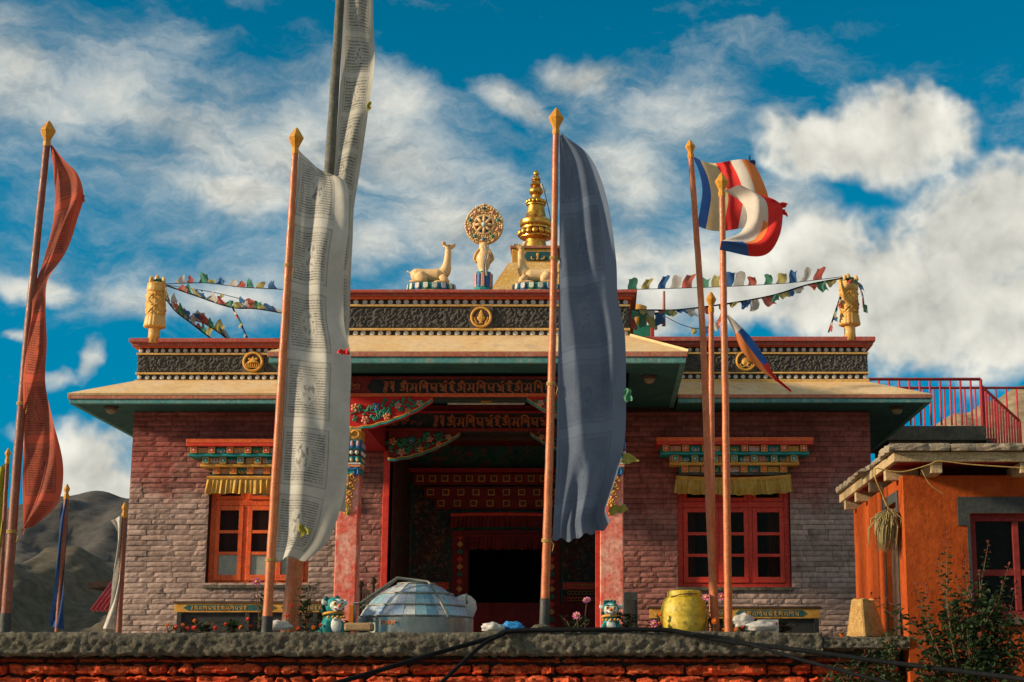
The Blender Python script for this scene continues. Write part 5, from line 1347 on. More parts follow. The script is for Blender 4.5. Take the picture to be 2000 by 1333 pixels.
# small far banners
cloth('prayer_banner', 'narrow dark blue banner hanging limp before the hills', 'banner', [(126, 972), (116, 1000), (113, 1060), (108, 1150), (94, 1222)], [(133, 975), (131, 1010), (127, 1080), (126, 1150), (124, 1230)], 19.2, MAT['banner_blue'], lambda u, v: .04 * sin(u * 6 + v * 7), 12, 50)
cloth('prayer_banner', 'narrow limp white banner beside the left brick corner', 'banner', [(216, 1016), (228, 1040), (227, 1080), (222, 1130), (214, 1180), (200, 1228)], [(242, 1006), (240, 1030), (238, 1080), (235, 1140), (230, 1190), (226, 1230)], 19.6, MAT['banner_white'], lambda u, v: .04 * sin(u * 6 + v * 9), 12, 50)
cloth('prayer_banner', 'narrow yellow-green banner at the very left edge', 'banner', [(-18, 930), (-20, 1000), (-16, 1080), (-12, 1180)], [(12, 905), (10, 960), (4, 1050), (0, 1130)], 18.6, MAT['banner_yellow'], lambda u, v: .03 * sin(u * 6 + v * 9), 12, 40)

# striped flags
def stripes(cols):
    def fn(u, v):
        for lim, i in cols:
            if u < lim: return i
        return cols[-1][1]
    return fn
fm = [MAT['flag_blue'], MAT['flag_cream'], MAT['flag_red'], MAT['flag_white'], MAT['flag_orange']]
fl4 = cloth('striped_flag', 'striped blue, cream, red, white and orange flag on the leaning pole', 'flag',
      [(1352, 304), (1366, 335), (1372, 370), (1368, 405), (1361, 443)], [(1470, 318), (1486, 350), (1500, 385), (1497, 410), (1490, 446)], 16.85, fm,
      lambda u, v: .10 * sin(u * 6) + .03 * sin(v * 5 + u * 4), 50, 40, mfn=stripes([(.14, 0), (.40, 1), (.62, 2), (.80, 3), (1.1, 4)]), edge=lambda u, v: (0, 4 * sin(u * pi)))
kn = MB(); kc = U(1463, 320, 16.8)
for i in range(10): kn.ball(kc + Vector((random.uniform(-.045, .045), random.uniform(-.03, .03), random.uniform(-.03, .03))), .03, 8, 5)
kn.tube([kc, kc + Vector((.01, 0, .09))], .01, 5)
kn.build('knot', MAT['banner_blue'], fl4, smooth=True)
def m5(u, v):
    if v > .78 and u > .40: return 0
    if u < .56 - .10 * sin(v * pi): return 3
    if v < .10 and u < .74: return 0
    if u < .68 and v > .45: return 4 if u < .63 else 2
    return 2 if u > .60 else 3
fl5 = cloth('striped_flag', 'billowing torn white, red and blue flag on the straight pole', 'flag',
      [(1412, 371), (1440, 384), (1455, 405), (1459, 430), (1446, 455), (1425, 468), (1406, 474)], [(1470, 374), (1508, 388), (1526, 405), (1527, 430), (1521, 465), (1502, 493), (1468, 499), (1406, 488)], 16.4, fm,
      lambda u, v: -.14 * sin(u * 3.1) + .05 * sin(u * 9 + v * 6) + .03 * sin(v * 12), 50, 44, mfn=m5)
for q in ([(1505, 392), (1540, 398), (1528, 406), (1508, 402)], [(1516, 408), (1532, 410), (1540, 424), (1520, 414)]): scrap(fl5, q, 16.38, 'flag_red', 'torn_shred')
def m6(u, v): 
    if v < .20: return 3
    if v > .80: return 2
    return (0 if u > .45 else 4) if v < .62 else (2 if u > .35 else 4)
cloth('striped_flag', 'limp striped flag drooping diagonally across the right parapet', 'flag',
      [(1418, 616), (1434, 648), (1452, 688), (1480, 720), (1508, 742), (1544, 765)], [(1421, 616), (1440, 634), (1470, 664), (1498, 702), (1512, 730), (1546, 764)], 16.9, fm, lambda u, v: .05 * sin(u * 4 + v * 6), 16, 50, mfn=m6)
# ================================================================ terrace wall in front: stones, coping
YC = 16.0
wallf = thing('stone_wall', (-2, YC + .3, 0), 'low terrace wall of red-painted rough stones under a concrete coping', 'wall')
XE = 2.92
core = MB().box(-9, XE - .02, YC + .19, YC + .44, 0, 1.86); core.build('core', MAT['mortar'], wallf)
rs = random.Random(21)
def stone(mb, x0, x1, z0, z1, yf, seed):
    """one rough-faced stone with rounded, uneven outline"""
    rr = random.Random(seed); nx = max(5, int((x1 - x0) / .035)); nz = 6; b = len(mb.v); w, h = x1 - x0, z1 - z0
    cut = [rr.uniform(0, .42) for _ in range(4)]; sl = rr.uniform(-.12, .12)
    for j in range(nz + 1):
        for i in range(nx + 1):
            u, v = i / nx, j / nz
            cx = min(u, 1 - u) * w; cz = min(v, 1 - v) * h
            x = x0 + w * u; z = z0 + h * v + sl * h * (u - .5)
            q = (0 if u < .5 else 1) + (0 if v < .5 else 2)
            ex = max(0, 1 - cx / (h * .55)); ez = abs(v - .5) * 2
            shrink = cut[q] * ex * h * .8
            z += (-1 if v > .5 else 1) * shrink * ez
            x += (1 if u < .5 else -1) * .25 * h * cut[q] * ez * ex
            edge = max(0, 1 - min(cx, cz) / .014)
            y = yf + .035 * edge - .055 * (fbm(x * 4 + seed, z * 11, seed * .7, 4)) - .03 * fbm(x * 18, z * 34, seed, 4)
            if i in (0, nx) or j in (0, nz): z += rr.uniform(-.011, .011); x += rr.uniform(-.012, .012)
            mb.v.append((x, y, z))
    for j in range(nz):
        for i in range(nx):
            a = b + j * (nx + 1) + i; mb.face((a, a + 1, a + nx + 2, a + nx + 1))
    ring = [i for i in range(nx + 1)] + [j * (nx + 1) + nx for j in range(1, nz + 1)] + [nz * (nx + 1) + i for i in range(nx - 1, -1, -1)] + [j * (nx + 1) for j in range(nz - 1, 0, -1)]
    b2 = len(mb.v)
    for q in ring: p_ = mb.v[b + q]; mb.v.append((p_[0], YC + .2, p_[2]))
    for q in range(len(ring)):
        q2 = (q + 1) % len(ring); mb.face((b + ring[q2], b + ring[q], b2 + q, b2 + q2))
z = 1.872; row = 0; stuff = MB(); sd = 0
while z > .1:
    h = (.060, .112, .135, .105, .14)[row] if row < 5 else rs.uniform(.10, .18)
    x = -9 + rs.uniform(0, .3)
    while x < XE - .05:
        w = rs.choice((rs.uniform(.10, .24), rs.uniform(.25, .55), rs.uniform(.4, .85))) if row else rs.uniform(.3, .9); w = min(w, XE - .02 - x); sd += 1
        rec = .09 if row == 0 else rs.uniform(.0, .035)
        if w > .5 and row and rs.random() < .22:    # two thin stones instead of one
            parts_ = [(z - h * .5, z), (z - h, z - h * .5)]
        else: parts_ = [(z - h, z)]
        for (za, zb) in parts_:
            args = (x + .008, x + w - .008, za + .006 + rs.uniform(0, .008), zb - .006 - rs.uniform(0, .01), YC + .055 + rec, sd)
            if row < 5 and x > -7:
                m_ = MB(); stone(m_, *args); m_.build('stone', MAT['stone_red'], wallf, smooth=True, auto=28)
            else: stone(stuff, *args)
        x += w
    z -= h; row += 1
tag(stuff.build('lower_stonework', MAT['stone_red'], wallf), kind='stuff')
def coping(x0, x1, z0, z1, y0, y1, name, mat, amp):
    nx = int((x1 - x0) / .02)
    prof = [(y1, z0), (y0 + .03, z0 - .002), (y0 + .012, z0 + .015)] + [(y0, z0 + (z1 - z0) * t_) for t_ in (.14, .22, .3, .38, .46, .54, .62, .7, .78, .86)] + [(y0 + .004, z1 - .02), (y0 + .02, z1 - .004), (y0 + .12, z1), (y0 + .3, z1), (y1, z1 - .005)]
    m_ = MB(); n = len(prof)
    for i in range(nx + 1):
        x = x0 + (x1 - x0) * i / nx
        for k, (y, z) in enumerate(prof):
            f = fbm(x * 3, z * 9, 1.3, 5); f2_ = fbm(x * 21, z * 24, 4.4, 5); pit = max(0, fbm(x * 12 + 40, z * 16, 2.2, 4) - .1)
            low = 1.0 if 1 < k < 9 else .5
            top_w = .016 * fbm(x * .9, 7.7, 0, 3)
            m_.v.append((x, y + amp * (-.5 * f - .55 * f2_ * low + 1.1 * pit * low) * (1 if k not in (0, n - 1) else 0), z + (top_w if k > 12 else 0) + (amp * .6 * f2_ if k in (1, 2, 13, 14) else 0)))
    for i in range(nx):
        for k in range(n - 1):
            a = i * n + k; m_.face((a, a + n, a + n + 1, a + 1))
        m_.face((i * n, i * n + n - 1, (i + 1) * n + n - 1, (i + 1) * n))
    m_.face(list(range(n))); m_.face(list(range(nx * n, nx * n + n))[::-1])
    return m_.build(name, mat, wallf, smooth=True, auto=60)
xj = U(1606, 1240, YC).x
coping(-9, xj - .006, U(800, 1281, YC - .06).z, U(800, 1234.5, YC - .06).z, YC - .06, YC + .5, 'coping', MAT['concrete'], .036)
coping(xj + .006, XE + .06, U(1700, 1269, YC - .04).z, U(1700, 1243, YC - .04).z, YC - .04, YC + .5, 'coping', MAT['concrete'], .035)
bedm = MB().grid(lambda u, v: (-9 + (XE + 9) * u, YC + .46 + .9 * v, TZ + .012 + .02 * fbm(u * 60, v * 6, 0, 3)), 120, 8)
tag(bedm.build('flower_bed', MAT['soil'], recalc=False), kind='structure')

# ================================================================ black cables
def cable(label, pts, r):
    P_ = smooth_line([U(*q) for q in pts], 90)
    o = MB().tube(P_, r, 8).build('cable', MAT['cable'], smooth=True, org=P_[0]); tag(o, label, 'cable', 'black cables over the wall'); return o
cable('thick black cable sweeping from bottom left up over the coping and away to the right', [(560, 1362, 14.6), (700, 1322, 15.0), (850, 1277, 15.55), (960, 1246, 15.86), (1000, 1233, 15.93), (1130, 1230.5, 15.93), (1290, 1230.5, 15.93), (1345, 1238, 15.88), (1420, 1253, 15.8), (1560, 1270, 15.5), (1720, 1292, 15.2), (1880, 1312, 14.8), (2040, 1332, 14.3)], .022)
cable('second black cable dropping steeply below the middle of the coping', [(985, 1238, 15.9), (945, 1258, 15.7), (900, 1298, 15.3), (860, 1336, 15.0), (830, 1370, 14.7)], .019)
cable('third black cable falling to the right below the yellow barrel', [(1350, 1238, 15.86), (1430, 1249, 15.78), (1520, 1276, 15.5), (1620, 1304, 15.2), (1720, 1330, 14.9), (1800, 1350, 14.6)], .016)

# ================================================================ solar cooker behind the wall
YK = 17.15; kc = U(811, 1232, YK); kp = 1 / PXM(1190, YK)
cook = thing('solar_cooker', (kc.x, YK, TZ), 'dome-shaped solar cooker with pale blue mirror strips behind the coping', 'solar cooker')
KC = Vector((kc.x, YK, 0)); KZ = lambda py: zw(py, YK)
rimm = MB()
def kring(R_, z, ph=0): return [Vector((KC.x + cos(2 * pi * i / 56 + ph) * R_, KC.y + sin(2 * pi * i / 56 + ph) * R_, z)) for i in range(56)]
R0, R1, R2, R3, R4 = 113 * kp, 110 * kp, 95 * kp, 72 * kp, 36 * kp
z0_, z1_, z2_, z3_, z4_ = KZ(1236), KZ(1209), KZ(1187), KZ(1164), KZ(1143)
MB().lathe((KC.x, KC.y, 0), [(R0 * .97, TZ + .02), (R0, z0_ - .1), (R0 * 1.0, z1_ - .004), (R1 * 1.015, z1_), (R1 * .96, z1_ - .01)], 56).build('rim_band', MAT['cooker_metal'], cook, smooth=True, auto=40)
rr = random.Random(4)
n = 30
for (ra, za, rb_, zb_) in ((R1, z1_, R2, z2_), (R2, z2_, R3, z3_), (R3, z3_, R4, z4_)):
    prev = 0
    for i in range(n):
        a0, a1 = 2 * pi * (i + .012) / n, 2 * pi * (i + .988) / n; p_ = MB(); lift = rr.uniform(0, .006)
        q = [Vector((KC.x + cos(a) * r, KC.y + sin(a) * r, z_ + lift)) for a, r, z_ in ((a0, ra, za), (a1, ra, za), (a1, rb_, zb_), (a0, rb_, zb_))]
        mid = [(q[0] + q[3]) / 2 + Vector((0, 0, .012)), (q[1] + q[2]) / 2 + Vector((0, 0, .012))]
        p_.quad(q[0], q[1], mid[1], mid[0]); p_.quad(mid[0], mid[1], q[2], q[3])
        k = rr.choice([j for j in range(6) if j != prev]); prev = k
        p_.build('mirror_strip', MAT['panel%d' % k], cook, solid=.004)
for (r, z_, w) in ((R2, z2_, .010), (R3, z3_, .011), (R4, z4_, .008), (R1, z1_ + .004, .006)):
    MB().tube(kring(r * 1.005, z_ + .012), w, 6, closed=True).build('hoop', MAT['cooker_bar'], cook, smooth=True)
MB().lathe((KC.x, KC.y, 0), [(R4, z4_), (R4 * .6, z4_ + .03), (.002, z4_ + .035)], 30).build('crown_plate', MAT['cooker_metal'], cook, smooth=True, auto=40)
def bar(pts, r, nm='support_bar'): MB().tube([U(x, y, Y) for x, y, Y in pts], r, 7).build(nm, MAT['cooker_bar'], cook, smooth=True)
bar([(690, 1180, 16.62), (705, 1178, 16.62), (776, 1129, 16.85), (835, 1136, 16.95), (843, 1143, 16.85)], .014)
bar([(776, 1131, 16.85), (704, 1188, 16.60)], .010)
bar([(840, 1142, 16.82), (858, 1170, 16.66), (876, 1206, 16.5)], .013)
bar([(692, 1178, 16.6), (691, 1222, 16.6)], .016, 'side_post')
bar([(911, 1160, 17.2), (912, 1180, 17.2)], .010, 'side_post')
MB().box(*(lambda a, b: (a.x, b.x, 16.50, 16.53, b.z, a.z))(U(682, 1182, 16.5), U(689.5, 1218, 16.5))).build('orange_stake', MAT['petal_orange'], cook, bevel=.004)
MB().lathe(U(907, 1186, 17.3), [(.02, -.16), (.09, -.12), (.13, -.02), (.12, .06), (.07, .11), (.02, .13)], 20, sy=.4).build('pot_ring', MAT['plastic_white'], cook, smooth=True)
tx = bpy.data.curves.new('maker_lettering', 'FONT'); tx.body = 'PUXM'; tx.size = .062; tx.extrude = .002
to = bpy.data.objects.new('maker_lettering', tx); col.objects.link(to)
dg = bpy.context.evaluated_depsgraph_get(); tme = bpy.data.meshes.new_from_object(to.evaluated_get(dg)); bpy.data.objects.remove(to)
tme.materials.append(MAT['petal_orange'])
a_ = -pi / 2 - .50; lp = Vector((KC.x + cos(a_) * (R0 + .004), KC.y + sin(a_) * (R0 + .004), zw(1221, 16.7)))
inst('maker_lettering', tme, cook, lp, (1, 1, 1), (pi / 2, 0, a_ + pi / 2 + .05))

# ================================================================ snow lion statues on the flower bed
def lion(px, Y, label, turn, seed, py_top=1163):
    c = U(px, 1232, Y); c.z = TZ; k = (zw(py_top, Y) - TZ); rr = random.Random(seed)
    root = thing('snow_lion_statue', c, label, 'statue', 'painted snow lion statues behind the wall')
    ca, sa = cos(turn), sin(turn)
    T_ = lambda x, y, z: (c.x + (x * ca - y * sa) * k, c.y + (x * sa + y * ca) * k, c.z + z * k)
    SW = lambda mb, pts, rads: sweep(mb, pts, [(p_ * k, q_ * k) for p_, q_ in rads])
    b = MB()
    SW(b, [T_(0, .18, .02), T_(0, .16, .18), T_(0, .10, .36), T_(0, .04, .52), T_(0, 0, .62)], [(.27, .27), (.28, .27), (.25, .23), (.20, .18), (.15, .15)])
    SW(b, [T_(0, .10, .60), T_(0, .0, .72), T_(0, -.04, .80), T_(0, .0, .93)], [(.14, .14), (.19, .20), (.20, .205), (.13, .13)])
    for s in (-1, 1):
        SW(b, [T_(s * .16, -.02, .42), T_(s * .17, -.10, .22), T_(s * .16, -.14, .02)], [(.10, .10), (.085, .085), (.09, .09)])
        SW(b, [T_(s * .16, -.12, .03), T_(s * .16, -.26, .03)], [(.085, .05), (.08, .045)])
        SW(b, [T_(s * .24, .18, .16), T_(s * .27, .02, .08), T_(s * .25, -.1, .03)], [(.12, .14), (.09, .10), (.08, .05)])
    o = b.build('body', MAT['teal_bright'], root, smooth=True); fuse(o, .0075, 2)
    # white chest and face, mane, ears
    f = MB(); SW(f, [T_(0, -.17, .60), T_(0, -.235, .70), T_(0, -.235, .80), T_(0, -.19, .89)], [(.05, .10), (.085, .175), (.085, .165), (.05, .10)]); SW(f, [T_(0, -.27, .665), T_(0, -.35, .68), T_(0, -.38, .70)], [(.115, .075), (.10, .065), (.06, .04)])
    ff = f.build('face', MAT['statue_white'], root, smooth=True); fuse(ff, .006, 2)
    ch = MB(); SW(ch, [T_(0, -.20, .10), T_(0, -.225, .30), T_(0, -.17, .50)], [(.05, .11), (.06, .13), (.05, .10)]); cc_ = ch.build('chest', MAT['statue_white'], root, smooth=True); fuse(cc_, .007, 2)
    for s in (-1, 1):
        e = MB(); SW(e, [T_(s * .17, -.06, .80), T_(s * .25, -.05, .82), T_(s * .27, -.04, .90)], [(.04, .05), (.045, .06), (.015, .02)]); e.build('ear', MAT['statue_white'], root, smooth=True)
        MB().ball(T_(s * .085, -.305, .785), .046 * k, 12, 8).build('eye', MAT['yellow_paint'], root, smooth=True)
        MB().ball(T_(s * .085, -.342, .785), .022 * k, 10, 6).build('pupil', MAT['black_paint'], root, smooth=True)
        MB().tube([T_(s * .03, -.315, .84), T_(s * .09, -.325, .86), T_(s * .15, -.275, .84)], [.014 * k, .018 * k, .01 * k], 7).build('brow', MAT['teal_bright'], root, smooth=True)
    MB().ball(T_(0, -.395, .735), .042 * k, 10, 6, sx=1.3).build('nose', MAT['flower_orange'], root, smooth=True)
    MB().tube(smooth_line([T_(-.10, -.36, .672), T_(-.05, -.405, .645), T_(0, -.415, .640), T_(.05, -.405, .645), T_(.10, -.36, .672)], 12), .020 * k, 7).build('mouth', MAT['dark_red'], root, smooth=True)
    tt = MB()
    for i in range(5): tt.obox(T_(-.05 + .025 * i, -.43, .652), .009 * k, .008 * k, .012 * k)
    tt.build('teeth', MAT['white_paint'], root)
    MB().tube([T_(cos(w) * .225, -.01 + sin(w) * .235, .565 - .03 * sin(w)) for w in [2 * pi * i / 20 for i in range(20)]], .032 * k, 8, closed=True).build('collar', MAT['ochre'], root, smooth=True)
    for i in range(5):
        w = -pi / 2 + (i - 2) * .42; MB().ball(T_(cos(w) * .25, -.02 + sin(w) * .275, .49), .035 * k, 10, 6).build('collar_bell', MAT['ochre'], root, smooth=True)
    m_ = MB()
    for i in range(26):
        w = rr.uniform(.15, pi - .15); zz_ = rr.uniform(.62, .96); r = .235 if zz_ < .86 else .17
        m_.ball(T_(cos(w) * r, .02 + sin(w) * r * .9, zz_), .055 * k, 7, 5)
    m_.build('mane', MAT['teal_dark'], root, smooth=True)
lion(650, 16.75, 'teal and white snow lion statue beside the left pillar and cooker', .5, 1, 1162)
lion(1194, 16.85, 'teal and white snow lion statue in front of the right pillar', -.05, 2, 1172)

# ================================================================ barrel, basket, odds and ends on the bed
bc = U(1337, 1232, 16.75); bc.z = TZ + .02; kb = 1 / PXM(1200, 16.75); BZ = lambda py: zw(py, 16.75) - bc.z
bar_ = thing('plastic_barrel', bc, 'dirty yellow plastic barrel with screw lid standing behind the coping', 'barrel')
MB().lathe(bc, [(40 * kb, 0), (43 * kb, .02), (45.5 * kb, BZ(1222)), (46.5 * kb, BZ(1210)), (45.6 * kb, BZ(1207)), (46.6 * kb, BZ(1204)), (45.5 * kb, BZ(1192)), (43 * kb, BZ(1180)), (39 * kb, BZ(1171)), (36 * kb, BZ(1168)), (35 * kb, BZ(1167))], 48).build('body', MAT['barrel_yellow'], bar_, smooth=True, auto=50)
MB().lathe(bc, [(32 * kb, BZ(1168)), (32.5 * kb, BZ(1166)), (33 * kb, BZ(1157)), (32 * kb, BZ(1155)), (28 * kb, BZ(1154)), (.005, BZ(1153.5))], 64, fn=lambda w, z: .002 * sin(w * 40)).build('lid', MAT['barrel_yellow'], bar_, smooth=True, auto=50)
MB().tube(smooth_line([(bc.x - 27 * kb, bc.y - 26 * kb, bc.z + BZ(1168)), (bc.x - 5 * kb, bc.y - 40 * kb, bc.z + BZ(1163)), (bc.x + 24 * kb, bc.y - 32 * kb, bc.z + BZ(1162))], 12), .006, 6).build('handle', MAT['wood_dark'], bar_, smooth=True)
MB().lathe((0, 0, 0), [(0.022, 0), (.022, .004)], 14).build('paint_spot', MAT['petal_orange'], bar_, org=None) if False else None

kx = U(1690, 1243, 16.25); kx.z = U(1690, 1243, YC - .04).z
bask = thing('wicker_basket', kx, 'upturned wicker basket on the right end of the coping by the orange house', 'basket')
q1, q2 = 1 / PXM(1240, 16.25), 1 / PXM(1180, 16.25)
hb_ = zw(1174, 16.25) - kx.z
bk = MB(); rows, segs = 32, 4
def bpos(t_, u):   # square plan, narrowing upwards, turned so a corner faces us
    hw = (36 - 16 * t_) * q1; s = (u % 1) * 4; e = int(s); f = s - e
    cn = [(-1, -1), (1, -1), (1, 1), (-1, 1)]; a, b = cn[e], cn[(e + 1) % 4]
    x, y = (a[0] + (b[0] - a[0]) * f) * hw * .74, (a[1] + (b[1] - a[1]) * f) * hw * .74
    w = .55
    return Vector((kx.x + .02 + x * cos(w) - y * sin(w) - .025 * t_, kx.y + .05 + x * sin(w) + y * cos(w), kx.z + .008 + hb_ * t_ * (1 + .03 * sin(u * 25))))
for r in range(rows):
    t_ = r / (rows - 1)
    pts = [bpos(t_, u / 64) for u in range(64)]
    cen = Vector((kx.x, kx.y + .05, 0))
    pts = [p + Vector((p.x - cen.x, p.y - cen.y, 0)).normalized() * (.005 * (1 if (u + r) % 2 else -1)) for u, p in enumerate(pts)]
    bk.tube(pts, .0062, 5, closed=True)
bk.build('weave', MAT['basket'], bask, smooth=True)
st = MB()
for u in range(32): st.tube([bpos(t_ / 6, (u * 2 + .5) / 64) for t_ in range(7)], .006, 5)
st.build('stakes', MAT['basket'], bask, smooth=True)
tp = MB()
for i in range(9): tp.tube([bpos(1, (i - 4) / 40 + .125), bpos(1, .625 - (i - 4) / 40)], .009, 5)
tp.build('bottom', MAT['basket'], bask, smooth=True)

def lump(name, label, px, py, Y, rx, rz, mat, seed, cat, ry=None, rough=.35):
    """crumpled soft thing"""
    c = U(px, py, Y); c.z = max(TZ + .015, c.z); k = 1 / PXM(py, Y); m_ = MB(); rx *= k; rz *= k; ry = ry or rx * .6
    n, h = 30, 18
    for j in range(h + 1):
        for i in range(n):
            a, b = 2 * pi * i / n, pi * j / h - pi / 2; d_ = Vector((cos(a) * cos(b), sin(a) * cos(b), sin(b)))
            f = 1 + rough * fbm(d_.x * 1.7 + seed, d_.y * 1.7, d_.z * 1.7, 4) + rough * .6 * abs(fbm(d_.x * 4 + seed, d_.y * 4, d_.z * 4, 3))
            m_.v.append((c.x + d_.x * rx * f, c.y + d_.y * ry * f, max(c.z, c.z + rz * .75 + d_.z * rz * f)))
    for j in range(h):
        for i in range(n): m_.face((j * n + i, j * n + (i + 1) % n, (j + 1) * n + (i + 1) % n, (j + 1) * n + i))
    o = m_.build(name, mat, smooth=True, org=(c.x, c.y, c.z)); return tag(o, label, cat)
lump('plastic_bag', 'crumpled off-white plastic bag on the coping left of the blue one', 962, 1233, 16.1, 21, 9, MAT['plastic_white'], 1, 'bag')
lump('plastic_bag', 'crumpled bright blue plastic bag on the coping near the big pole', 1001, 1231, 16.15, 20, 9, MAT['plastic_blue'], 5, 'bag')
lump('stone_heap', 'pale lump of set mortar round the foot of the dark blue banner pole', 1058, 1231, 16.35, 19, 6, MAT['concrete'], 9, 'mortar', rough=.25)
lump('plastic_bag', 'white plastic bag behind the coping by the mast foot', 545, 1231, 16.5, 24, 10, MAT['plastic_white'], 12, 'bag')
lump('plastic_bag', 'knotted white plastic bag right of the striped flag poles', 1452, 1226, 16.6, 20, 14, MAT['plastic_white'], 22, 'bag')
lump('plastic_bag', 'filled clear plastic sack right of the straight orange pole', 1485, 1233, 16.5, 32, 11, MAT['plastic_white'], 32, 'bag', rough=.2)
cb = U(1495, 1222, 16.75); box_ = MB().box(cb.x - .08, cb.x + .13, 16.7, 16.95, TZ, zw(1211, 16.75)); cbx = box_.build('carton', MAT['white_paint'], bevel=.006, org=(cb.x, 16.8, TZ)); tag(cbx, 'small white printed carton behind the plastic sack', 'carton')
L_ = MB(); script(L_, cb.x - .01, zw(1221, 16.7), 16.699, MANTRA, .025, .0025, depth=.002, x_end=cb.x + .12); L_.build('print', MAT['petal_red'], cbx)
wbk = U(702, 1225, 16.12); wk = MB().box(wbk.x - .14, wbk.x + .13, 16.05, 16.25, U(702, 1233.5, 16.0).z + .005, U(702, 1217, 16.1).z); wo = wk.build('wood_block', MAT['cardboard'], bevel=.02, org=(wbk.x, 16.15, 2.12)); tag(wo, 'brown worn block on the coping before the solar cooker', 'block')

# ================================================================ benches with painted lettering
def bench(px0, px1, pyt, pyb, Y, label, flip, legs):
    a, b = U(px0, pyt, Y), U(px1, pyb, Y); root = thing('low_bench', ((a.x + b.x) / 2, Y, TZ), label, 'bench', 'low benches under the windows')
    MB().box(a.x, b.x, Y, Y + .04, b.z, a.z).build('front_board', MAT['ochre'], root, bevel=.004)
    MB().box(a.x - .02, b.x + .02, Y - .02, Y + .42, a.z + .001, a.z + .03).build('seat', MAT['wood_dark'], root, bevel=.004)
    MB().box(a.x + .03, b.x - .03, Y + .05, Y + .07, TZ, b.z - .002).build('gap_shade', MAT['black_paint'], root)  # black sheet standing in for the shade under the bench
    n = 2; W_ = (b.x - a.x); m_ = .12
    for k in range(n):
        xa, xb = a.x + m_ + (W_ - 2 * m_) * k / n, a.x + m_ + (W_ - 2 * m_) * (k + 1) / n - .06; zm = (a.z + b.z) / 2; hh = (a.z - b.z) / 2 - .022
        pn = MB().prism([(xa, zm), (xa + .06, zm - hh), (xb - .06, zm - hh), (xb, zm), (xb - .06, zm + hh), (xa + .06, zm + hh)][::1], Y - .006, Y + .001).build('painted_panel', MAT['teal_dark'], root)
        s = MB(); script(s, xa + .10, zm - hh * .7, Y - .006, ['head'] + MANTRA * 2, hh * 1.35, hh * .075, depth=.004, x_end=xb - .06, wide=1.25); s.build('lettering', MAT['carved_gold'], root)
    for x in [a.x + .04 + (b.x - a.x - .12) * i / (legs - 1) for i in range(legs)]:
        for yy in (Y - .002, Y + .36): MB().box(x, x + .06, yy, yy + .05, TZ, b.z - .001 if yy < Y + .1 else a.z).build('leg', MAT['black_paint'], root)
    return root
bench(341, 756, 1179, 1196, 22.3, 'long low bench with ochre lettered board under the left window', False, 4)
bench(1269, 1602, 1189, 1208, 22.3, 'long low bench with ochre lettered board under the right window', True, 4)
# dark cabinet left of the right bench and chair in the porch
cbn = U(1236, 1150, 22.4); o = MB().box(cbn.x - .13, cbn.x + .06, 22.3, 22.8, TZ, zw(1158, 22.4)).build('cabinet', MAT['surround'], bevel=.01, org=(cbn.x, 22.5, TZ)); tag(o, 'small dark cabinet against the brick behind the right pillar', 'cabinet')
MB().box(cbn.x - .10, cbn.x + .03, 22.292, 22.3, TZ + .1, zw(1172, 22.4)).build('door', MAT['black_paint'], o, bevel=.004)
chp = U(716, 1180, 21.6); ch = thing('wooden_chair', (chp.x, 21.8, TZ), 'dark carved wooden chair back behind the cooker beside the left pillar', 'chair')
for px in (703, 728):
    x = U(px, 1150, 21.6).x; t_ = zw(1140 if px > 710 else 1146, 21.6)
    m_ = MB(); m_.tube([(x, 21.6, TZ), (x, 21.6, t_)], .028, 8); m_.build('leg', MAT['wood_dark'], ch, smooth=True)
    MB().ball((x, 21.6, t_ + .03), .05, 12, 8).build('knob', MAT['wood_dark'], ch, smooth=True)
xa, xb = U(703, 1150, 21.6).x, U(728, 1150, 21.6).x
MB().prism([(xa, zw(1158, 21.6)), (xb, zw(1164, 21.6)), (xb, zw(1157, 21.6)), ((xa + xb) / 2, zw(1150, 21.6)), (xa, zw(1150, 21.6))], 21.58, 21.62).build('top_rail', MAT['wood_dark'], ch)
for i in range(5):
    x = xa + (xb - xa) * (i + 1) / 6; MB().tube([(x, 21.6, TZ + .45), (x, 21.6, zw(1158, 21.6))], .010, 6).build('spindle', MAT['wood_dark'], ch)
MB().box(xa - .02, xb + .02, 21.6, 22.05, TZ + .42, TZ + .46).build('seat', MAT['wood_dark'], ch, bevel=.01)
for x in (xa, xb): MB().box(x - .02, x + .02, 22.0, 22.04, TZ, TZ + .42).build('leg', MAT['wood_dark'], ch)

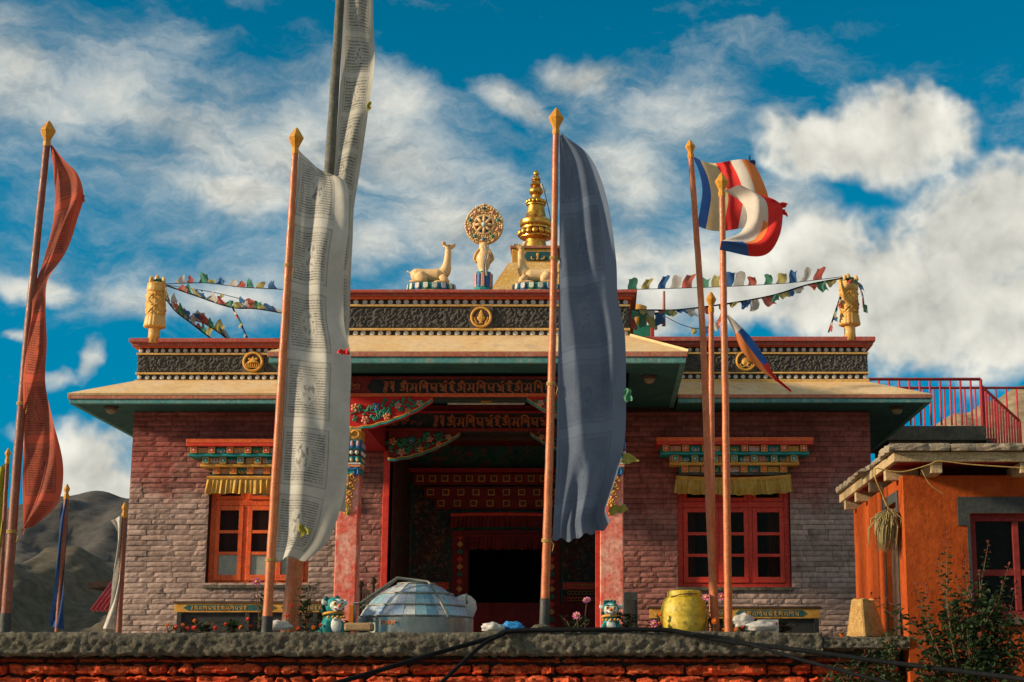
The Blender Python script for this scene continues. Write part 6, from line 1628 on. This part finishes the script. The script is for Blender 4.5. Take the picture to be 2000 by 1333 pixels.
# ================================================================ flowers along the bed
def flower_plant(px, py, Y, kind, label, grp, seed):
    rr = random.Random(seed); top = U(px, py, Y); base_ = Vector((top.x + rr.uniform(-.04, .04), Y + rr.uniform(-.02, .05), TZ + .01))
    root = thing('flower', base_, label, 'flower', grp)
    path = smooth_line([base_, base_.lerp(top, .5) + Vector((rr.uniform(-.02, .02), 0, 0)), top], 10)
    MB().tube(path, .005, 5).build('stalk', MAT['stem'], root)
    lf = MB()
    for i in range(7):
        p_ = path[rr.randrange(1, 9)]; a = rr.uniform(0, 2 * pi); d_ = Vector((cos(a), sin(a), rr.uniform(.2, .9))).normalized(); s = d_.cross(Vector((0, 0, 1))).normalized() * .014; l = rr.uniform(.05, .10)
        lf.quad(p_, p_ + d_ * l * .5 + s, p_ + d_ * l, p_ + d_ * l * .5 - s)
    lf.build('leaves', MAT['leaf'], root)
    pet = MB(); r = rr.uniform(.020, .032) if kind != 'petal_pink' else .045; nn = 10 if kind != 'petal_pink' else 8; tilt = rr.uniform(.2, .9)
    nrm = Vector((rr.uniform(-.3, .3), -1, tilt)).normalized(); e1 = nrm.cross(Vector((1, 0, .1))).normalized(); e2 = nrm.cross(e1)
    for lay_ in range(2 if kind != 'petal_pink' else 1):
        for i in range(nn):
            a = 2 * pi * i / nn + lay_ * .3; d_ = e1 * cos(a) + e2 * sin(a); t_ = e2 * cos(a) - e1 * sin(a); R_ = r * (1 - .35 * lay_)
            pet.quad(top + nrm * .008 * lay_, top + d_ * R_ * .7 + t_ * R_ * .34 + nrm * .01 * (1 + lay_), top + d_ * R_ + nrm * .004, top + d_ * R_ * .7 - t_ * R_ * .34 + nrm * .01 * (1 + lay_))
    pet.build('petals', MAT[kind], root)
    MB().ball(top + nrm * .012, r * .32, 8, 5).build('flower_head', MAT['ochre'], root, smooth=True)
fl = [(326, 1222, 'petal_orange'), (343, 1226, 'petal_red'), (357, 1221, 'petal_orange'), (366, 1228, 'petal_red'), (380, 1213, 'petal_orange'), (379, 1227, 'petal_red'), (405, 1222, 'petal_orange'), (420, 1227, 'petal_red'), (440, 1220, 'petal_red'), (484, 1210, 'petal_red'), (470, 1226, 'petal_orange'), (490, 1224, 'petal_red')]
ORD = ('first', 'second', 'third', 'fourth', 'fifth', 'sixth', 'seventh', 'eighth', 'ninth', 'tenth', 'eleventh', 'twelfth')
fl.sort()
for i, (x, y, k) in enumerate(fl): flower_plant(x, y, 16.55 + .12 * (i % 4), k, 'small %s flower, %s from the left in the row before the left bench' % ('orange' if 'orange' in k else 'red', ORD[i]), 'flowers before the left bench', i)
fl = [(561, 1203, 'petal_red'), (569, 1184, 'petal_red'), (583, 1229, 'petal_red'), (612, 1226, 'petal_orange'), (626, 1222, 'petal_red'), (598, 1215, 'petal_red'), (672, 1222, 'petal_orange')]
fl.sort()
for i, (x, y, k) in enumerate(fl): flower_plant(x, y, 16.55 + .1 * (i % 4), k, 'small %s flower, %s from the left between orange mast foot and left lion statue' % ('orange' if 'orange' in k else 'red', ORD[i]), 'flowers between mast and lion', 30 + i)
for i, (x, y, k, lab) in enumerate([(1146, 1173, 'petal_pink', 'taller pink flower left of the right lion statue'), (1126, 1203, 'petal_pink', 'shorter pink flower left of the right lion statue'), (501, 1137, 'petal_pink', 'single pink flower before the left window'),
     (1277, 1219, 'petal_pink', 'pink flower beside the yellow barrel on its left'), (1287, 1218, 'petal_red', 'small red flower touching the yellow barrel on its left'), (1268, 1229, 'petal_orange', 'orange flower on the coping edge left of the yellow barrel'), (1289, 1201, 'petal_orange', 'orange flower against the left side of the yellow barrel'),
     (1379, 1168, 'petal_pink', 'pink flower above right of the yellow barrel'), (1409, 1166, 'petal_pink', 'pink flower between the flag poles above the bags'), (1395, 1214, 'petal_orange', 'orange marigold at the foot of the leaning pole'), (1414, 1232, 'petal_orange', 'orange marigold at the foot of the straight pole'), (1438, 1231, 'petal_orange', 'orange marigold right of the straight pole'), (1450, 1227, 'petal_red', 'red flower before the plastic sack'), (1643, 1242, 'petal_orange', 'single orange marigold on the coping left of the basket')]):
    flower_plant(x, y, 16.55 if x != 1643 else 16.2, k, lab, None, 60 + i)
# leafy plants among the flowers
def herb(px, w, top, Y, label, seed, n=60, mat='leaf', grp='leafy plants behind the coping'):
    rr = random.Random(seed); c = U(px, 1232, Y); c.z = TZ + .01; k = 1 / PXM(1220, Y); H = zw(top, Y) - TZ
    root = thing('leafy_plant', c, label, 'plant', grp); s_ = MB(); lf = MB()
    for i in range(6):
        e = c + Vector((rr.uniform(-1, 1) * w * k * .5, rr.uniform(-.06, .06), H * rr.uniform(.6, 1))); pth = smooth_line([c + Vector((rr.uniform(-.03, .03), 0, 0)), c.lerp(e, .5) + Vector((rr.uniform(-.03, .03), 0, .02)), e], 10); s_.tube(pth, .005, 4)
        for j in range(n // 6):
            p_ = pth[rr.randrange(2, 11)]; a = rr.uniform(0, 2 * pi); d_ = Vector((cos(a), sin(a) * .7, rr.uniform(-.3, .7))).normalized(); q = d_.cross(Vector((.1, .2, 1))).normalized(); l = rr.uniform(.05, .11)
            lf.quad(p_, p_ + d_ * l * .5 + q * l * .28, p_ + d_ * l, p_ + d_ * l * .5 - q * l * .28)
    s_.build('stalks', MAT['stem'], root); lf.build('foliage', MAT[mat], root)
for i, (px, w, top, lab) in enumerate([(400, 60, 1216, 'low leafy plant before the left bench'), (455, 60, 1214, 'low leafy plant left of the white banner pole'), (508, 34, 1150, 'leafy plant just left of the white banner pole foot'), (598, 44, 1148, 'tall leafy plant just right of the orange mast foot'), (628, 30, 1190, 'leafy plant left of the lion statue by the cooker'), (680, 30, 1214, 'low leafy plant between the left lion and the cooker'), (1120, 60, 1205, 'sparse leafy plant left of the right lion'), (1225, 26, 1200, 'grassy tuft right of the right lion'), (1400, 34, 1196, 'bushy leafy plant between barrel and flag poles'), (1285, 26, 1222, 'low leafy plant left of the yellow barrel'), (1535, 40, 1212, 'sparse leafy plant before the right bench end')]):
    herb(px, w, top, 16.75 + .08 * (i % 3), lab, 80 + i)

# ================================================================ orange house on the right
HX, HY = 2.975, 15.98
hs = thing('orange_house', (HX + 1.5, HY + 1.5, 0), 'small orange-red plastered house with stone slab roof at the right edge', 'house')
HT = 3.62; XH1, YH1 = 7.2, 19.15
WX0, WX1, WZ0, WZ1 = U(1898, 1100, HY).x, U(2062, 1100, HY).x, U(1900, 1207, HY).z, U(1900, 1003, HY).z
hw = MB()
hw.box(HX, WX0, HY, HY + .3, 0, HT); hw.box(WX1, XH1, HY, HY + .3, 0, HT); hw.box(WX0, WX1, HY, HY + .3, 0, WZ0); hw.box(WX0, WX1, HY, HY + .3, WZ1, HT)
DY0, DY1 = 600 / 560 * 16.0, 600 / 560 * 16.0    # slit window in the left wall
ya, yb = 16.0 * 600 / (1757 - 1170), 16.0 * 600 / (1733 - 1170); SZ0, SZ1 = 1.75, U(1745, 985, 16.6).z
hw.box(HX, HX + .3, HY + .301, ya, 0, HT); hw.box(HX, HX + .3, yb, YH1, 0, HT); hw.box(HX, HX + .3, ya, yb, 0, SZ0); hw.box(HX, HX + .3, ya, yb, SZ1, HT)
hw.box(HX + .301, XH1, YH1 - .3, YH1, 0, HT); hw.box(XH1 - .3, XH1, HY + .301, YH1 - .301, 0, HT)
hwall = hw.build('wall', MAT['house_orange'], hs)
MB().box(HX + .31, XH1 - .31, HY + .9, HY + .95, 0, HT).build('room_lining', MAT['room'], hs)
def surround(x0, x1, z0, z1):
    m_ = MB(); y = HY - .012
    m_.prism([(x0 - .115, z1 + .16), (x0 - .115, z1 - .12), (x0 - .03, z1 - .12), (x0 - .03, z0 - .02), (x0, z0 - .02), (x0, z1), (x1, z1), (x1, z0 - .02), (x1 + .03, z0 - .02), (x1 + .03, z1 - .12), (x1 + .115, z1 - .12), (x1 + .115, z1 + .16)], y, HY - .001)
    return m_
sr = surround(WX0, WX1, WZ0, WZ1).build('window_surround', MAT['surround'], hs)
wf = MB(); t_ = .07; y = HY + .08
wf.box(WX0, WX0 + t_, y, y + .08, WZ0, WZ1); wf.box(WX1 - t_, WX1, y, y + .08, WZ0, WZ1); wf.box(WX0 + t_, WX1 - t_, y, y + .08, WZ0, WZ0 + t_); wf.box(WX0 + t_, WX1 - t_, y, y + .08, WZ1 - t_, WZ1)
wfo = wf.build('window', MAT['dark_red'], hs, bevel=.005)
xm = U(1990, 1100, HY).x; zmid = U(1950, 1118, HY).z
MB().box(xm - .03, xm + .03, y - .01, y + .07, WZ0 + t_, WZ1 - t_).build('mullion', MAT['dark_red'], wfo, bevel=.004)
MB().box(WX0 + t_, xm - .031, y - .005, y + .06, zmid - .03, zmid + .03).build('glazing_bar', MAT['dark_red'], wfo, bevel=.004)
MB().box(xm + .031, WX1 - t_, y - .005, y + .06, zmid - .03, zmid + .03).build('glazing_bar', MAT['dark_red'], wfo, bevel=.004)
MB().box(WX0 + t_, xm - .032, y + .03, y + .036, WZ0 + t_, WZ1 - t_).build('pane', MAT['glass'], wfo); MB().box(xm + .032, WX1 - t_, y + .03, y + .036, WZ0 + t_, WZ1 - t_).build('pane', MAT['glass'], wfo)
MB().box(WX0 - .05, WX1 + .05, HY - .05, HY + .07, WZ0 - .07, WZ0 - .002).build('sill', MAT['concrete'], wfo, bevel=.006)
# slit window with grey surround on the sunny wall
x = HX - .012
su = MB()
su.box(x, HX - .001, ya - .10, yb + .10, SZ1, SZ1 + .10); su.box(x, HX - .001, ya - .10, ya - .03, SZ1 - .2, SZ1 - .001); su.box(x, HX - .001, yb + .03, yb + .10, SZ1 - .12, SZ1 - .001); su.box(x, HX - .001, ya - .029, ya, SZ0, SZ1 - .001); su.box(x, HX - .001, yb, yb + .029, SZ0, SZ1 - .001)
su.build('window_surround', MAT['surround'], hs)
MB().box(HX + .05, HX + .1, ya, yb, SZ0, SZ1).build('shutter', MAT['wood_dark'], hs)
# eaves: rafters, boards, slabs
EX, EY, EZ = U(1745, 885, 15.6).x, 15.6, 3.62
MB().box(EX, XH1 + .3, EY, EY + .05, EZ + .085, EZ + .18).build('eave_board', MAT['eave_wood'], hs, bevel=.008)
MB().box(EX, EX + .05, EY + .051, YH1 + .08, EZ + .085, EZ + .18).build('eave_board', MAT['eave_wood'], hs, bevel=.008)
MB().box(EX + .051, XH1 + .3, EY + .051, YH1 + .08, EZ + .12, EZ + .16).build('roof_boarding', MAT['maroon'], hs)
for px in (1826, 2000, 2170):
    xx = U(px, 905, 15.7).x; MB().box(xx - .055, xx + .055, EY + .03, HY + .2, EZ - .02, EZ + .084).build('rafter', MAT['eave_wood'], hs, bevel=.006)
for yy in (16.25, 17.2, 18.15, 18.95):
    MB().box(EX + .02, HX + .2, yy - .055, yy + .055, EZ - .02, EZ + .084).build('rafter', MAT['eave_wood'], hs, bevel=.006)
def slab(x0, x1, y0, y1, z0, th, seed):
    rr = random.Random(seed); m_ = MB(); n = 9
    pts = []
    cx, cy = (x0 + x1) / 2, (y0 + y1) / 2
    edge = [(x0 + (x1 - x0) * i / n, y0) for i in range(n)] + [(x1, y0 + (y1 - y0) * i / n) for i in range(n)] + [(x1 - (x1 - x0) * i / n, y1) for i in range(n)] + [(x0, y1 - (y1 - y0) * i / n) for i in range(n)]
    e2 = [(a + rr.uniform(-.014, .014), b + rr.uniform(-.014, .014)) for a, b in edge]; tx_, ty = rr.uniform(-.012, .012), rr.uniform(-.012, .012)
    N = len(e2)
    for k, zz_ in enumerate((0, .35, .7, 1)):
        s = (.985, 1.0, .995, .97)[k]
        for (a, b) in e2: m_.v.append((cx + (a - cx) * s + rr.uniform(-.006, .006), cy + (b - cy) * s + rr.uniform(-.006, .006), z0 + th * zz_ + tx_ * (a - cx) / (x1 - x0) + rr.uniform(-.004, .004)))
    for k in range(3):
        for i in range(N): m_.face((k * N + i, k * N + (i + 1) % N, (k + 1) * N + (i + 1) % N, (k + 1) * N + i))
    m_.face(list(range(N))[::-1]); m_.face(list(range(3 * N, 4 * N)))
    m_.build('roof_slab', MAT['slate'], hs)
xs = EX - .06; i = 0; rr = random.Random(5)
while xs < XH1:
    w = rr.uniform(.42, .72); slab(xs, xs + w - .012, EY - .06 - rr.uniform(0, .03), EY + .6, EZ + .185, rr.uniform(.05, .07), 300 + i); xs += w; i += 1
ys = EY + .62
while ys < YH1 - .1:
    w = min(rr.uniform(.4, .65), YH1 + .12 - ys); slab(EX - .03 - rr.uniform(0, .03), EX + .7, ys, ys + w - .012, EZ + .185, rr.uniform(.045, .07), 340 + i); ys += w; i += 1
m_ = MB().box(EX + .5, XH1 + .2, EY + .5, YH1 + .1, EZ + .20, EZ + .235); m_.build('roof_fill', MAT['slate'], hs)
xs = EX + .5
while xs < XH1:
    w = rr.uniform(.5, .9); slab(xs, xs + w - .01, EY + .3, EY + 1.3, EZ + .255, .04, 380 + i); xs += w; i += 1
slab(EX - .09, EX + .22, 17.0, 17.5, EZ + .172, .03, 500)
# dried bundle and yellow string on the house corner
hb_ = thing('hanging_bundle', U(1736, 985, 16.2), 'dried straw and cloth bundle hanging from the house eave by yellow string', 'bundle')
st = MB(); rr = random.Random(17); tp = U(1736, 995, 16.2)
for i in range(320):
    a, b = rr.gauss(0, .5), rr.gauss(0, .5)
    e = tp + Vector((a * .10 - .03 + rr.uniform(-.02, .02), b * .08, -rr.uniform(.10, .43))); mid = tp.lerp(e, .5) + Vector((a * .06, b * .05, 0))
    st.tube([tp + Vector((a * .02, b * .02, 0)), mid, e], [.004, .005, .0025], 4)
st.build('straw', MAT['straw'], hb_, smooth=True)
MB().tube([(tp.x + cos(w) * .045, tp.y + sin(w) * .045, tp.z - .05 + .006 * sin(3 * w)) for w in [2 * pi * i / 14 for i in range(14)]], .012, 6, closed=True).build('tie', MAT['khata'], hb_, smooth=True)
MB().tube(smooth_line([U(1709, 915, 16.0), U(1710, 935, 16.0), U(1723, 965, 16.1), U(1732, 985, 16.18), tp], 20), [.008] * 12 + [.014] * 5 + [.008] * 4, 5).build('string', MAT['twine'], hb_)
sg = MB().tube(smooth_line([U(1708, 914, 15.56), U(1760, 922, 15.56), U(1815, 908, 15.57), U(1835, 901, 15.57), U(1900, 908, 15.57), U(2010, 915, 15.57)], 40), .006, 5).build('string', MAT['twine'], org=U(1709, 915, 15.6), smooth=True); tag(sg, 'yellow string slung along the house eave', 'string')
sg = MB().tube(smooth_line([U(1800, 918, 15.6), U(1815, 945, 15.62), U(1842, 965, 15.66)], 12), .005, 5).build('string', MAT['twine'], org=U(1800, 918, 15.6)); tag(sg, 'short loose end of string hanging from the house eave', 'string')

# ================================================================ shrub before the orange house
def shrub(name, label, shoots, Y, dense, seed, leafsize):
    rr = random.Random(seed); root = thing(name, (U(shoots[0][0], 1330, Y).x, Y, 0), label, 'shrub'); s_ = MB(); lf = MB(); red = MB()
    def leaf(mb, p_, d_, l):
        q = d_.cross(Vector((rr.uniform(-.4, .4), rr.uniform(-.4, .4), 1))).normalized(); n_ = q.cross(d_) * l * .16
        b = len(mb.v); mb.v += [tuple(p_), tuple(p_ + d_ * l * .35 + q * l * .30 + n_), tuple(p_ + d_ * l * .75 + q * l * .22 + n_), tuple(p_ + d_ * l - n_), tuple(p_ + d_ * l * .75 - q * l * .22 + n_), tuple(p_ + d_ * l * .35 - q * l * .30 + n_)]
        mb.face((b, b + 1, b + 2, b + 3)); mb.face((b, b + 3, b + 4, b + 5))
    for (x0, y0, x1, y1) in shoots:
        dy = rr.uniform(-.25, .25); a, b = U(x0, y0, Y + dy * .3), U(x1, y1, Y + dy); mid = a.lerp(b, .5) + Vector((rr.uniform(-.06, .06), rr.uniform(-.05, .05), rr.uniform(0, .05)))
        pth = smooth_line([a, mid, b], 40); L = (b - a).length; s_.tube(pth, [.011 - .009 * i / 40 for i in range(41)], 5)
        n = int(L * 46)
        for i in range(n):
            t_ = i / n; p_ = pth[int(t_ * 40)]; w = i * 2.4 + rr.uniform(-.4, .4); d_ = Vector((cos(w), sin(w) * .8, rr.uniform(-.25, .6))).normalized()
            l = leafsize * (1.1 - .65 * t_ ** 2) * rr.uniform(.7, 1.2)
            leaf(red if (t_ > .93 or rr.random() < .06) else lf, p_ + d_ * .012, d_, l)
        for k in range(3): leaf(red, pth[-1], Vector((rr.uniform(-.5, .5), rr.uniform(-.5, .5), 1)).normalized(), leafsize * .5)
    for (cx, cy, rx, ry, n) in dense:
        c = U(cx, cy, Y); k = 1 / PXM(cy, Y)
        for i in range(n):
            while True:
                a, b, e = rr.uniform(-1, 1), rr.uniform(-1, 1), rr.uniform(-1, 1)
                if a * a + b * b + e * e < 1: break
            p_ = c + Vector((a * rx * k, e * .28, b * ry * k)); d_ = Vector((rr.uniform(-1, 1), rr.uniform(-1, .6), rr.uniform(-.5, .8))).normalized()
            if fbm(p_.x * 4, p_.y * 4, p_.z * 4, 3) < -.12: continue
            leaf(lf if rr.random() > .07 else red, p_, d_, leafsize * rr.uniform(.6, 1.2))
            if i % 14 == 0: s_.tube([c + Vector((a * rx * k * .3, e * .1, b * ry * k * .3 - .15)), p_], .004, 4)
    s_.build('branches', MAT['stem'], root); lf.build('foliage', MAT['leaf'], root, recalc=False); red.build('red_leaves', MAT['leaf_red'], root, recalc=False)
SH = [(1872, 1330, 1850, 1045), (1880, 1320, 1832, 1095), (1890, 1330, 1885, 1090), (1862, 1330, 1790, 1145), (1858, 1340, 1808, 1146), (1905, 1330, 1930, 1062), (1900, 1330, 1912, 1120), (1930, 1330, 1970, 1105), (1940, 1330, 1985, 1140), (1925, 1330, 1958, 1140), (1870, 1290, 1755, 1195), (1860, 1300, 1730, 1170), (1850, 1320, 1702, 1163), (1890, 1320, 1868, 1130), (1960, 1330, 2005, 1180), (1915, 1330, 1945, 1170), (1840, 1330, 1800, 1180), (1950, 1330, 1975, 1190)]
shrub('shrub', 'dark green leafy shrub with red shoot tips before the orange house', SH, 15.1, [(1890, 1250, 70, 70, 700), (1870, 1310, 90, 50, 700), (1950, 1310, 70, 50, 500), (1905, 1200, 60, 50, 260), (1960, 1240, 50, 50, 200)], 31, .075)
shrub('shrub', 'low creeping shrub over the stones at the right end of the wall', [(1650, 1345, 1735, 1255), (1620, 1345, 1690, 1275), (1700, 1345, 1760, 1245), (1600, 1345, 1640, 1290)], 15.6, [(1660, 1318, 60, 24, 240), (1730, 1300, 40, 40, 240), (1700, 1330, 70, 20, 220), (1745, 1255, 26, 30, 90)], 37, .06)

# ================================================================ stair with red railings behind the house
YR = 26.5
sl = thing('roof_stair', (U(1850, 850, YR).x, YR, TZ), 'dark concrete stair landing behind the right wing', 'stair')
a, b = U(1780, 832, YR), U(1927, 860, YR)
MB().box(XR + .82, b.x, YR, YR + 1.6, b.z, a.z).build('landing', MAT['stair'], sl, bevel=.01)
for i in range(7):
    MB().box(b.x + .12 * i * 1.6, b.x + .12 * (i + 1) * 1.6, YR + .05, YR + 1.5, b.z - .25 * (i + 1) - .1, a.z - .2 * (i + 1)).build('step', MAT['stair'], sl, bevel=.006)
MB().box(XR + .9, b.x - .2, YR + .1, YR + 1.5, TZ, b.z - .001).build('stair_wall', MAT['stair'], sl)
def railing(label, p0, p1, n, h, r, nm='railing'):
    a, b = Vector(p0), Vector(p1); root = thing(nm, a, label, 'railing', 'red railings of the roof stair')
    MB().tube([a + Vector((0, 0, h)), b + Vector((0, 0, h))], r * 1.5, 6).build('top_rail', MAT['dark_red'], root)
    for i in range(n + 1):
        p_ = a.lerp(b, i / n); MB().tube([p_, p_ + Vector((0, 0, h))], r * (1.5 if i in (0, n) else 1), 6).build('baluster', MAT['rail_red'], root)
zr = U(1800, 830, YR).z; hh = U(1800, 740, YR).z - zr
railing('near red railing across the stair landing', (U(1700, 830, YR).x, YR + .05, zr), (U(1921, 833, YR).x, YR + .05, zr), 11, hh, .018)
Y2 = YR + 1.5; z2 = U(1800, 836, Y2).z
railing('far red railing across the stair landing, seen through the near one', (U(1725, 836, Y2).x, Y2, z2), (U(2050, 836, Y2).x, Y2, z2), 16, U(1800, 758, Y2).z - z2, .016)
railing('sloping red railing descending to the right from the landing', (U(1921, 846, YR).x, YR + .05, U(1921, 846, YR).z), (U(1998, 862 + 55, YR).x, YR + .05, U(1998, 917, YR).z), 14, U(1921, 752, YR).z - U(1921, 846, YR).z, .016)

# ================================================================ shed with red sheet roof on the left
sh = thing('shed', (U(215, 1200, 33.0).x, 33.5, TZ - .3), 'shed with red corrugated sheet roof beside the left brick corner', 'shed')
YD = 33.0; a, b, c_, d_ = U(176, 1192, YD), U(300, 1192, YD), U(330, 1138, YD + 2.2), U(216, 1138, YD + 2.2)
MB().grid(lambda u, v: (lambda p_: (p_.x, p_.y, p_.z + .03 * sin(u * 90)))(a.lerp(b, u).lerp(d_.lerp(c_, u), v)), 120, 2).build('roof', MAT['roof_sheet'], sh, smooth=True, solid=.01)
MB().box(a.x + .25, b.x, YD + .3, YD + 2.4, 0, a.z + .05).build('wall', MAT['stair'], sh)
p1, p2 = U(188, 1147, 36), U(260, 1120, 36)
of = thing('flat_roof_hut', (p1.x + 1.5, 37, 0), 'dark flat-roofed hut behind the red sheet roof', 'hut')
MB().prism([(p1.x, p1.z - .06), (p2.x + 1.5, p1.z + .12), (p2.x + 1.5, p1.z + .30), (p1.x, p1.z + .06)], 35.4, 38).build('roof', MAT['mortar'], of)
MB().box(p1.x + .4, p2.x + 1.4, 35.7, 37.8, 0, p1.z - .02).build('wall', MAT['mortar'], of)
